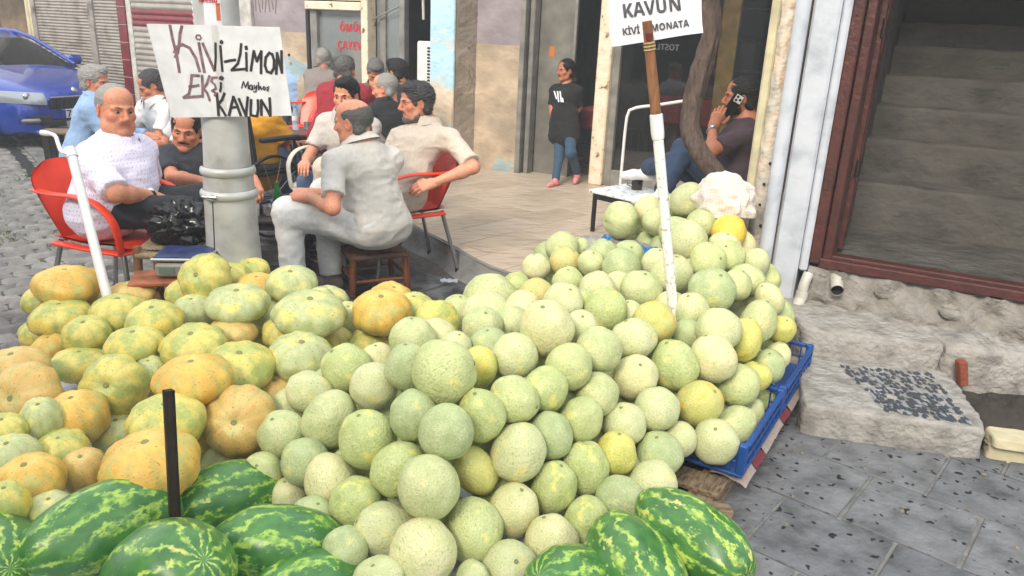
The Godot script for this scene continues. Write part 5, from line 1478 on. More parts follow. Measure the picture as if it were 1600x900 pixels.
func nets(out: MB, prims: Array, cell: float, amp := 0.0, noise: FastNoiseLite = null, xf := Transform3D.IDENTITY, stretch := Vector3.ONE, ridged := false) -> void:
	var lo := Vector3.ONE * 1e6
	var hi := -lo
	for p: Pr in prims:
		if p.cut: continue
		var r := maxf(maxf(p.ra, p.rb), maxf(p.rad.x, maxf(p.rad.y, p.rad.z))) + cell * 3.0 + amp
		lo = lo.min(p.a.min(p.b) - Vector3.ONE * r)
		hi = hi.max(p.a.max(p.b) + Vector3.ONE * r)
	var nx := int((hi.x - lo.x) / cell) + 2
	var ny := int((hi.y - lo.y) / cell) + 2
	var nz := int((hi.z - lo.z) / cell) + 2
	var f := PackedFloat32Array()
	f.resize(nx * ny * nz)
	f.fill(9.0)
	var near := PackedFloat32Array()
	var hue := PackedByteArray()
	near.resize(f.size()); near.fill(9.0)
	hue.resize(f.size())
	var sxy := nx * ny
	for pi in prims.size():
		var p: Pr = prims[pi]
		var r := maxf(maxf(p.ra, p.rb), maxf(p.rad.x, maxf(p.rad.y, p.rad.z))) + p.k + cell * 2.0 + amp
		var l := ((p.a.min(p.b) - Vector3.ONE * r - lo) / cell).floor()
		var h := ((p.a.max(p.b) + Vector3.ONE * r - lo) / cell).ceil()
		var ba := p.b - p.a
		var blen := ba.length()
		var bn := ba / maxf(blen, 1e-5)
		var inv := 1.0 / maxf(ba.dot(ba), 1e-8)
		var dr := p.rb - p.ra
		var is_e := p.rad != Vector3.ZERO
		var ri := Vector3.ONE / p.rad if is_e else Vector3.ZERO
		var rm := (p.rad.x + p.rad.y + p.rad.z) / 3.0
		var bt := p.bs.transposed()
		var fl := p.fs != 1.0
		var finv := 1.0 / p.fs - 1.0
		var kk := p.k
		for iz in range(maxi(int(l.z), 0), mini(int(h.z) + 1, nz)):
			for iy in range(maxi(int(l.y), 0), mini(int(h.y) + 1, ny)):
				var o := iz * sxy + iy * nx
				for ix in range(maxi(int(l.x), 0), mini(int(h.x) + 1, nx)):
					var pa := lo + Vector3(ix, iy, iz) * cell - p.a
					var d: float
					if is_e:
						var q := bt * pa * ri
						var k0 := q.length()
						d = k0 * (k0 - 1.0) / maxf((q * ri).length(), 1e-4)
					else:
						if fl: pa += p.fd * (pa.dot(p.fd) * finv)
						var t := clampf(pa.dot(ba) * inv, 0.0, 1.0)
						d = (pa - ba * t).length() - (p.ra + dr * t)
						if p.cap: d = maxf(d, pa.dot(bn) - blen)
					var i := o + ix
					if p.cut:
						var e := f[i]
						var hh := maxf(kk - absf(e + d), 0.0) / kk
						f[i] = maxf(e, -d) + hh * hh * kk * 0.25
					else:
						if d < near[i]:
							near[i] = d
							hue[i] = pi
						var e := f[i]
						if e > 8.0: f[i] = d
						else:
							var hh := maxf(kk - absf(e - d), 0.0) / kk
							f[i] = minf(e, d) - hh * hh * kk * 0.25
	if noise:
		for i in f.size():
			if absf(f[i]) < cell * 3.0 + amp:
				var q := lo + Vector3(i % nx, (i / nx) % ny, i / sxy) * cell
				f[i] += amp * (1.6 * absf(noise.get_noise_3dv(q * stretch)) - 0.35) if ridged else amp * noise.get_noise_3dv(q * stretch)
	var idx := PackedInt32Array()
	idx.resize(f.size()); idx.fill(-1)
	var lim := cell * 2.2
	var off := PackedInt32Array([0, 1, nx, nx + 1, sxy, sxy + 1, sxy + nx, sxy + nx + 1])
	var cells := PackedInt32Array()
	for iz in nz - 1:
		for iy in ny - 1:
			var o := iz * sxy + iy * nx
			for ix in nx - 1:
				var i := o + ix
				if absf(f[i]) > lim: continue
				var neg := 0
				for q in off: neg += 1 if f[i + q] < 0.0 else 0
				if neg == 0 or neg == 8: continue
				var s := Vector3.ZERO
				var m := 0.0
				for e in 12:
					var c0: int = EDGE_A[e]
					var c1: int = EDGE_B[e]
					var v0 := f[i + off[c0]]
					var v1 := f[i + off[c1]]
					if (v0 < 0.0) != (v1 < 0.0):
						s += CORNER[c0].lerp(CORNER[c1], v0 / (v0 - v1))
						m += 1.0
				s /= m
				var g := Vector3(f[i + 1] - f[i] + f[i + nx + 1] - f[i + nx] + f[i + sxy + 1] - f[i + sxy] + f[i + sxy + nx + 1] - f[i + sxy + nx],
					f[i + nx] - f[i] + f[i + nx + 1] - f[i + 1] + f[i + sxy + nx] - f[i + sxy] + f[i + sxy + nx + 1] - f[i + sxy + 1],
					f[i + sxy] - f[i] + f[i + sxy + 1] - f[i + 1] + f[i + sxy + nx] - f[i + nx] + f[i + sxy + nx + 1] - f[i + nx + 1])
				out.col = prims[hue[i]].tint
				idx[i] = out.vert(xf * (lo + (Vector3(ix, iy, iz) + s) * cell), (xf.basis * g).normalized())
				cells.append(i)
	out.col = Color.WHITE
	for i in cells:
		if (f[i] < 0.0) != (f[i + 1] < 0.0): face(out, idx[i], idx[i - nx], idx[i - nx - sxy], idx[i - sxy])
		if (f[i] < 0.0) != (f[i + nx] < 0.0): face(out, idx[i], idx[i - 1], idx[i - 1 - sxy], idx[i - sxy])
		if (f[i] < 0.0) != (f[i + sxy] < 0.0): face(out, idx[i], idx[i - 1], idx[i - 1 - nx], idx[i - nx])

func face(out: MB, a: int, b: int, c: int, d: int) -> void:
	if a < 0 or b < 0 or c < 0 or d < 0: return
	out.t.append(a); out.t.append(b); out.t.append(c)
	out.t.append(a); out.t.append(c); out.t.append(d)

const EDGE_A := [0, 2, 4, 6, 0, 1, 4, 5, 0, 1, 2, 3]
const EDGE_B := [1, 3, 5, 7, 2, 3, 6, 7, 4, 5, 6, 7]
const CORNER := [Vector3(0, 0, 0), Vector3(1, 0, 0), Vector3(0, 1, 0), Vector3(1, 1, 0), Vector3(0, 0, 1), Vector3(1, 0, 1), Vector3(0, 1, 1), Vector3(1, 1, 1)]

# ---------------------------------------------------------------- people
func hand(out: MB, wrist: Vector3, dir: Vector3, back: Vector3, side: float, curl: float, sc := 1.0) -> void:
	var z := dir.normalized()
	var y := (back - z * back.dot(z)).normalized()
	var xf := Transform3D(Basis(y.cross(z), y, z).scaled_local(Vector3.ONE * sc), wrist)
	var p := []
	var kn := [Vector3(0.03 * side, 0.0, 0.083), Vector3(0.01 * side, 0.003, 0.088), Vector3(-0.01 * side, 0.002, 0.084), Vector3(-0.029 * side, -0.003, 0.076)]
	p.append(flatc(Vector3(0, 0, -0.03), Vector3(0, 0, 0.012), 0.03, 0.031, Vector3.UP, 0.72, 0.012))
	for q in kn: p.append(cone(Vector3(q.x * 0.5, -0.002, 0.01), q, 0.017, 0.0125, 0.016))
	p.append(cone(Vector3(0.02 * side, -0.008, 0.015), Vector3(0.024 * side, -0.012, 0.045), 0.016, 0.014, 0.014))
	var ln := [[0.04, 0.024, 0.02], [0.044, 0.028, 0.022], [0.041, 0.026, 0.021], [0.032, 0.02, 0.018]]
	for i in 4:
		var at: Vector3 = kn[i]
		var ang := 0.0
		for s in 3:
			ang += curl * [0.75, 1.05, 0.7][s] + 0.06 * i * curl
			var nx: Vector3 = at + Vector3(kn[i].x * 0.12, -sin(ang), cos(ang)) * ln[i][s]
			p.append(cone(at, nx, 0.0092 - 0.0006 * s - (0.001 if i == 3 else 0.0), 0.0086 - 0.0006 * s - (0.001 if i == 3 else 0.0), 0.004))
			at = nx
	var th := Vector3(0.03 * side, -0.012, 0.03)
	var td := [Vector3(0.75 * side, -0.3, 0.6), Vector3(0.4 * side, -0.35 - curl * 0.3, 0.8), Vector3(0.1 * side, -0.35 - curl * 0.4, 0.85)]
	for s in 3:
		var nx: Vector3 = th + td[s].normalized() * [0.032, 0.03, 0.024][s]
		p.append(cone(th, nx, 0.0115 - 0.001 * s, 0.0105 - 0.001 * s, 0.005))
		th = nx
	nets(out, p, 0.0042, 0.0, null, xf)

func head_prims(o: Dictionary) -> Array:
	var w: float = o.get("wide", 1.0)
	var j: float = o.get("jaw", 1.0)
	var lip := Color(0.88, 0.7, 0.68)
	var red := Color(0.95, 0.82, 0.78)
	var p := [
		ell(Vector3(0, 0.036, -0.014), Vector3(0.077 * w, 0.086, 0.099), 0.02),
		ell(Vector3(0, -0.03, 0.03), Vector3(0.063 * w, 0.084, 0.062), 0.03),
		ell(Vector3(0, 0.062, 0.04), Vector3(0.056 * w, 0.045, 0.044), 0.03)]
	for s in [-1.0, 1.0]:
		p.append(cone(Vector3(0.054 * s * w, -0.03, 0.0), Vector3(0.046 * s * w * j, -0.078, 0.022), 0.02, 0.02, 0.03))
		p.append(cone(Vector3(0.046 * s * w * j, -0.078, 0.022), Vector3(0.012 * s, -0.1, 0.07), 0.022, 0.018, 0.03))
		p.append(tinted(ell(Vector3(0.041 * s * w, -0.024, 0.062), Vector3(0.026, 0.022, 0.024), 0.022), red))
		p.append(cone(Vector3(0.012 * s, 0.021, 0.089), Vector3(0.046 * s * w, 0.018, 0.071), 0.011, 0.011, 0.012))
		p.append(cutp(ell(Vector3(0.031 * s, 0.001, 0.1), Vector3(0.021, 0.01, 0.016), 0.014)))
		p.append(cone(Vector3(0.016 * s, -0.042, 0.085), Vector3(0.034 * s, -0.066, 0.066), 0.01, 0.011, 0.016))
		var eb := Basis(Vector3.UP, 0.35 * s)
		p.append(tinted(ell(Vector3(0.08 * s * w, -0.006, -0.008), Vector3(0.0085, 0.032, 0.019), 0.006, eb), red))
		p.append(cutp(ell(Vector3(0.089 * s * w, -0.004, -0.003), Vector3(0.006, 0.018, 0.01), 0.006, eb)))
		p.append(tinted(ell(Vector3(0.0125 * s, -0.036, 0.101), Vector3(0.0095, 0.0085, 0.011), 0.007), red))
	p.append(tinted(cone(Vector3(0, 0.016, 0.09), Vector3(0, -0.028, 0.115), 0.0085, 0.0125, 0.012), red))
	p.append(tinted(cone(Vector3(-0.02, -0.0615, 0.081), Vector3(0.02, -0.0615, 0.081), 0.0075, 0.0075, 0.006), lip))
	p.append(tinted(cone(Vector3(-0.015, -0.0735, 0.08), Vector3(0.015, -0.0735, 0.08), 0.0085, 0.0085, 0.006), lip))
	p.append(cutp(cone(Vector3(-0.021, -0.0672, 0.0925), Vector3(0.021, -0.0672, 0.0925), 0.0028, 0.0028, 0.003)))
	p.append(ell(Vector3(0, -0.1, 0.076), Vector3(0.02, 0.017, 0.016), 0.018))
	if o.get("fat", false):
		p.append(ell(Vector3(0, -0.085, 0.02), Vector3(0.066, 0.04, 0.05), 0.03))
	p.append(cone(Vector3(0, -0.03, -0.03), Vector3(0, -0.14, -0.035), 0.058, 0.056, 0.03))
	return p

func hair_prims(style: String, t: float) -> Array:
	var p := []
	p.append(ell(Vector3(0, 0.037, -0.017), Vector3(0.078 + t, 0.087 + t, 0.1 + t), 0.01))
	if style in ["short", "full", "tail"]:
		p.append(cone(Vector3(-0.05, -0.04, -0.05), Vector3(0.05, -0.04, -0.05), 0.03 + t * 0.6, 0.03 + t * 0.6, 0.03))
	if style == "full":
		p.append(ell(Vector3(0.01, 0.095, 0.045), Vector3(0.062, 0.04, 0.05), 0.02))
	if style == "tail":
		p.append(cone(Vector3(0.075, 0.0, 0.0), Vector3(0.074, -0.06, -0.01), 0.016, 0.016, 0.02))
		p.append(cone(Vector3(-0.075, 0.0, 0.0), Vector3(-0.074, -0.06, -0.01), 0.016, 0.016, 0.02))
		p.append(cone(Vector3(0.02, -0.01, -0.1), Vector3(0.07, -0.12, -0.09), 0.04, 0.03, 0.02))
		p.append(cone(Vector3(0.07, -0.12, -0.09), Vector3(0.085, -0.26, -0.07), 0.03, 0.014, 0.02))
	if style == "band":      # hair left round the sides only
		p.append(cone(Vector3(-0.045, -0.045, -0.05), Vector3(0.045, -0.045, -0.05), 0.03, 0.03, 0.03))
		p.append(cutp(ell(Vector3(0, 0.125, 0.01), Vector3(0.09, 0.095, 0.125), 0.01)))
	# free the face
	var n := Vector3(0, 0.115, -0.125).normalized()
	var c := Vector3(0, 0.07, 0.088)
	if style == "band" or style == "thin": c = Vector3(0, 0.07, 0.05)
	p.append(cutp(ell(c - n * 0.3, Vector3(0.3, 0.3, 0.3), 0.01)))
	for s in [-1.0, 1.0]: p.append(cutp(ell(Vector3(0.085 * s, -0.012, 0.006), Vector3(0.03, 0.034, 0.026), 0.008)))
	return p

func strands(m: MB, xf: Transform3D, hs: float) -> void:     # short loose hairs over the hair mass, combed down and back
	var inv := xf.affine_inverse()
	var r := RandomNumberGenerator.new()
	r.seed = m.v.size()
	var n0 := m.v.size()
	for i in n0:
		if r.randf() > 0.75: continue
		var p := inv * m.v[i]
		var n := (inv.basis * m.n[i]).normalized()
		var comb := Vector3(r.randfn(0, 0.35), -0.55 if p.y < 0.06 else 0.1, -0.9) 
		comb = (comb - n * comb.dot(n)).normalized()
		var tip := p + n * r.randf_range(0.0008, 0.0045) + comb * r.randf_range(0.008, 0.02)
		var sd := n.cross(comb) * 0.0011
		var k := m.vert(xf * (p - sd - comb * 0.003), m.n[i])
		m.vert(xf * tip, (xf.basis * (n + comb * 0.4)).normalized())
		m.vert(xf * (p + sd - comb * 0.003), m.n[i])
		for q in 3: m.t.append(k + q)

func person(o: Dictionary) -> Node3D:
	var j: Dictionary = o.j
	var base := Vector3(j.pelvis.x, o.get("floor", 0.0), j.pelvis.z)
	var t := thing("person", o.label, "person", base, 0.0, o.get("group", ""))
	var P := {}
	for k in j: P[k] = j[k] - base
	var s: float = o.get("s", 1.0)
	var bulk: float = o.get("bulk", 1.0)
	var cell: float = o.get("cell", 0.013)
	var Lx: Vector3 = (P.shL - P.shR).normalized()
	var up: Vector3 = (P.neck - P.pelvis).normalized()
	var F := Lx.cross(up).normalized()
	for sd in ["L", "R"]:
		if not P.has("hip" + sd): P["hip" + sd] = P.pelvis + Lx * (0.09 if sd == "L" else -0.09) * s
	var fz: Vector3 = o.face.normalized()
	var tilt: float = o.get("tilt", 0.0)
	var hx := Vector3.UP.cross(fz).normalized()
	var hb := Basis(hx, fz.cross(hx), fz) * Basis(Vector3.BACK, tilt)
	var hs: float = o.get("hs", 1.0) * 0.985
	var hxf := Transform3D(hb.scaled_local(Vector3.ONE * hs), P.head)
	# body: one surface
	var body := MB.new()
	var c1: Vector3 = P.neck.lerp(P.pelvis, 0.32) + F * 0.015
	var c2: Vector3 = P.neck.lerp(P.pelvis, 0.7) + F * 0.01
	var nk: Vector3 = hxf * Vector3(0, -0.075, -0.03)
	var bp := [cone(P.neck + F * 0.005, nk, 0.062 * s, 0.053 * s, 0.03), cone(P.neck, c1, 0.07 * s, 0.08 * s, 0.05), cone(c1, c2, 0.085 * s, 0.085 * s, 0.05), cone(c2, P.pelvis, 0.085 * s, 0.09 * s, 0.05),
		cone(P.shL, P.shR, 0.045 * s, 0.045 * s, 0.05)]
	for sd in ["L", "R"]:
		bp.append(cone(P["sh" + sd], P["el" + sd], 0.047 * s * bulk, 0.038 * s * bulk, 0.03))
		var fm: Vector3 = P["el" + sd].lerp(P["wr" + sd], 0.3)
		bp.append(cone(P["el" + sd], fm, 0.038 * s * bulk, 0.039 * s * bulk, 0.02))
		bp.append(cone(fm, P["wr" + sd], 0.039 * s * bulk, 0.0265 * s, 0.02))
		bp.append(cone(P["hip" + sd], P["kn" + sd], 0.07 * s, 0.05 * s, 0.04))
		bp.append(cone(P["kn" + sd], P["an" + sd], 0.048 * s, 0.034 * s, 0.03))
	nets(body, bp, cell)
	for sd in ["L", "R"]:
		var fa: Vector3 = (P["wr" + sd] - P["el" + sd]).normalized()
		hand(body, P["wr" + sd] + fa * 0.01, o.get("hd" + sd, fa), o.get("hb" + sd, Vector3.UP), 1.0 if sd == "R" else -1.0, o.get("curl" + sd, 0.55), s * o.get("hands", 1.0))
	nets(body, head_prims(o), o.get("hcell", 0.0048), 0.0, null, hxf)
	var sk: StandardMaterial3D = o.skin
	built("body", body, sk, t)
	# face details
	var eyes := MB.new()
	var iris := MB.new()
	var brow := MB.new()
	for sg in [-1.0, 1.0]:
		var ec := Vector3(0.031 * sg, 0.001, 0.0765)
		eyes.grid(9, 11, func(a: int, b: int): return hxf * (ec + Vector3(cos(TAU * b / 10.0) * sin(PI * a / 8.0) * 0.0145, cos(PI * a / 8.0) * o.get("eye", 0.0055), sin(TAU * b / 10.0) * sin(PI * a / 8.0) * 0.0115)), true)
		var look: float = o.get("look", 0.0)
		iris.grid(4, 11, func(a: int, b: int): return hxf * (ec + Vector3(look * 0.006 + cos(TAU * b / 10.0) * a * 0.0022, sin(TAU * b / 10.0) * a * 0.0017, 0.0122 - 0.0004 * a)), true)
		nets(brow, [flatc(Vector3(0.014 * sg, 0.0205, 0.0985), Vector3(0.032 * sg, 0.0265, 0.093), 0.004, 0.0045, Vector3.UP, 0.7, 0.004), flatc(Vector3(0.032 * sg, 0.0265, 0.093), Vector3(0.05 * sg, 0.0185, 0.076), 0.0042, 0.0025, Vector3.UP, 0.75, 0.004)], 0.0024, 0.0, null, hxf)
	built("eyes", eyes, M.eye_white, t)
	built("irises", iris, M.eye_dark, t)
	built("eyebrows", brow, o.get("brow", o.hair), t)
	# hair
	var hst: String = o.style
	var hn := n3(7, 55.0, 2)
	if hst != "none":
		var hm := MB.new()
		nets(hm, hair_prims(hst, o.get("thick", 0.009)), 0.0052, o.get("tuft", 0.006), hn, hxf, Vector3(1, 1, 0.4))
		strands(hm, hxf, hs)
		built("hair", hm, o.hair, t)
	if o.has("cap"):
		var cm := MB.new()
		nets(cm, [ell(Vector3(0, 0.06, -0.012), Vector3(0.088, 0.075, 0.11), 0.01), cutp(ell(Vector3(0, -0.26, 0.06), Vector3(0.4, 0.3, 0.4), 0.004))], 0.006, 0.0, null, hxf)
		built("cap", cm, o.cap, t)
	if o.has("moustache"):
		var mm := MB.new()
		nets(mm, [flatc(Vector3(-0.004, -0.0515, 0.096), Vector3(-0.03, -0.059, 0.083), 0.0085, 0.006, Vector3.UP, 0.85, 0.004), flatc(Vector3(0.004, -0.0515, 0.096), Vector3(0.03, -0.059, 0.083), 0.0085, 0.006, Vector3.UP, 0.85, 0.004)], 0.003, 0.002, n3(3, 160.0, 2), hxf)
		built("moustache", mm, o.moustache, t)
	if o.has("beard"):
		var be := MB.new()
		var bt := [ell(Vector3(0, -0.102, 0.076), Vector3(0.0225, 0.0195, 0.0175), 0.018)]
		for sg in [-1.0, 1.0]:
			bt.append(cone(Vector3(0.054 * sg, -0.03, 0.0), Vector3(0.047 * sg, -0.079, 0.022), 0.0205, 0.0218, 0.03))
			bt.append(cone(Vector3(0.047 * sg, -0.079, 0.022), Vector3(0.012 * sg, -0.101, 0.07), 0.0238, 0.0198, 0.03))
			bt.append(cone(Vector3(0.006 * sg, -0.052, 0.088), Vector3(0.032 * sg, -0.07, 0.07), 0.0085, 0.0095, 0.01))
			bt.append(cutp(ell(Vector3(0.045 * sg, -0.03, 0.07), Vector3(0.032, 0.03, 0.035), 0.006)))
		nets(be, bt, 0.004, 0.0025, n3(4, 150.0, 2), hxf)
		built("beard", be, o.beard, t)
	# shirt
	var top := MB.new()
	var rr: float = 1.0 * s * bulk
	var hem: Vector3 = P.pelvis - up * o.get("hem", -0.01)
	var sp := [cone(P.shL.lerp(P.shR, 0.1) - up * 0.02, P.shR.lerp(P.shL, 0.1) - up * 0.02, 0.058 * rr, 0.058 * rr, 0.06),
		cone(P.neck - up * 0.045 - F * 0.01, c1, 0.085 * rr, 0.11 * rr, 0.06),
		flatc(c1 - Lx * 0.075 * rr, c1 + Lx * 0.075 * rr, 0.117 * rr, 0.117 * rr, F, 0.96, 0.06),
		flatc(c2 - Lx * 0.075 * rr * o.get("hemw", 1.0), c2 + Lx * 0.075 * rr * o.get("hemw", 1.0), 0.112 * rr, 0.112 * rr, F, 0.96, 0.07),
		flatc(c1, c2, 0.13 * rr, 0.13 * rr, F, 0.9, 0.06),
		flatc(hem - Lx * 0.085 * rr * o.get("hemw", 1.0), hem + Lx * 0.085 * rr * o.get("hemw", 1.0), 0.125 * rr, 0.125 * rr, F, 1.02, 0.07),
		cone(c2, hem, 0.12 * rr, 0.125 * rr, 0.06)]
	if o.get("hem", 0.0) > 0.03: sp.append(flatc(P.pelvis + up * 0.02 - Lx * 0.085 * rr * o.get("hemw", 1.0), P.pelvis + up * 0.02 + Lx * 0.085 * rr * o.get("hemw", 1.0), 0.118 * rr, 0.118 * rr, F, 1.0, 0.06))
	if o.has("belly"): sp.append(ell(c2 + F * 0.055 + up * 0.02, Vector3(0.145, 0.15, 0.145) * o.belly, 0.08))
	var sl: float = o.get("sleeve", 0.72)
	for sd in ["L", "R"]:
		var e: Vector3 = P["sh" + sd].lerp(P["el" + sd], minf(sl, 1.0))
		sp.append(cone(P["sh" + sd] - up * 0.012, e, 0.061 * rr, 0.06 * rr, 0.05, sl < 1.0))
		var sdir: Vector3 = (e - P["sh" + sd]).normalized()
		if sl < 1.0: sp.append(cone(e - sdir * 0.022, e, 0.0635 * rr, 0.063 * rr, 0.003, true))
		sp.append(cone(P.neck - up * 0.012, P["sh" + sd] - up * 0.01, 0.055 * rr, 0.05 * rr, 0.05))
		if sl > 1.0: sp.append(cone(P["el" + sd], P["el" + sd].lerp(P["wr" + sd], sl - 1.0), 0.058 * rr, 0.043 * rr, 0.04, true))
	sp.append(cutp(cone(P.neck + up * 0.03, nk + up * 0.08, 0.066 * s, 0.07 * s, 0.008)))
	nets(top, sp, cell, o.get("crumple", 0.008), n3(int(base.x * 100.0), 4.6, 2), Transform3D.IDENTITY, Vector3(1.0, 1.9, 1.0), true)
	built(o.get("top_name", "shirt"), top, o.top, t)
	if o.get("collar", true):
		var co := MB.new()
		var axis: Vector3 = (up + Vector3.UP * 0.6 + F * o.get("collar_tip", 0.35)).normalized()
		var cx := F.cross(axis).normalized()
		var cf := axis.cross(cx) * -1.0
		if cf.dot(F) < 0: cf = -cf
		co.grid(6, 31, func(a: int, b: int):
			var an := lerpf(-2.75, 2.75, b / 30.0)
			var tip := pow(absf(an) / 2.75, 6.0)
			var rad: float = [0.068, 0.072, 0.077, 0.088, 0.1, 0.108][a] * s * o.get("collar_w", 1.0)
			var h: float = [0.02, 0.042, 0.046, 0.032, 0.016, 0.004][a] - tip * [0.0, 0.006, 0.008, 0.016, 0.026, 0.04][a]
			return P.neck + axis * (h + 0.014) + (cx * sin(an) - cf * cos(an)) * rad * Vector3(1, 1, 1) + cf * (0.012 + tip * 0.014))
		built("collar", co, o.get("collar_mat", o.top), t)
	if o.get("placket", false):
		var pk := MB.new()
		for b in 5:
			var q: Vector3 = P.neck.lerp(P.pelvis, 0.16 + 0.15 * b) + F * (0.125 + 0.035 * (1.0 if b > 1 else 0.0)) * rr
			pk.lathe([Vector2(0, 0.003), Vector2(0.006, 0.002), Vector2(0.006, 0)], 8, Transform3D(Basis(Quaternion(Vector3.UP, F)), q))
		built("buttons", pk, M.white_plastic, t)
	if o.get("print", false):
		var pr := MB.new()
		var pc: Vector3 = P.neck.lerp(P.pelvis, 0.36) + F * (0.205 * rr)
		for q in [[-0.055, -0.042, -0.055, -0.012], [-0.034, -0.012, -0.055, 0.05], [-0.004, 0.018, -0.055, 0.05], [0.022, 0.056, -0.03, 0.05]]:
			var w := 0.0085
			pr.quad(pc - Lx * (q[0] - w) + up * q[2], pc - Lx * (q[0] + w) + up * q[2], pc - Lx * (q[1] + w) + up * q[3], pc - Lx * (q[1] - w) + up * q[3], F)
		built("shirt_print", pr, M.paper, t)
	# trousers
	var tr := MB.new()
	var tp := [flatc(P.hipL.lerp(P.hipR, 0.08) + up * 0.03, P.hipR.lerp(P.hipL, 0.08) + up * 0.03, 0.112 * rr * o.get("hipr", 1.0), 0.112 * rr * o.get("hipr", 1.0), F, 0.98, 0.06)]
	for sd in ["L", "R"]:
		tp.append(cone(P["hip" + sd], P["kn" + sd], 0.096 * s * o.get("leg", 1.0), 0.072 * s * o.get("leg", 1.0), 0.05))
		tp.append(cone(P["kn" + sd], P["an" + sd], 0.071 * s * o.get("leg", 1.0), 0.055 * s * o.get("leg", 1.0), 0.03, true))
	nets(tr, tp, cell, 0.009, n3(int(base.z * 100.0) + 5, 5.5, 2), Transform3D.IDENTITY, Vector3(1, 1.3, 1), true)
	built("trousers", tr, o.trousers, t)
	for sd in ["L", "R"]:
		var a: Vector3 = P["an" + sd]
		var td: Vector3 = o.get("toe", F)
		td = o.get("toe" + sd, td)
		td = (td - Vector3.UP * td.dot(Vector3.UP) * o.get("toeflat", 1.0)).normalized()
		var dn := Vector3.DOWN * 0.055 * s
		var sh := MB.new()
		nets(sh, [cone(a - td * 0.035 * s + dn, a + td * 0.1 * s + dn, 0.038 * s, 0.036 * s, 0.02), cone(a + td * 0.1 * s + dn, a + td * 0.165 * s + dn * 1.15, 0.038 * s, 0.03 * s, 0.02), cone(a, a + dn * 0.7, 0.042 * s, 0.042 * s, 0.03)], 0.012)
		built("shoe", sh, o.get("shoes", M.black_shoe), t)
	if o.has("watch"):
		var sd: String = o.watch
		var w: Vector3 = P["wr" + sd]
		var fa: Vector3 = (w - P["el" + sd]).normalized()
		var q := Transform3D(Basis(Quaternion(Vector3.UP, fa)), w - fa * 0.03)
		var wb := built("watch_strap", MB.new().lathe([Vector2(0.031, -0.011), Vector2(0.035, -0.01), Vector2(0.035, 0.01), Vector2(0.031, 0.011)], 16, q), o.get("strap", M.black_metal), t)
		var bk: Vector3 = o.get("hb" + sd, Vector3.UP)
		bk = (bk - fa * bk.dot(fa)).normalized()
		built("watch_face", MB.new().lathe([Vector2(0.0, 0.006), Vector2(0.015, 0.005), Vector2(0.017, 0.0), Vector2(0.017, -0.004)], 16, Transform3D(Basis(Quaternion(Vector3.UP, bk)), w - fa * 0.03 + bk * 0.036)), o.get("dial", M.white_plastic), wb)
	return t

func seated(head: Vector3, f: Vector3, lean := 0.25, s := 1.0, reach := 0.5) -> Dictionary:
	f = f.normalized()
	var L := Vector3(f.z, 0, -f.x)
	var neck := head - Vector3(0, 0.125, 0) - f * 0.015
	var pel := neck - Vector3(0, cos(lean), 0) * 0.5 * s - f * sin(lean) * 0.5 * s
	var j := {"head": head, "neck": neck, "pelvis": pel}
	for sd in ["L", "R"]:
		var g := 1.0 if sd == "L" else -1.0
		j["sh" + sd] = neck - Vector3(0, 0.06, 0) + L * 0.185 * g * s
		j["el" + sd] = j["sh" + sd] + (Vector3(0, -0.24, 0) + f * 0.14 + L * 0.05 * g) * s
		j["wr" + sd] = j["el" + sd] + (f * 0.2 + L * -0.1 * g + Vector3(0, 0.1 * (reach - 0.5), 0)).normalized() * 0.24 * s
		j["kn" + sd] = Vector3(pel.x, maxf(pel.y, 0.4) + 0.06, pel.z) + (f * 0.4 + L * 0.13 * g) * s
		j["an" + sd] = Vector3(j["kn" + sd].x, 0.1, j["kn" + sd].z) + f * 0.04
	return j

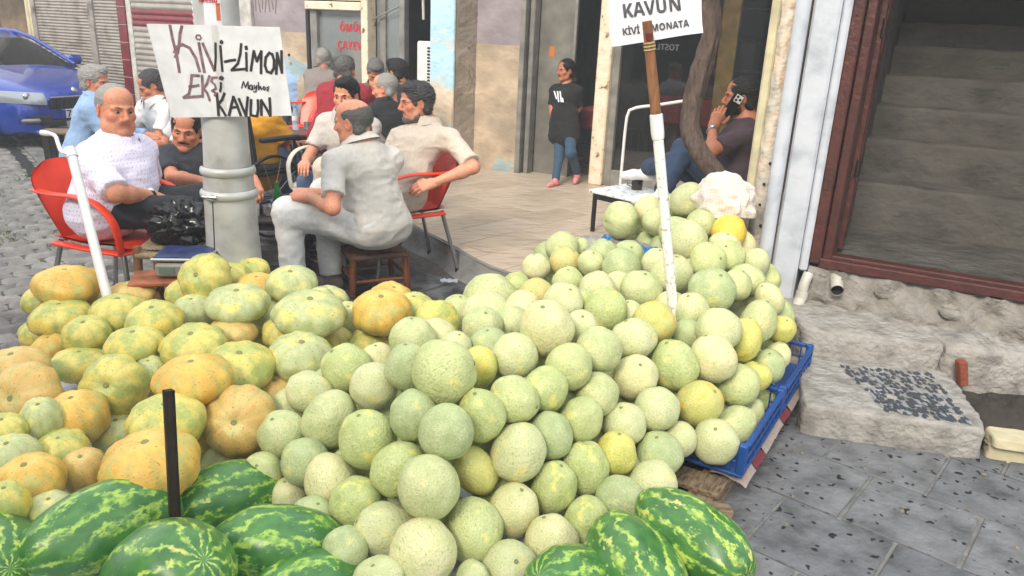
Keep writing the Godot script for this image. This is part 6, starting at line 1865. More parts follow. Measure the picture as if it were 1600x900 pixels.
# ---------------------------------------------------------------- street things
func street_things() -> void:
	# tapered lamp post
	var lp := thing("lamp_post", "thick tapered grey steel lamp post carrying the hand lettered board", "lamp post", Vector3(-1.36, 0, -3.58))
	built("lower_shaft", MB.new().lathe([Vector2(0.15, 0), Vector2(0.133, 0.3), Vector2(0.122, 0.55), Vector2(0.116, 0.78), Vector2(0.112, 0.86)], 40), M.steel, lp)
	built("upper_shaft", MB.new().lathe([Vector2(0.108, 0.86), Vector2(0.102, 1.0), Vector2(0.097, 1.6), Vector2(0.085, 3.6), Vector2(0.0, 3.62)], 40), M.steel, lp)
	for y in [0.765, 0.872]:
		var r := 0.119 if y < 0.8 else 0.112
		built("band", MB.new().lathe([Vector2(r, y - 0.022), Vector2(r + 0.012, y - 0.014), Vector2(r + 0.014, y), Vector2(r + 0.011, y + 0.013), Vector2(r, y + 0.02)], 40), M.steel, lp)
	built("band_lug", MB.new().box(Vector3(-0.045, 0.765, 0.128), Vector3(0.035, 0.035, 0.02), 0.008), M.steel, lp)
	built("bolt", MB.new().tube([Vector3(-0.075, 0.765, 0.132), Vector3(-0.01, 0.765, 0.134)], 0.009, 8), M.chrome, lp)
	var sm := MB.new()
	sm.tube([Vector3(-0.052, 0.3, 0.1235), Vector3(-0.046, 0.55, 0.1142), Vector3(-0.04, 0.74, 0.1105)], 0.0025, 6)
	built("weld_seam", sm, M.dark, lp)
	# paper sticker on the post
	var po := MB.new()
	po.grid(2, 9, func(i: int, j: int):
		var a := lerpf(1.0, 1.75, j / 8.0)
		return Vector3(cos(a) * 0.0985 , 1.50 + i * 0.16, sin(a) * 0.0985))
	var stk := built("sticker", po, M.paper, lp)
	var st2 := MB.new()
	st2.grid(2, 5, func(i: int, j: int): return Vector3(cos(lerpf(1.05, 1.22, j / 4.0)) * 0.0995, 1.535 + i * 0.07, sin(lerpf(1.05, 1.22, j / 4.0)) * 0.0995))
	built("sticker_print", st2, grain(Color(0.85, 0.45, 0.25), 0.6, 20.0), lp)
	lettering("menü", 0.03, M.red_letter, lp, Vector3(0.005, 1.617, 0.1))
	built("emblem", MB.new().lathe([Vector2(0.011, 0), Vector2(0.011, 0.002), Vector2(0, 0.002)], 14, Transform3D(Basis(Vector3.RIGHT, PI / 2), Vector3(-0.02, 1.622, 0.0985))), M.red_band, lp)
	# white crank pole of a parasol
	var wp := thing("crank_pole", "white tube with a crank handle, leaning beside the patterned shirt man", "pole")
	built("tube", MB.new().tube([Vector3(-1.71, 0.12, -3.1), Vector3(-1.74, 0.383, -3.1), Vector3(-1.985, 0.94, -3.40)], 0.0205, 14), M.white_plastic, wp)
	built("end_cap", MB.new().tube([Vector3(-1.98, 0.93, -3.395), Vector3(-2.0, 0.965, -3.412)], 0.025, 14), M.white_plastic, wp)
	built("crank", MB.new().tube(bez([Vector3(-1.985, 0.945, -3.385), Vector3(-2.02, 0.955, -3.385), Vector3(-2.04, 0.99, -3.4), Vector3(-2.055, 1.02, -3.41), Vector3(-2.1, 1.03, -3.41)], 14), 0.009, 10), M.white_plastic, wp)
	built("grip", MB.new().tube([Vector3(-2.08, 1.027, -3.41), Vector3(-2.115, 1.03, -3.41)], 0.012, 10), M.white_plastic, wp)
	# white pole with the wooden extension
	var sp := thing("sign_pole", "white pole with a bamboo top stuck into the green melons, holding the printed sheet", "pole")
	var p0 := Vector3(0.715, 0.2, -2.93)
	var p1 := Vector3(0.504, 1.277, -2.914)
	var p2 := Vector3(0.435, 1.604, -2.9)
	built("white_tube", MB.new().tube([p0, p1], 0.02, 16), M.white_chip, sp)
	built("sleeve", MB.new().tube([p1.lerp(p0, 0.08), p1.lerp(p0, 0.06), p1, p1 + (p1 - p0) * 0.004], [0.023, 0.025, 0.0245, 0.022], 16), M.white_plastic, sp)
	built("bamboo", MB.new().tube([p1, p1.lerp(p2, 0.3), p1.lerp(p2, 0.6), p2], [0.0195, 0.02, 0.0185, 0.0175], 14), M.wood, sp)
	for k in 3: built("twine", MB.new().tube([p1.lerp(p2, 0.7 + k * 0.035), p1.lerp(p2, 0.715 + k * 0.035)], 0.0215, 14), M.twine, sp)
	built("maroon_tape", MB.new().tube([p1.lerp(p2, 0.8), p1.lerp(p2, 0.88)], [0.026, 0.03], 6, true, 0.5), M.red_band, sp)
	# crooked vine trunk
	var tr := thing("vine_trunk", "crooked grey brown vine trunk bending down behind the white cloth", "trunk")
	var pts := bez([Vector3(1.25, 0.14, -4.2), Vector3(1.16, 0.6, -4.1), Vector3(1.08, 0.85, -4.12), Vector3(0.99, 0.955, -4.17), Vector3(0.93, 1.075, -4.25), Vector3(0.935, 1.22, -4.3), Vector3(0.965, 1.4, -4.33), Vector3(1.0, 1.6, -4.36), Vector3(0.97, 1.85, -4.4), Vector3(1.05, 2.3, -4.42), Vector3(1.0, 2.95, -4.45)], 60)
	var tf := n3(61, 6.0, 3)
	var tb := MB.new()
	var fr := []
	for i in pts.size():
		var d: Vector3 = (pts[mini(i + 1, 60)] - pts[maxi(i - 1, 0)]).normalized()
		var x := d.cross(Vector3(0, 0, 1)).normalized()
		fr.append([x, d.cross(x)])
	tb.grid(61, 29, func(i: int, j: int):
		var a := TAU * j / 28.0
		var r := 0.05 + 0.012 * tf.get_noise_3d(cos(a) * 0.3, i * 0.06, sin(a) * 0.3) + 0.005 * sin(a * 5.0 + i * 0.07) + 0.003 * sin(a * 11.0 - i * 0.1)
		return pts[i] + (fr[i][0] * cos(a) + fr[i][1] * sin(a)) * r, true)
	built("bark", tb, M.trunk, tr)
	# crumpled gauze cloth on the top melons
	var cl := MB.new()
	var cf := n3(71, 5.0, 4)
	var cg := n3(72, 15.0, 2)
	cl.grid(56, 97, func(i: int, j: int):
		var a := TAU * j / 96.0
		var la := lerpf(0.02, 1.95, i / 55.0)
		var dir := Vector3(cos(a) * sin(la), cos(la), sin(a) * sin(la))
		var wv := cf.get_noise_3dv(dir * 0.1)
		var r := 0.135 * (1.0 + 0.3 * wv) + 0.018 * absf(cf.get_noise_3dv(dir * 0.18 + Vector3(5, 0, 0))) + 0.005 * cg.get_noise_3dv(dir * 0.2) + 0.012 * sin(a * 8.0 + wv * 9.0) * pow(sin(la), 3.0)
		return Vector3(1.05, 0.775, -3.86) + Vector3(dir.x * r * 1.1, dir.y * r * 1.05, dir.z * r * 0.9), true)
	tag(built("gauze_cloth", cl, M.gauze), "crumpled off white gauze cloth draped over the topmost melons", "cloth")
	# sack block, tarp and string at the back of the heap
	var bl := thing("concrete_block", "rough grey block under the melons beside the white table", "block")
	built("block", rough_block([Vector3(0.36, 0, -3.62), Vector3(0.78, 0, -3.62), Vector3(0.8, 0, -4.05), Vector3(0.34, 0, -4.0)], 0.1, 0.535, 23, 0.012, 10), M.concrete, bl)
	var tp := MB.new()
	var tn := n3(81, 8.0, 3)
	tp.grid(14, 24, func(i: int, j: int):
		var x := 0.58 + 0.25 * j / 23.0
		var e := i / 13.0
		return Vector3(x, 0.548 - 0.05 * e * e + 0.03 * tn.get_noise_2d(x * 3.0, e) + 0.018 * sin(j * 0.7) * e, -3.74 + 0.13 * e))
	tag(built("blue_tarp", tp, M.tarp_blue), "bunched blue plastic tarp under the melons by the white table", "tarp")
	var ts := MB.new()
	ts.grid(10, 8, func(i: int, j: int):
		var e := i / 9.0
		return Vector3(0.36 + 0.1 * e + j * 0.006, 0.5 + 0.07 * e + 0.01 * sin(j * 1.4), -3.7 - 0.16 * e + j * 0.004))
	tag(built("blue_tarp", ts, M.tarp_blue), "thin strip of blue tarp hanging over the edge of the grey block", "tarp")

# ---------------------------------------------------------------- signs
func stroke(b: MB, pts: Array, w: float) -> void:     # a marker line on the board: Vector2 in board units, raised ribbon
	for i in pts.size() - 1:
		var p: Vector2 = pts[i]
		var q: Vector2 = pts[i + 1]
		var d := (q - p).normalized() * w * 0.35
		var s := Vector2(-d.y, d.x).normalized() * w * 0.5
		p -= d; q += d
		b.quad(Vector3(p.x - s.x, p.y - s.y, 0), Vector3(q.x - s.x, q.y - s.y, 0), Vector3(q.x + s.x, q.y + s.y, 0), Vector3(p.x + s.x, p.y + s.y, 0), Vector3.BACK)
		for v in range(b.v.size() - 4, b.v.size()): b.v[v].z += i * 0.00004

func ring(c: Vector2, r: float, n := 10, ry := 0.0) -> Array:
	var o := []
	for k in n + 1: o.append(c + Vector2(cos(TAU * k / n) * r, sin(TAU * k / n) * (ry if ry else r)))
	return o

func signs() -> void:
	# cardboard board on the lamp post; board units: photo-like grid 205 wide, 135 high
	var ux := (Vector3(-1.058, 1.526, -3.50) - Vector3(-1.621, 1.512, -3.50))
	var sc := ux.length() / 201.0
	var x := Vector3(0.9996, 0.02, -0.012).normalized()
	var y := Vector3(-0.02, 1.0, 0.05).normalized()
	y = (y - x * y.dot(x)).normalized()
	var o := Vector3(-1.315, 1.33, -3.455)
	var t := thing("hand_lettered_board", "white cardboard board with marker lettering tied to the lamp post", "sign")
	t.transform = Transform3D(Basis(x, y, x.cross(y)), o)
	var poly := PackedVector2Array([Vector2(-103, 66) * sc, Vector2(98, 66) * sc, Vector2(106, -67) * sc, Vector2(-84, -75) * sc])
	built("front_sheet", MB.new().prism(poly, 0.004), M.paper, t)
	var poly2 := PackedVector2Array([Vector2(-106, 65.5) * sc, Vector2(96, 65) * sc, Vector2(104, -66) * sc, Vector2(-88, -74) * sc])
	built("back_sheet", MB.new().prism(poly2, 0.004, Transform3D(Basis.IDENTITY, Vector3(0, 0, -0.009))), M.paper, t)
	built("tape", MB.new().box(Vector3(-0.003, 0.01, 0.0006), Vector3(0.03, 0.37, 0.0008)), glass(0.1, Color(0.9, 0.88, 0.8)), t)
	# traced in pixels of an enlarged view: origin (240, 36), 5 px each
	var f := func(px: float, py: float): return Vector2((160 + px / 5.0 - 240) - 103 , 66 - (py / 5.0 - 37)) * sc
	var faded := MB.new()
	var black := MB.new()
	var w := 23.0 / 5.0 * sc
	var strokes := [0]
	var put_ := func(b: MB, list: Array, ww: float):
		var pts := []
		for q in list: pts.append(f.call(q[0], q[1]))
		var one := MB.new()
		stroke(one, pts, ww)
		strokes[0] += 1
		built("letter_stroke", one, M.ink_faded if b == faded else M.ink, t).position.z = 0.0010 + 0.00006 * strokes[0]
	put_.call(faded, [[570, 195], [578, 300], [592, 400], [597, 535]], w)
	put_.call(faded, [[660, 198], [640, 250], [622, 330], [602, 390], [580, 425]], w)
	put_.call(faded, [[578, 390], [600, 350], [650, 330], [700, 355], [738, 430], [755, 525]], w)
	put_.call(faded, [[775, 318], [782, 420], [792, 530]], w)
	put_.call(faded, [[758, 275], [768, 258], [790, 260], [798, 278], [785, 292], [764, 288], [758, 275]], w * 0.55)
	put_.call(faded, [[805, 320], [838, 420], [872, 518]], w)
	put_.call(black, [[903, 315], [892, 420], [876, 512]], w * 0.8)
	put_.call(black, [[938, 335], [935, 430], [933, 520]], w * 0.85)
	put_.call(black, [[942, 300], [952, 293], [960, 303], [952, 315], [942, 310], [942, 300]], w * 0.5)
	put_.call(black, [[960, 450], [1000, 440], [1042, 434]], w * 0.9)
	put_.call(black, [[1100, 315], [1085, 390], [1060, 460], [1005, 512], [1060, 505], [1110, 500]], w * 0.85)
	put_.call(black, [[1132, 380], [1128, 440], [1122, 512]], w * 0.85)
	put_.call(black, [[1130, 335], [1140, 332], [1142, 350], [1132, 352], [1130, 335]], w * 0.6)
	put_.call(black, [[1155, 510], [1175, 430], [1192, 365], [1208, 440], [1250, 365], [1240, 450], [1232, 528]], w * 0.9)
	put_.call(black, [[1310, 375], [1280, 410], [1268, 470], [1280, 515], [1310, 525], [1335, 490], [1342, 430], [1332, 385], [1310, 375]], w * 0.9)
	put_.call(black, [[1350, 530], [1362, 450], [1370, 375], [1395, 520], [1400, 440], [1405, 360]], w * 0.9)
	put_.call(faded, [[745, 560], [690, 558], [672, 640], [650, 700], [605, 730], [680, 722], [740, 716]], w * 0.9)
	put_.call(faded, [[660, 645], [700, 640], [735, 632]], w * 0.85)
	put_.call(faded, [[770, 560], [765, 640], [755, 720]], w * 0.85)
	put_.call(faded, [[828, 560], [800, 620], [770, 655], [795, 690], [808, 745]], w * 0.85)
	put_.call(faded, [[885, 570], [850, 572], [838, 600], [862, 625], [868, 655], [835, 672], [862, 690], [852, 708]], w * 0.75)
	put_.call(black, [[912, 610], [905, 650], [898, 675]], w * 0.75)
	put_.call(black, [[905, 570], [920, 562], [935, 572], [922, 584], [905, 578]], w * 0.6)
	put_.call(black, [[870, 690], [868, 780], [865, 860]], w * 0.95)
	put_.call(black, [[930, 690], [905, 740], [872, 775], [895, 810], [920, 860]], w * 0.9)
	put_.call(black, [[948, 858], [975, 780], [998, 715], [1020, 780], [1040, 855]], w * 0.95)
	put_.call(black, [[968, 800], [1025, 790]], w * 0.8)
	put_.call(black, [[1040, 730], [1062, 800], [1082, 860], [1095, 790], [1110, 715]], w * 0.9)
	put_.call(black, [[1135, 735], [1125, 800], [1120, 855], [1170, 862], [1185, 800], [1188, 735]], w * 0.9)
	put_.call(black, [[1205, 850], [1210, 790], [1215, 735], [1245, 790], [1275, 855], [1280, 790], [1282, 718]], w * 0.9)
	var th := w * 0.4
	put_.call(black, [[1070, 645], [1082, 610], [1090, 595], [1100, 640], [1125, 595], [1122, 650]], th)
	put_.call(black, [[1150, 620], [1135, 625], [1130, 648], [1148, 655], [1155, 625], [1158, 655]], th)
	put_.call(black, [[1170, 620], [1172, 648], [1192, 622], [1180, 670], [1160, 672]], th)
	put_.call(black, [[1205, 598], [1203, 655], [1218, 628], [1225, 655]], th)
	put_.call(black, [[1245, 628], [1235, 645], [1248, 656], [1258, 640], [1245, 628]], th)
	put_.call(black, [[1285, 630], [1270, 635], [1280, 648], [1268, 655], [1275, 664]], th)
	# printed sheet on the pole
	var k := thing("printed_sheet", "white printed sheet on the bamboo pole, its top cut by the picture edge", "sign")
	var kx := Vector3(0.336, 0.052, -0.04).normalized()
	var ky := Vector3(-0.03, 1.0, -0.2).normalized()
	ky = (ky - kx * ky.dot(kx)).normalized()
	k.transform = Transform3D(Basis(kx, ky, kx.cross(ky)), Vector3(0.474, 1.655, -2.985))
	var sh := MB.new()
	var sn := n3(91, 6.0, 2)
	for side in 2:
		sh.grid(12, 20, func(i: int, j: int):
			var px := (j / 19.0 - 0.5) * 0.345
			var py := (0.5 - i / 11.0) * 0.23
			return Vector3(px + 0.004 * sin(py * 20.0), py + 0.006 * sin(px * 9.0), -0.0012 * side - 0.0012 + 0.003 * sn.get_noise_2d(px * 1.5, py * 1.5)))
	built("sheet", sh, M.paper, k)
	lettering("KAVUN", 0.066, M.print_grey, k, Vector3(-0.015, 0.0, 0.003), 0.02)
	lettering("KİVİ LİMONATA", 0.0335, M.print_grey, k, Vector3(-0.008, -0.072, 0.003), 0.02)


# ---------------------------------------------------------------- furniture
func arm_chair(called: String, label: String, at: Vector3, f: Vector3, m: Material, metal := true, group := "") -> Node3D:
	# local: z to the front, x to the sitter's left
	var t := thing(called, label, "chair", at, atan2(f.x, f.z), group)
	var seat := MB.new()
	for s in 2:
		seat.grid(9, 13, func(i: int, j: int):
			var z := 0.22 - 0.46 * i / 8.0
			var x := (j / 12.0 - 0.5) * (0.44 - 0.06 * i / 8.0)
			return Vector3(x, 0.425 - 0.012 * s + 0.03 * pow(absf(x) / 0.22, 3.0) - 0.02 * sin(PI * i / 8.0) - 0.03 * pow(maxf(0.0, (1.5 - i) / 1.5), 2.0), z))
	built("seat", seat, m, t)
	var apron := MB.new()
	apron.tube([Vector3(-0.22, 0.405, -0.2), Vector3(-0.23, 0.4, 0.0), Vector3(-0.225, 0.395, 0.2), Vector3(-0.1, 0.385, 0.235), Vector3(0.1, 0.385, 0.235), Vector3(0.225, 0.395, 0.2), Vector3(0.23, 0.4, 0.0), Vector3(0.22, 0.405, -0.2)], 0.03, 8, true, 0.35)
	built("apron", apron, m, t)
	var back := MB.new()
	for s in 2:
		back.grid(13, 15, func(i: int, j: int):
			var e := i / 12.0
			var q := (j / 14.0 - 0.5) * 2.0
			var w := lerpf(0.19, 0.235, sin(e * 1.7)) * (1.0 if e < 0.75 else sqrt(maxf(0.12, 1.0 - pow((e - 0.75) / 0.3, 2.0))))
			return Vector3(q * w, 0.41 + 0.38 * e, -0.21 - 0.15 * e + 0.055 * q * q - 0.01 * s))
	built("backrest", back, m, t)
	for sg in [-1.0, 1.0]:
		var ar := MB.new()
		var path := bez([Vector3(0.21 * sg, 0.665, -0.29), Vector3(0.245 * sg, 0.665, -0.15), Vector3(0.262 * sg, 0.67, 0.02), Vector3(0.262 * sg, 0.645, 0.14), Vector3(0.252 * sg, 0.57, 0.21), Vector3(0.235 * sg, 0.47, 0.22), Vector3(0.225 * sg, 0.4, 0.215)], 26)
		ar.grid(27, 9, func(i: int, j: int):
			var d: Vector3 = (path[mini(i + 1, 26)] - path[maxi(i - 1, 0)]).normalized()
			var n := d.cross(Vector3(sg, 0, 0)).normalized()
			var a := TAU * j / 8.0
			var w := lerpf(0.03, 0.024, i / 26.0)
			return path[i] + Vector3(sg, 0, 0) * cos(a) * w + n * sin(a) * 0.009, true)
		built("armrest", ar, m, t)
		for e in [[0.2, 0.2, 0.24, 0.26], [0.18, -0.2, 0.23, -0.3]]:
			built("leg", MB.new().tube([Vector3(e[0] * sg, 0.41, e[1]), Vector3(e[2] * sg, 0.02, e[3])], 0.0135, 10), M.chrome if metal else m, t)
			built("foot_cap", MB.new().tube([Vector3(e[2] * sg, 0.03, e[3]), Vector3(e[2] * sg, 0.0, e[3])], 0.018, 10), M.black_metal, t)
	return t

func wood_stool(label: String, at: Vector3, turn: float, h: float, w: float, m: Material, woven: Material, group := "") -> Node3D:
	var t := thing("wooden_stool", label, "stool", at, turn, group)
	for sx in [-1.0, 1.0]:
		for sz in [-1.0, 1.0]:
			built("leg", MB.new().tube([Vector3(sx * w * 0.52, 0, sz * w * 0.52), Vector3(sx * w * 0.5, h * 0.3, sz * w * 0.5), Vector3(sx * w * 0.49, h * 0.6, sz * w * 0.49), Vector3(sx * w * 0.47, h * 1.03, sz * w * 0.47)], [0.019, 0.022, 0.0205, 0.02], 12), m, t)
	for k in 2:
		for sg in [-1.0, 1.0]:
			var hh := h * (0.34 if k == 0 else 0.42)
			var a := Vector3(-w * 0.5, hh, sg * w * 0.5)
			var b := Vector3(w * 0.5, hh, sg * w * 0.5)
			if k: a = Vector3(sg * w * 0.5, hh, -w * 0.5); b = Vector3(sg * w * 0.5, hh, w * 0.5)
			built("rung", MB.new().tube([a, a.lerp(b, 0.5), b], [0.009, 0.015, 0.009], 10), m, t)
			var c := a
			var d := b
			c.y = h * 0.94; d.y = h * 0.94
			built("seat_rail", MB.new().tube([c, d], 0.017, 10), woven, t)
	var cord := MB.new()
	var n := int(w / 0.017)
	for i in n:
		var q := (i + 0.5) / n - 0.5
		var half := absf(q)
		cord.tube([Vector3(q * w, h * 0.99, -w * 0.5), Vector3(q * w, h * 0.965, -w * half), Vector3(q * w, h * 0.95, 0), Vector3(q * w, h * 0.965, w * half), Vector3(q * w, h * 0.99, w * 0.5)], 0.0085, 6, false)
		cord.tube([Vector3(-w * 0.5, h * 0.985, q * w), Vector3(0, h * 0.955, q * w), Vector3(w * 0.5, h * 0.985, q * w)], 0.0085, 6, false)
	tag(built("woven_seat", cord, woven, t), "", "", "", "stuff")
	return t

func low_table(called: String, label: String, at: Vector3, turn: float, h: float, w: float, d: float, tm: Material, lm: Material) -> Node3D:
	var t := thing(called, label, "table", at, turn)
	built("tabletop", MB.new().box(Vector3(0, h - 0.0125, 0), Vector3(w, 0.025, d), 0.006), tm, t)
	for sx in [-1.0, 1.0]:
		for sz in [-1.0, 1.0]:
			built("leg", MB.new().box(Vector3(sx * (w / 2 - 0.035), (h - 0.025) / 2, sz * (d / 2 - 0.035)), Vector3(0.028, h - 0.026, 0.028), 0.004), lm, t)
		built("apron", MB.new().box(Vector3(0, h - 0.05, sx * (d / 2 - 0.035)), Vector3(w - 0.1, 0.04, 0.016), 0.002), lm, t)
		built("apron", MB.new().box(Vector3(sx * (w / 2 - 0.035), h - 0.05, 0), Vector3(0.016, 0.04, d - 0.1), 0.002), lm, t)
	return t

func bottle(label: String, at: Vector3, h: float, body: Material, cap: Material, neck := 0.4, r := 0.032) -> void:
	var t := thing("bottle", label, "bottle", at)
	built("body", MB.new().lathe([Vector2(0, 0.002), Vector2(r * 0.9, 0.0), Vector2(r, 0.01), Vector2(r, h * 0.3), Vector2(r * 0.95, h * 0.34), Vector2(r, h * 0.38), Vector2(r, h * (1.0 - neck)), Vector2(r * 0.45, h * 0.86), Vector2(r * 0.42, h * 0.96)], 18), body, t)
	built("cap", MB.new().lathe([Vector2(r * 0.5, h * 0.94), Vector2(r * 0.5, h), Vector2(0, h)], 14), cap, t)
	if neck < 0.45: built("paper_label", MB.new().lathe([Vector2(r * 1.02, h * 0.4), Vector2(r * 1.02, h * 0.58)], 18), M.paper, t)

func cup(called: String, label: String, cat: String, at: Vector3, r: float, h: float, m: Material, inner: Material = null) -> Node3D:
	var t := thing(called, label, cat, at)
	built("wall", MB.new().lathe([Vector2(0, 0.001), Vector2(r * 0.85, 0.0), Vector2(r * 0.9, 0.006), Vector2(r, h), Vector2(r * 0.93, h), Vector2(r * 0.85, 0.01), Vector2(0, 0.009)], 20), m, t)
	if inner: built("contents", MB.new().lathe([Vector2(0, h * 0.82), Vector2(r * 0.92, h * 0.8)], 20), inner, t)
	return t

func furniture() -> void:
	arm_chair("orange_armchair", "orange plastic armchair under the man in the patterned shirt", Vector3(-2.08, 0.02, -3.9), Vector3(0.96, 0, 0.28), M.orange, true, "orange armchairs")
	arm_chair("orange_armchair", "orange plastic armchair with steel legs under the man in the beige polo shirt", Vector3(-0.74, 0.02, -4.9), Vector3(-0.86, 0, 0.5), M.orange, true, "orange armchairs")
	arm_chair("orange_armchair", "orange armchair far back between the white haired men", Vector3(-2.35, 0.02, -8.5), Vector3(-0.4, 0, 0.9), M.orange, true, "orange armchairs")
	arm_chair("orange_armchair", "orange armchair under the man in the cap by the wall", Vector3(-2.75, 0.02, -9.55), Vector3(0.2, 0, 1), M.orange, true, "orange armchairs")
	arm_chair("white_armchair", "yellowed white plastic chair standing behind the bald man", Vector3(-1.1, 0.02, -5.75), Vector3(0.1, 0, -1), M.old_plastic, false, "white plastic chairs")
	arm_chair("white_armchair", "second yellowed white plastic chair, under the young man behind the bald man", Vector3(-1.3, 0.02, -5.45), Vector3(-0.6, 0, 0.8), M.old_plastic, false, "white plastic chairs")
	wood_stool("varnished low stool with woven seat under the bald man", Vector3(-0.86, 0.02, -4.5), 0.45, 0.245, 0.33, M.varnish, M.cord_brown, "woven stools")
	wood_stool("pale turned wood stool with rope seat under the black plastic bag", Vector3(-1.67, 0.02, -3.62), 0.12, 0.47, 0.27, M.wood, M.cord_pale, "woven stools")
	wood_stool("woven stool under the moustached man in navy", Vector3(-1.95, 0.02, -4.8), 0.1, 0.32, 0.32, M.wood, M.cord_pale, "woven stools")
	wood_stool("woven stool beside the white table with the newspaper", Vector3(-2.72, 0.02, -5.9), 0.3, 0.38, 0.3, M.wood, M.cord_pale, "woven stools")
	wood_stool("woven stool under the man in the pale blue shirt near the car", Vector3(-3.35, 0.02, -6.2), 0.4, 0.38, 0.32, M.varnish, M.cord_brown, "woven stools")
	wood_stool("woven stool under the man in the red polo shirt", Vector3(-1.6, 0.02, -7.0), 0.2, 0.38, 0.32, M.varnish, M.cord_brown, "woven stools")
	wood_stool("white topped stool under the reddish table", Vector3(-2.35, 0.02, -7.6), 0.2, 0.36, 0.32, M.black_wood, M.old_plastic, "woven stools")
	# little orange-brown stool with the scale on it
	var os := thing("small_bench", "small bench with a worn orange top beside the weighing scale", "bench", Vector3(-1.6, 0.02, -3.33), 0.3)
	built("top", MB.new().box(Vector3(0, 0.385, 0), Vector3(0.27, 0.022, 0.2), 0.006), M.worn_orange, os)
	for sx in [-1.0, 1.0]:
		for sz in [-1.0, 1.0]: built("leg", MB.new().tube([Vector3(sx * 0.11, 0.375, sz * 0.075), Vector3(sx * 0.12, 0.18, sz * 0.085), Vector3(sx * 0.125, 0, sz * 0.085)], [0.016, 0.02, 0.015], 10), M.old_wood, os)
	var sc := thing("weighing_scale", "flat white weighing scale with a blue top plate beside the lamp post", "scale", Vector3(-1.51, 0.418, -3.38), 0.12)
	built("case", MB.new().box(Vector3(0, 0.04, 0), Vector3(0.22, 0.065, 0.2), 0.012), M.alu, sc)
	built("plate", MB.new().box(Vector3(0, 0.09, -0.01), Vector3(0.25, 0.014, 0.22), 0.005), M.chrome, sc)
	built("blue_film", MB.new().box(Vector3(0, 0.0995, -0.01), Vector3(0.225, 0.003, 0.195), 0.001), M.blue_film, sc)
	built("display", MB.new().box(Vector3(-0.055, 0.042, 0.1015), Vector3(0.07, 0.032, 0.004), 0.001), M.lcd, sc)
	built("keypad", MB.new().box(Vector3(0.05, 0.042, 0.101), Vector3(0.09, 0.036, 0.003), 0.001), M.white_plastic, sc)
	# black bag
	var bg := MB.new()
	var bn := n3(101, 7.0, 3)
	bg.grid(34, 49, func(i: int, j: int):
		var a := TAU * j / 48.0
		var la := PI * i / 33.0
		var d := Vector3(cos(a) * sin(la), cos(la), sin(a) * sin(la))
		var cr := absf(bn.get_noise_3dv(d * 0.42))
		var r := 1.0 + 0.35 * bn.get_noise_3dv(d * 0.2) - 0.35 * cr + (0.45 if d.y > 0.6 else 0.0) * maxf(0.0, bn.get_noise_3dv(d * 0.5 + Vector3(4, 0, 0)))
		return Vector3(d.x * 0.15 * r, 0.1 + d.y * 0.11 * r, d.z * 0.12 * r), true)
	var bag := built("plastic_bag", bg, M.black_bag)
	bag.position = Vector3(-1.64, 0.475, -3.64)
	tag(bag, "shiny black plastic bag on the rope stool before the moustached man", "bag")
	# low table of the front group
	low_table("low_table", "low dark table between the bald man and the lamp post", Vector3(-1.5, 0.02, -4.62), 0.15, 0.4, 0.4, 0.4, M.black_wood, M.black_wood)
	bottle("small green glass bottle on the low dark table", Vector3(-1.5, 0.421, -4.74), 0.17, M.green_glass, M.green_glass, 0.5, 0.026)
	cup("metal_bowl", "steel sugar bowl with a lid on the low dark table", "bowl", Vector3(-1.49, 0.421, -4.56), 0.052, 0.06, M.chrome)
	cup("water_glass", "empty tumbler beside the steel bowl, next to the lamp post", "glass", Vector3(-1.57, 0.421, -4.5), 0.034, 0.085, M.clear)
	cup("water_glass", "tumbler behind the green bottle", "glass", Vector3(-1.42, 0.421, -4.72), 0.034, 0.085, M.clear)
	cup("tea_saucer", "white tea saucer near the bald man's hand", "saucer", Vector3(-1.36, 0.421, -4.6), 0.05, 0.018, M.white_plastic)
	var nap := thing("checked_napkin", "crumpled dark checked napkin under the moustached man's hand", "napkin", Vector3(-1.6, 0.421, -4.62))
	built("folds", rough_block([Vector3(-0.07, 0, 0.05), Vector3(0.06, 0, 0.06), Vector3(0.07, 0, -0.06), Vector3(-0.06, 0, -0.05)], 0.0, 0.07, 44, 0.03, 8), M.check, nap)
	wood_stool("dark low stool behind the low table", Vector3(-1.25, 0.02, -5.0), 0.3, 0.3, 0.3, M.black_wood, M.cord_brown, "woven stools")
	# white table on the porch with the mug
	var wt := low_table("white_table", "small white topped table with black legs on the porch", Vector3(0.84, 0.142, -5.65), 0.0, 0.32, 0.44, 0.42, M.chip_white, M.black_metal)
	wt.rotation.y = 0.78
	var mug := cup("mug", "dark glass mug on the small white table", "mug", Vector3(0.9, 0.4625, -5.72), 0.045, 0.1, M.dark_glass, M.coffee)
	built("handle", MB.new().tube(bez([Vector3(-0.044, 0.085, 0), Vector3(-0.075, 0.075, 0), Vector3(-0.078, 0.04, 0), Vector3(-0.042, 0.02, 0)], 12), 0.0055, 8), M.chrome, mug)
	# white bent rail beside the phone man
	var rl := thing("white_rail", "thin white bent tube rail before the shop window", "rail")
	built("tube", MB.new().tube(bez([Vector3(0.82, 0.142, -6.05), Vector3(0.82, 0.85, -6.05), Vector3(0.83, 0.99, -6.05), Vector3(0.88, 1.03, -6.05), Vector3(1.05, 1.06, -6.05), Vector3(1.35, 1.12, -6.05)], 24), 0.012, 8), M.white_plastic, rl)
	# tables further back
	low_table("reddish_table", "reddish wooden table with water bottles behind the bald man", Vector3(-2.02, 0.02, -7.75), 0.5, 0.5, 0.62, 0.6, M.red_wood, M.black_metal)
	bottle("half litre water bottle with a blue cap beside the lettered board", Vector3(-2.22, 0.521, -7.7), 0.235, M.water, M.tarp_blue, 0.4)
	bottle("water bottle with a blue cap on the reddish table beside the young man", Vector3(-1.93, 0.521, -7.55), 0.235, M.water, M.tarp_blue, 0.4)
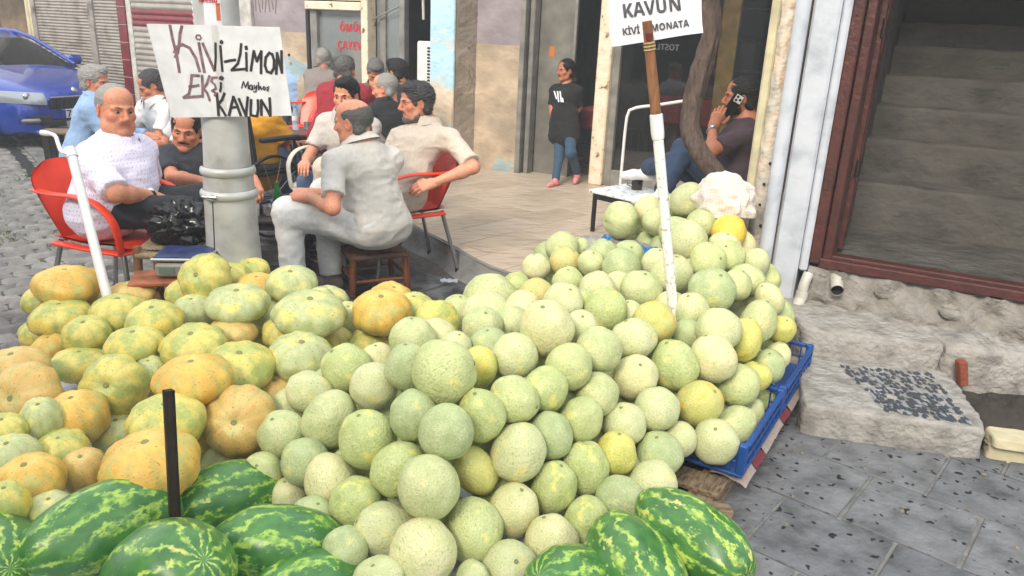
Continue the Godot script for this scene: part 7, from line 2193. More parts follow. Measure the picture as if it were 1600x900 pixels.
	cup("tea_glass", "steel rimmed tea glass between the two water bottles", "glass", Vector3(-2.1, 0.521, -7.72), 0.045, 0.08, M.chrome)
	cup("tea_glass", "small tea glass on the edge of the reddish table", "glass", Vector3(-1.95, 0.521, -7.75), 0.03, 0.06, M.clear)
	low_table("black_table", "black low table behind the wheelchair", Vector3(-2.3, 0.02, -7.1), 0.3, 0.5, 0.45, 0.45, M.black_wood, M.black_metal)
	var nt := low_table("white_table", "white table with a newspaper between the men near the car", Vector3(-3.0, 0.02, -6.3), 0.2, 0.5, 0.46, 0.46, M.chip_white, M.black_metal)
	var np := thing("newspaper", "open newspaper lying on the white table near the car", "newspaper", Vector3(-3.0, 0.521, -6.28), 0.3)
	for k in 3:
		built("sheet", MB.new().grid(7, 9, func(i: int, j: int): return Vector3((j / 8.0 - 0.5) * 0.34, 0.004 + 0.008 * k + 0.014 * sin(j * 0.9 + k) * sin(i * 0.8 + k * 2.0) + 0.012, (i / 6.0 - 0.5) * 0.26)), M.newsprint, np).rotation.y = 0.3 * k
	var bb := thing("blue_bag", "blue carrier bag on the ground below the white table", "bag", Vector3(-2.85, 0.02, -6.1))
	built("bag", rough_block([Vector3(-0.12, 0, 0.08), Vector3(0.12, 0, 0.09), Vector3(0.12, 0, -0.08), Vector3(-0.12, 0, -0.09)], 0.0, 0.24, 46, 0.035, 8), M.tarp_blue, bb)
	var ct := thing("slatted_stand", "rough wooden slatted stand with a metal pot beside the blue car", "stand", Vector3(-4.55, 0.02, -7.9), 0.3)
	for k in 3:
		built("leg", MB.new().box(Vector3(-0.24 + 0.2 * k, 0.17, 0.12), Vector3(0.06, 0.34, 0.05), 0.004), M.old_wood if k else M.black_wood, ct)
		built("leg", MB.new().box(Vector3(-0.24 + 0.2 * k, 0.17, -0.12), Vector3(0.06, 0.34, 0.05), 0.004), M.old_wood if k else M.black_wood, ct)
	for k in 4: built("slat", MB.new().box(Vector3(-0.04, 0.352, -0.12 + 0.08 * k), Vector3(0.52, 0.022, 0.07), 0.003), M.old_wood, ct)
	cup("metal_pot", "steel pot standing on the slatted stand in front of the car bumper", "pot", Vector3(-4.5, 0.384, -7.86), 0.085, 0.1, M.chrome)
	# wheelchair
	var wc := thing("wheelchair", "black folding wheelchair under the man in the yellow shirt, straps hanging from its side", "wheelchair", Vector3(-1.95, 0.02, -5.75), atan2(0.5, -0.86))
	built("back_panel", MB.new().box(Vector3(0, 0.7, -0.22), Vector3(0.42, 0.42, 0.025), 0.01, Basis(Vector3.RIGHT, -0.12)), M.black_cloth, wc)
	built("seat", MB.new().box(Vector3(0, 0.49, 0.0), Vector3(0.42, 0.03, 0.42), 0.01), M.black_cloth, wc)
	for sg in [-1.0, 1.0]:
		built("back_post", MB.new().tube(bez([Vector3(0.22 * sg, 0.3, -0.2), Vector3(0.22 * sg, 0.6, -0.22), Vector3(0.22 * sg, 0.92, -0.27), Vector3(0.22 * sg, 0.95, -0.36)], 14), 0.013, 8), M.black_metal, wc)
		built("arm_pad", MB.new().box(Vector3(0.24 * sg, 0.71, 0.0), Vector3(0.055, 0.035, 0.36), 0.01), M.black_metal, wc)
		built("arm_post", MB.new().tube([Vector3(0.24 * sg, 0.45, 0.14), Vector3(0.24 * sg, 0.69, 0.14)], 0.012, 8), M.black_metal, wc)
		built("side_rail", MB.new().tube([Vector3(0.22 * sg, 0.46, -0.22), Vector3(0.22 * sg, 0.46, 0.26), Vector3(0.22 * sg, 0.12, 0.4)], 0.013, 8), M.black_metal, wc)
		built("side_rail", MB.new().tube([Vector3(0.22 * sg, 0.3, -0.22), Vector3(0.22 * sg, 0.26, 0.26)], 0.012, 8), M.black_metal, wc)
		var wh := built("wheel", MB.new().lathe([Vector2(0.285, -0.014), Vector2(0.3, -0.012), Vector2(0.305, 0.0), Vector2(0.3, 0.012), Vector2(0.285, 0.014), Vector2(0.285, -0.014)], 40, Transform3D(Basis(Vector3.BACK, PI / 2), Vector3(0.28 * sg, 0.305, -0.12))), M.black_metal, wc)
		for k in 10: built("spoke", MB.new().tube([Vector3(0.28 * sg, 0.305, -0.12), Vector3(0.28 * sg, 0.305 + 0.285 * sin(TAU * k / 10.0), -0.12 + 0.285 * cos(TAU * k / 10.0))], 0.003, 5, false), M.chrome, wh)
		built("caster", MB.new().lathe([Vector2(0.02, -0.012), Vector2(0.07, -0.012), Vector2(0.075, 0.0), Vector2(0.07, 0.012), Vector2(0.02, 0.012)], 20, Transform3D(Basis(Vector3.BACK, PI / 2), Vector3(0.24 * sg, 0.075, 0.25))), M.black_metal, wc)
	for k in 3: built("strap", MB.new().tube(bez([Vector3(-0.24, 0.66, 0.1 + 0.05 * k), Vector3(-0.28, 0.4, 0.12 + 0.08 * k), Vector3(-0.25, 0.14 + 0.04 * k, 0.1 + 0.1 * k)], 12), 0.012, 6, true, 0.3), M.black_cloth, wc)
	var clear_bag := thing("plastic_scrap", "crumpled scrap of clear plastic on the wet paving by the kerb", "litter", Vector3(-0.4, 0.02, -4.62))
	built("scrap", MB.new().grid(5, 7, func(i: int, j: int): return Vector3((j / 6.0 - 0.5) * 0.11, 0.006 + 0.014 * absf(sin(i * 2.0 + j * 1.7)), (i / 4.0 - 0.5) * 0.07)), glass(0.4, Color(0.85, 0.87, 0.95)), clear_bag)

# ---------------------------------------------------------------- car
func car() -> void:
	# local x forward (front bumper at x 0, rear at -4.4), z to the car's right, scale of a liftback saloon
	var t := thing("blue_car", "bright blue saloon car parked before the grey shutters, its front towards the tables", "car", Vector3(-5.25, 0, -9.22), TURN + 0.04)
	var s := 0.93
	var prof := func(x: float) -> Array:   # half widths and heights at a station
		return []
	var st := [
		# x, bonnet/deck height, half width, lower edge, shoulder height
		[0.02, 0.60, 0.50, 0.30, 0.50], [-0.04, 0.68, 0.70, 0.22, 0.56], [-0.16, 0.745, 0.80, 0.18, 0.62], [-0.4, 0.82, 0.86, 0.17, 0.70], [-0.75, 0.89, 0.885, 0.17, 0.78], [-1.1, 0.945, 0.895, 0.18, 0.85], [-1.35, 0.975, 0.90, 0.18, 0.88], [-2.0, 0.98, 0.905, 0.18, 0.91], [-3.0, 0.985, 0.905, 0.18, 0.93], [-3.8, 1.0, 0.89, 0.2, 0.95], [-4.3, 0.98, 0.8, 0.25, 0.9], [-4.42, 0.9, 0.7, 0.35, 0.8]]
	var body := MB.new()
	body.grid(st.size(), 21, func(i: int, j: int):
		var q: Array = st[i]
		var sg := -1.0 if j < 10 else 1.0
		var k := absi(j - 10)
		var hw: float = q[2]
		var pr := [Vector2(0.0, q[1] + 0.015), Vector2(0.3, q[1] + 0.012), Vector2(0.58, q[1]), Vector2(0.78, q[1] - 0.02), Vector2(0.9, lerpf(q[1], q[4], 0.6)), Vector2(0.975, q[4] - 0.03), Vector2(1.0, q[4] - 0.14), Vector2(0.995, q[4] - 0.3), Vector2(0.985, lerpf(q[4] - 0.3, q[3], 0.5)), Vector2(0.96, q[3] + 0.03), Vector2(0.86, q[3])]
		var v: Vector2 = pr[k]
		return Vector3(q[0], v.y, sg * v.x * hw) * s)
	built("body", body, M.car_paint, t)
	var nose := MB.new()
	nose.grid(5, 21, func(i: int, j: int):
		var q: Array = st[0]
		var sg := -1.0 if j < 10 else 1.0
		var k := absi(j - 10) / 10.0
		var y := lerpf(q[3], q[1], i / 4.0)
		return Vector3(0.02 + 0.05 * sin(PI * i / 4.0) * (1.0 - k * k), y, sg * k * q[2] * (0.95 + 0.05 * sin(PI * i / 4.0))) * s)
	built("front_bumper", nose, M.car_paint, t)
	# greenhouse
	var gl := [[-1.05, 0.945, 0.76], [-1.75, 1.27, 0.66], [-2.05, 1.36, 0.62], [-2.8, 1.38, 0.61], [-3.4, 1.33, 0.59], [-4.1, 1.03, 0.68]]
	var cab := MB.new()
	cab.grid(gl.size(), 13, func(i: int, j: int):
		var q: Array = gl[i]
		var sg := -1.0 if j < 6 else 1.0
		var k := absi(j - 6)
		var low := 0.93
		var pr := [Vector2(0, q[1]), Vector2(q[2] * 0.5, q[1] - 0.006), Vector2(q[2] * 0.85, q[1] - 0.02), Vector2(q[2], q[1] - 0.05), Vector2(lerpf(q[2], 0.83, 0.35), lerpf(q[1] - 0.05, low, 0.35)), Vector2(lerpf(q[2], 0.83, 0.7), lerpf(q[1] - 0.05, low, 0.7)), Vector2(0.84, low)]
		var v: Vector2 = pr[k]
		return Vector3(q[0], v.y, sg * v.x) * s)
	built("windows", cab, M.car_glass, t)
	var roof := MB.new()
	roof.grid(4, 11, func(i: int, j: int):
		var q: Array = gl[mini(i + 1, 4)]
		var k := (j / 10.0 - 0.5) * 2.0
		return Vector3(q[0] - (0.05 if i == 0 else 0.0), q[1] + 0.012 - 0.05 * pow(absf(k), 4.0), k * (q[2] + 0.01)) * s)
	built("roof", roof, M.car_paint, t)
	for sg in [-1.0, 1.0]:
		built("windscreen_pillar", MB.new().tube([Vector3(-1.05, 0.95, 0.78 * sg) * s, Vector3(-1.4, 1.11, 0.735 * sg) * s, Vector3(-1.75, 1.27, 0.675 * sg) * s, Vector3(-2.05, 1.345, 0.64 * sg) * s, Vector3(-2.6, 1.365, 0.63 * sg) * s], 0.026, 8, true), M.car_paint, t)
		var hl := MB.new()
		hl.grid(6, 11, func(i: int, j: int):
			var e := j / 10.0
			var y := lerpf(0.555, 0.695, i / 5.0) + e * 0.03
			var z := lerpf(0.42, 0.82, e)
			return Vector3(0.075 - 0.27 * pow(e, 1.8) - 0.06 * i / 5.0 + 0.02 * sin(PI * i / 5.0), y, z * sg) * s)
		var h := built("headlight", hl, M.headlamp, t)
		built("lamp_lens", MB.new().lathe([Vector2(0, 0.02), Vector2(0.035, 0.015), Vector2(0.045, 0)], 16, Transform3D(Basis(Vector3.BACK, -PI / 2), Vector3(-0.02, 0.655, 0.6 * sg) * s)), M.chrome, h)
		built("fog_lamp", MB.new().box(Vector3(-0.005, 0.37, 0.6 * sg) * s, Vector3(0.05, 0.05, 0.2), 0.02, Basis(Vector3.UP, -0.45 * sg)), M.alu, t)
		built("lower_vent", MB.new().box(Vector3(0.0, 0.375, 0.55 * sg) * s, Vector3(0.03, 0.1, 0.34), 0.015, Basis(Vector3.UP, -0.4 * sg)), M.dark, t)
		built("mirror", MB.new().box(Vector3(-1.35, 1.0, 0.99 * sg) * s, Vector3(0.12, 0.12, 0.2), 0.04), M.car_paint, t)
		for x in [-0.72, -3.5]:
			var w := Node3D.new()
			w.name = "wheel"
			t.add_child(w, true)
			w.position = Vector3(x, 0.33, 0.83 * sg) * s
			var xf := Transform3D(Basis(Vector3.RIGHT, PI / 2 * sg), Vector3.ZERO)
			built("arch", MB.new().lathe([Vector2(0.0, 0.0), Vector2(0.37, 0.0), Vector2(0.385, 0.06), Vector2(0.36, 0.085)], 36, xf), M.dark, w)
			built("tyre", MB.new().lathe([Vector2(0.2, 0.06), Vector2(0.23, 0.1), Vector2(0.29, 0.105), Vector2(0.31, 0.08), Vector2(0.31, -0.05)], 36, xf), M.tyre, w)
			built("rim", MB.new().lathe([Vector2(0.0, 0.075), Vector2(0.05, 0.075), Vector2(0.06, 0.05), Vector2(0.17, 0.05), Vector2(0.19, 0.09), Vector2(0.21, 0.095), Vector2(0.212, 0.08)], 36, xf), M.rim_dark, w)
			for k in 10:
				var a := TAU * k / 10.0
				built("spoke", MB.new().bar(xf * Vector3(cos(a) * 0.04, 0.08, sin(a) * 0.04), xf * Vector3(cos(a + 0.06) * 0.2, 0.09, sin(a + 0.06) * 0.2), 0.026, 0.018, 0.004), M.rim, w)
	built("grille", MB.new().box(Vector3(0.062, 0.565, 0) * s, Vector3(0.03, 0.125, 0.7), 0.02), M.dark, t)
	built("grille_frame", MB.new().tube([Vector3(0.08, 0.64, -0.39) * s, Vector3(0.095, 0.645, 0) * s, Vector3(0.08, 0.64, 0.39) * s], 0.009, 8), M.chrome, t)
	for k in 17: built("grille_bar", MB.new().box(Vector3(0.082, 0.565, (k - 8) * 0.043) * s, Vector3(0.012, 0.115, 0.009), 0.002), M.rim_dark, t)
	built("badge", MB.new().lathe([Vector2(0.035, 0), Vector2(0.035, 0.01), Vector2(0.0, 0.014)], 18, Transform3D(Basis(Vector3.BACK, -1.0), Vector3(0.0, 0.715, 0) * s)), M.chrome, t)
	built("number_plate", MB.new().box(Vector3(0.085, 0.44, 0) * s, Vector3(0.012, 0.1, 0.48), 0.004), M.paper, t)
	built("plate_band", MB.new().box(Vector3(0.088, 0.44, 0.235) * s, Vector3(0.013, 0.098, 0.045), 0.003), M.plate_blue, t)
	var pl := lettering("7", 0.11, M.ink, t, Vector3(0.0955, 0.44, 0.17) * s)
	pl.rotation.y = PI / 2
	built("lower_grille", MB.new().box(Vector3(0.055, 0.33, 0) * s, Vector3(0.04, 0.08, 0.8), 0.015), M.dark, t)
	built("chin", MB.new().box(Vector3(0.03, 0.235, 0) * s, Vector3(0.08, 0.05, 1.1), 0.02), M.car_paint, t)
	built("steering_wheel", MB.new().lathe([Vector2(0.16, 0.0), Vector2(0.175, 0.012), Vector2(0.16, 0.024)], 20, Transform3D(Basis(Vector3.BACK, 1.0), Vector3(-1.75, 0.98, -0.35) * s)), M.dark, t)

func skin(c: Color) -> StandardMaterial3D:
	var m := grain(c, 0.55, 6.0, ramp_tex("skin", 0.02, [[0.0, Color(0.88, 0.8, 0.78)], [0.5, Color(0.97, 0.95, 0.94)], [1.0, Color(1, 1, 1)]], 3))
	m.vertex_color_use_as_albedo = true
	m.subsurf_scatter_enabled = true
	m.subsurf_scatter_strength = 0.06
	return m

func hairm(c: Color) -> StandardMaterial3D:
	return grain(c, 0.7, 14.0, ramp_tex("strand", 0.03, [[0.0, Color(0.45, 0.45, 0.45)], [1.0, Color(1, 1, 1)]], 3), 0.8)

func people() -> void:
	M.eye_white = plain(Color(0.66, 0.6, 0.57), 0.4)
	M.eye_dark = plain(Color(0.1, 0.07, 0.05), 0.2)
	M.black_shoe = plain(Color(0.08, 0.08, 0.085), 0.5)
	var sk := skin(Color(0.83, 0.58, 0.46))
	var sk2 := skin(Color(0.77, 0.52, 0.4))
	var sk3 := skin(Color(0.7, 0.46, 0.34))
	var white_h := hairm(Color(0.8, 0.79, 0.77))
	var grey_h := hairm(Color(0.52, 0.51, 0.5))
	var dark_h := hairm(Color(0.1, 0.085, 0.08))
	var pepper := hairm(Color(0.36, 0.355, 0.355))
	var dots := img_tex(128, 128, func(x: int, y: int):
		var gx := posmod(x + (8 if (y / 16) % 2 else 0), 16) - 8
		var gy := posmod(y, 16) - 8
		var d := absf(gx + gy * 0.5) / 2.4 + absf(gy - gx * 0.3) / 4.2
		return Color(0.6, 0.56, 0.8) if d < 1.0 else Color(0.95, 0.94, 0.98))
	var spotted := cloth(Color(0.92, 0.91, 0.95), 0.25, dots, 6.2)
	var jeans := cloth(Color(0.3, 0.38, 0.5), 0.25)
	var navy := cloth(Color(0.17, 0.18, 0.215), 0.45)
	var j_bald := {"pelvis": Vector3(-0.788, 0.448, -4.324), "neck": Vector3(-0.881, 0.904, -4.350), "head": Vector3(-0.931, 1.025, -4.359), "shL": Vector3(-1.012, 0.830, -4.188), "shR": Vector3(-0.740, 0.815, -4.499), "elL": Vector3(-0.971, 0.615, -3.991), "wrL": Vector3(-1.146, 0.625, -4.188), "hipL": Vector3(-0.850, 0.451, -4.252), "knL": Vector3(-1.285, 0.520, -4.233), "anL": Vector3(-1.255, 0.100, -4.193), "elR": Vector3(-0.896, 0.581, -4.413), "wrR": Vector3(-1.149, 0.615, -4.352), "hipR": Vector3(-0.726, 0.444, -4.395), "knR": Vector3(-1.134, 0.587, -4.481), "anR": Vector3(-1.104, 0.100, -4.441)}
	var j_spotted := {"pelvis": Vector3(-2.111, 0.582, -3.894), "neck": Vector3(-2.069, 0.918, -3.964), "head": Vector3(-2.052, 1.079, -3.955), "shL": Vector3(-2.034, 0.861, -4.156), "shR": Vector3(-2.120, 0.863, -3.787), "elL": Vector3(-2.106, 0.670, -4.336), "wrL": Vector3(-1.962, 0.628, -4.121), "hipL": Vector3(-2.089, 0.581, -3.986), "knL": Vector3(-1.700, 0.620, -4.030), "anL": Vector3(-1.720, 0.100, -4.010), "elR": Vector3(-1.933, 0.720, -3.640), "wrR": Vector3(-1.873, 0.656, -3.888), "hipR": Vector3(-2.132, 0.582, -3.802), "knR": Vector3(-1.680, 0.600, -3.820), "anR": Vector3(-1.700, 0.100, -3.800)}
	var j_navy := {"pelvis": Vector3(-1.977, 0.465, -4.804), "neck": Vector3(-2.006, 0.762, -4.766), "head": Vector3(-2.020, 0.895, -4.695), "shL": Vector3(-1.807, 0.751, -4.689), "shR": Vector3(-2.182, 0.727, -4.733), "elL": Vector3(-1.635, 0.623, -4.509), "wrL": Vector3(-1.496, 0.672, -4.307), "hipL": Vector3(-1.888, 0.471, -4.793), "knL": Vector3(-1.708, 0.534, -4.420), "anL": Vector3(-1.708, 0.100, -4.370), "elR": Vector3(-2.045, 0.635, -4.507), "wrR": Vector3(-1.811, 0.636, -4.418), "hipR": Vector3(-2.067, 0.459, -4.815), "knR": Vector3(-1.887, 0.521, -4.440), "anR": Vector3(-1.887, 0.100, -4.390)}
	var j_beige := {"pelvis": Vector3(-0.754, 0.535, -4.827), "neck": Vector3(-0.593, 0.948, -5.018), "head": Vector3(-0.665, 1.091, -4.992), "shL": Vector3(-0.420, 0.897, -4.843), "shR": Vector3(-0.791, 0.857, -5.146), "elL": Vector3(-0.268, 0.751, -4.659), "wrL": Vector3(-0.496, 0.658, -4.616), "hipL": Vector3(-0.685, 0.543, -4.771), "knL": Vector3(-1.051, 0.535, -4.565), "anL": Vector3(-1.101, 0.100, -4.545), "elR": Vector3(-0.926, 0.621, -5.078), "wrR": Vector3(-1.014, 0.546, -4.856), "hipR": Vector3(-0.824, 0.528, -4.884), "knR": Vector3(-1.211, 0.673, -4.811), "anR": Vector3(-1.261, 0.300, -4.791)}
	var j_girl := {"pelvis": Vector3(0.441, 0.667, -7.666), "neck": Vector3(0.446, 1.080, -7.804), "head": Vector3(0.424, 1.207, -7.794), "shL": Vector3(0.555, 1.037, -7.695), "shR": Vector3(0.325, 1.028, -7.860), "elL": Vector3(0.585, 0.862, -7.763), "wrL": Vector3(0.475, 0.753, -7.694), "hipL": Vector3(0.491, 0.669, -7.630), "knL": Vector3(0.506, 0.453, -7.445), "anL": Vector3(0.594, 0.242, -7.606), "elR": Vector3(0.309, 0.845, -7.808), "wrR": Vector3(0.329, 0.691, -7.739), "hipR": Vector3(0.392, 0.665, -7.702), "knR": Vector3(0.403, 0.409, -7.575), "anR": Vector3(0.372, 0.201, -7.393)}
	var j_phone := {"pelvis": Vector3(1.413, 0.600, -5.060), "neck": Vector3(1.472, 1.058, -5.108), "head": Vector3(1.423, 1.208, -5.127), "shL": Vector3(1.400, 0.987, -4.926), "shR": Vector3(1.465, 0.973, -5.290), "elL": Vector3(1.187, 0.904, -4.764), "wrL": Vector3(1.231, 1.020, -4.981), "hipL": Vector3(1.398, 0.603, -4.972), "knL": Vector3(1.081, 0.863, -5.066), "anL": Vector3(0.913, 0.635, -4.770), "elR": Vector3(1.274, 0.836, -5.139), "wrR": Vector3(1.227, 0.734, -5.362), "hipR": Vector3(1.429, 0.597, -5.149), "knR": Vector3(1.048, 0.745, -5.244), "anR": Vector3(0.951, 0.644, -5.629)}
	person({"j": j_spotted, "label": "heavy white haired man in a white patterned shirt looking out of the picture", "face": Vector3(0.78, -0.06, 0.62), "skin": sk, "style": "thin", "hair": white_h, "thick": 0.004, "tuft": 0.002, "top": spotted, "trousers": cloth(Color(0.13, 0.145, 0.17), 0.25), "belly": 1.12, "bulk": 1.1, "hs": 1.03, "jaw": 1.12, "wide": 1.04, "fat": true, "cell": 0.012, "hcell": 0.0042, "hem": 0.0, "sleeve": 0.95, "placket": true, "watch": "R", "s": 1.05, "tilt": -0.06, "brow": hairm(Color(0.55, 0.47, 0.42)), "curlL": 0.45, "curlR": 0.45, "hbR": Vector3(0.1, 1, 0.3), "toe": Vector3(1, 0, 0.2), "eye": 0.0048})
	person({"j": j_bald, "label": "bald man in pale grey polo shirt seen from behind on the varnished stool", "face": Vector3(-0.96, -0.12, -0.28), "skin": sk, "style": "band", "hair": grey_h, "thick": 0.004, "tuft": 0.003, "top": cloth(Color(0.83, 0.81, 0.78), 0.25), "trousers": cloth(Color(0.86, 0.86, 0.85), 0.25), "bulk": 0.95, "s": 1.08, "hs": 1.03, "cell": 0.0105, "hcell": 0.0042, "hem": 0.0, "sleeve": 0.75, "curlL": 0.95, "curlR": 0.9, "hdL": Vector3(-0.9, 0.05, -0.35), "hdR": Vector3(-0.9, 0.1, 0.1), "hbL": Vector3(0.0, 0.8, 0.6), "toe": Vector3(-1, 0, 0.1), "shoes": plain(Color(0.45, 0.42, 0.4), 0.7), "leg": 1.12, "belly": 0.9})
	person({"j": j_beige, "label": "grey haired man in a beige polo shirt leaning back in an orange armchair", "face": Vector3(-0.86, -0.08, 0.5), "skin": sk, "style": "full", "hair": pepper, "thick": 0.013, "tuft": 0.009, "top": cloth(Color(0.78, 0.73, 0.67), 0.25), "trousers": cloth(Color(0.8, 0.74, 0.68), 0.25), "bulk": 1.0, "cell": 0.0105, "hcell": 0.0042, "hem": 0.0, "sleeve": 0.86, "curlL": 0.5, "hdL": Vector3(-0.9, -0.25, 0.3), "hbL": Vector3(0.1, 0.7, 0.7), "beard": hairm(Color(0.5, 0.46, 0.43)), "toe": Vector3(-1, 0, 0.4), "placket": true, "crumple": 0.01, "hs": 1.0, "brow": pepper})
	person({"j": j_navy, "label": "moustached man in a navy polo shirt, half hidden by the lamp post", "face": Vector3(0.16, -0.22, 0.96), "tilt": -0.12, "skin": sk2, "style": "short", "hair": dark_h, "top": navy, "trousers": cloth(Color(0.5, 0.46, 0.47), 0.25), "moustache": dark_h, "cell": 0.013, "hcell": 0.0045, "sleeve": 0.78, "watch": "L", "curlL": 0.8, "hdL": Vector3(0.4, -0.5, 0.75), "curlR": 0.5, "belly": 0.85, "bulk": 1.06, "toe": Vector3(0.2, 0, 1), "strap": M.black_metal})
	person({"j": j_girl, "floor": 0.142, "label": "girl in a black T shirt and blue jeans walking out of the shop", "face": Vector3(-0.8, -0.06, 0.6), "skin": sk3, "style": "tail", "hair": hairm(Color(0.06, 0.05, 0.05)), "thick": 0.012, "tuft": 0.003, "top": cloth(Color(0.06, 0.06, 0.065), 0.25), "trousers": cloth(Color(0.2, 0.3, 0.4), 0.25), "s": 0.7, "hs": 0.84, "cell": 0.0115, "hcell": 0.0048, "hem": 0.09, "hemw": 1.45, "hipr": 0.8, "print": true, "sleeve": 0.85, "collar": false, "curlL": 0.35, "hdL": Vector3(-0.75, 0.0, 0.3), "hbL": Vector3(0.2, 0.3, 0.9), "toe": Vector3(-0.6, 0, 0.8), "toeL": Vector3(-0.2, -0.6, 0.8), "toeflat": 0.6, "shoes": plain(Color(0.78, 0.5, 0.5), 0.6), "watch": "L", "strap": M.old_plastic, "bulk": 0.98, "hands": 0.95, "leg": 0.95})
	person({"j": j_phone, "floor": 0.142, "label": "dark haired man in a plum T shirt talking on a phone before the shop window", "face": Vector3(-0.95, -0.05, -0.1), "skin": sk3, "style": "short", "hair": hairm(Color(0.05, 0.045, 0.045)), "thick": 0.011, "top": cloth(Color(0.25, 0.19, 0.225), 0.25), "trousers": cloth(Color(0.13, 0.21, 0.32), 0.25), "cell": 0.012, "hcell": 0.0045, "sleeve": 0.8, "collar": false, "watch": "L", "strap": M.chrome, "dial": M.chrome, "curlL": 0.55, "hdL": Vector3(0.25, 0.9, -0.05), "hbL": Vector3(-0.3, 0.1, 0.95), "beard": hairm(Color(0.07, 0.06, 0.06)), "toe": Vector3(-1, 0, 0), "shoes": plain(Color(0.85, 0.85, 0.85), 0.6), "leg": 1.05})
	var ph := thing("mobile_phone", "black mobile phone with a silver camera plate held to the man's ear", "phone", Vector3(1.355, 1.165, -5.035))
	ph.basis = Basis(Vector3(0.88, -0.45, 0.0), Vector3(0.45, 0.88, 0.05), Vector3(0, -0.05, 1)).orthonormalized()
	built("body", MB.new().box(Vector3.ZERO, Vector3(0.072, 0.148, 0.009), 0.003), plain(Color(0.05, 0.05, 0.055), 0.2), ph)
	built("camera_plate", MB.new().box(Vector3(0.006, 0.045, 0.0055), Vector3(0.05, 0.05, 0.003), 0.001), plain(Color(0.8, 0.8, 0.8), 0.25), ph)
	for q in [Vector3(-0.006, 0.057, 0.0075), Vector3(-0.006, 0.034, 0.0075), Vector3(0.017, 0.046, 0.0075)]:
		built("lens", MB.new().lathe([Vector2(0, 0.002), Vector2(0.008, 0.002), Vector2(0.0085, 0)], 12, Transform3D(Basis(Vector3.RIGHT, PI / 2), q)), M.black_bag, ph)
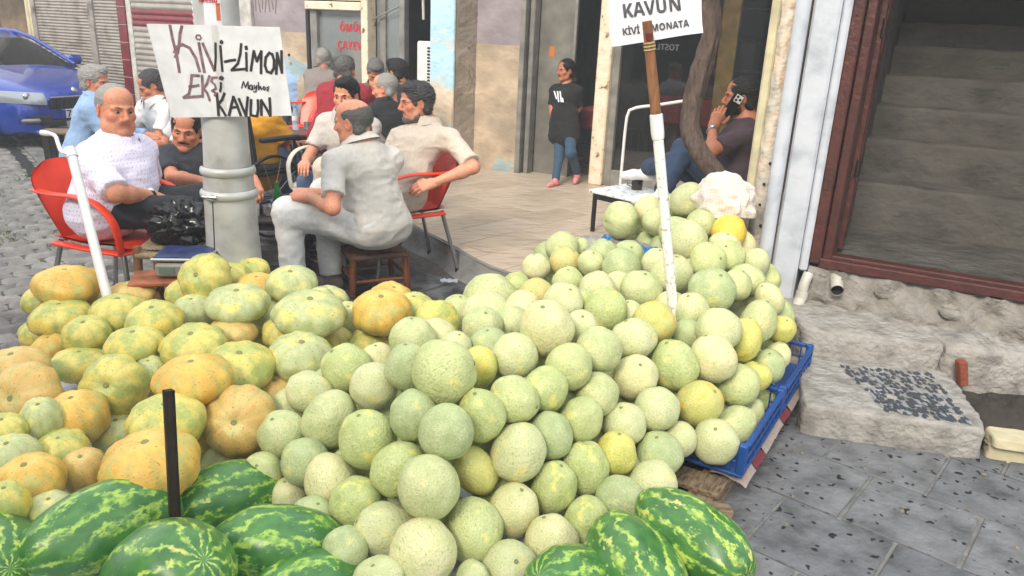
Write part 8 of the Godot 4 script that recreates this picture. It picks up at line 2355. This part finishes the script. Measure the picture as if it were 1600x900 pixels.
	# print on the girl's shirt
	# people at the tables behind
	var back := [
		{"head": Vector3(-3.332, 1.026, -6.152), "f": Vector3(0.9, 0, -0.25), "face": Vector3(0.92, -0.1, 0.05), "label": "grey haired man in a pale blue shirt sitting in front of the car", "style": "full", "hair": white_h, "top": cloth(Color(0.58, 0.7, 0.85), 0.25), "trousers": cloth(Color(0.17, 0.19, 0.23)), "sleeve": 1.85, "lean": 0.3, "skin": sk2, "bulk": 1.08},
		{"head": Vector3(-3.106, 0.98, -6.62), "f": Vector3(-0.6, 0, 0.8), "face": Vector3(-0.75, -0.5, 0.45), "label": "dark haired man in a white polo shirt looking down at his hands", "style": "short", "hair": pepper, "top": cloth(Color(0.88, 0.88, 0.88), 0.25), "trousers": cloth(Color(0.72, 0.67, 0.58)), "lean": 0.35, "skin": sk2, "shift": Vector3(0.0, 0.0, 0)},
		{"head": Vector3(-2.62, 0.98, -6.05), "f": Vector3(-0.85, 0, 0.5), "face": Vector3(-0.9, -0.3, 0.3), "label": "man in a white shirt and jeans mostly hidden behind the lettered board", "style": "short", "hair": grey_h, "top": cloth(Color(0.82, 0.83, 0.86), 0.25), "trousers": jeans, "lean": 0.3, "skin": sk2},
		{"head": Vector3(-2.0, 1.05, -5.9), "f": Vector3(0.5, 0, -0.86), "face": Vector3(0.5, -0.1, -0.8), "label": "man in a yellow shirt in the wheelchair, head hidden by the lettered board", "style": "short", "hair": dark_h, "top": cloth(Color(0.82, 0.58, 0.12), 0.25), "trousers": jeans, "lean": 0.05, "skin": sk3, "bulk": 1.1},
		{"head": Vector3(-2.747, 1.103, -9.6), "f": Vector3(0.2, 0, 1), "face": Vector3(-0.1, -0.1, 1), "label": "man in a dark cap and pale blue shirt sitting against the wall", "style": "short", "hair": grey_h, "cap": plain(Color(0.17, 0.13, 0.12), 0.9), "top": cloth(Color(0.58, 0.68, 0.82), 0.25), "trousers": cloth(Color(0.25, 0.29, 0.34)), "sleeve": 1.7, "lean": -0.05, "skin": sk3, "bulk": 1.12},
		{"head": Vector3(-2.274, 1.145, -9.1), "f": Vector3(0.4, 0, -0.9), "face": Vector3(-0.3, -0.1, -0.9), "label": "white haired man in a grey shirt with his back turned by the tea house window", "style": "full", "hair": white_h, "top": cloth(Color(0.5, 0.47, 0.45), 0.25), "trousers": cloth(Color(0.6, 0.57, 0.54)), "sleeve": 1.8, "lean": 0.3, "skin": sk2, "bulk": 1.1},
		{"head": Vector3(-1.58, 1.146, -7.1), "f": Vector3(0.2, 0, -1), "face": Vector3(0.25, -0.15, -0.95), "label": "grey haired man in a red polo shirt bending over the table, seen from behind", "style": "full", "hair": grey_h, "top": cloth(Color(0.55, 0.09, 0.15), 0.25), "trousers": cloth(Color(0.24, 0.25, 0.28)), "lean": 0.45, "skin": sk2, "bulk": 1.25, "belly": 0.8},
		{"head": Vector3(-1.454, 1.10, -7.9), "f": Vector3(-0.2, 0, 1), "face": Vector3(0.1, -0.6, 0.8), "label": "grey haired man bowing his head beyond the man in red", "style": "full", "hair": grey_h, "top": cloth(Color(0.35, 0.35, 0.37), 0.25), "trousers": cloth(Color(0.2, 0.2, 0.22)), "lean": 0.4, "skin": sk2},
		{"head": Vector3(-1.178, 1.127, -7.5), "f": Vector3(-0.6, 0, -0.7), "face": Vector3(-0.7, -0.1, -0.5), "label": "black haired man before the dark doorway, seen from behind", "style": "full", "hair": dark_h, "top": cloth(Color(0.14, 0.15, 0.19), 0.25), "trousers": cloth(Color(0.2, 0.2, 0.22)), "lean": 0.2, "skin": sk2},
		{"head": Vector3(-1.128, 1.049, -6.55), "f": Vector3(-0.75, 0, -0.6), "face": Vector3(-0.95, -0.15, -0.2), "label": "man with cropped white hair in a black shirt behind the man in beige", "style": "short", "hair": white_h, "thick": 0.004, "tuft": 0.002, "top": cloth(Color(0.1, 0.105, 0.125), 0.25), "trousers": cloth(Color(0.2, 0.2, 0.22)), "lean": 0.25, "skin": sk, "bulk": 1.15, "belly": 0.9},
		{"head": Vector3(-1.205, 1.072, -5.43), "f": Vector3(-0.3, 0, 0.95), "face": Vector3(-0.22, -0.12, 0.95), "label": "young black haired man whose eyes show just above the bald man's head", "style": "full", "hair": hairm(Color(0.04, 0.035, 0.035)), "top": cloth(Color(0.75, 0.73, 0.7), 0.25), "trousers": jeans, "lean": 0.15, "skin": sk}]
	for b in back:
		b.j = seated(b.head, b.f, b.lean, b.get("s", 1.0))
		b.cell = 0.017
		b.hcell = 0.006
		b.toe = b.f
		person(b)
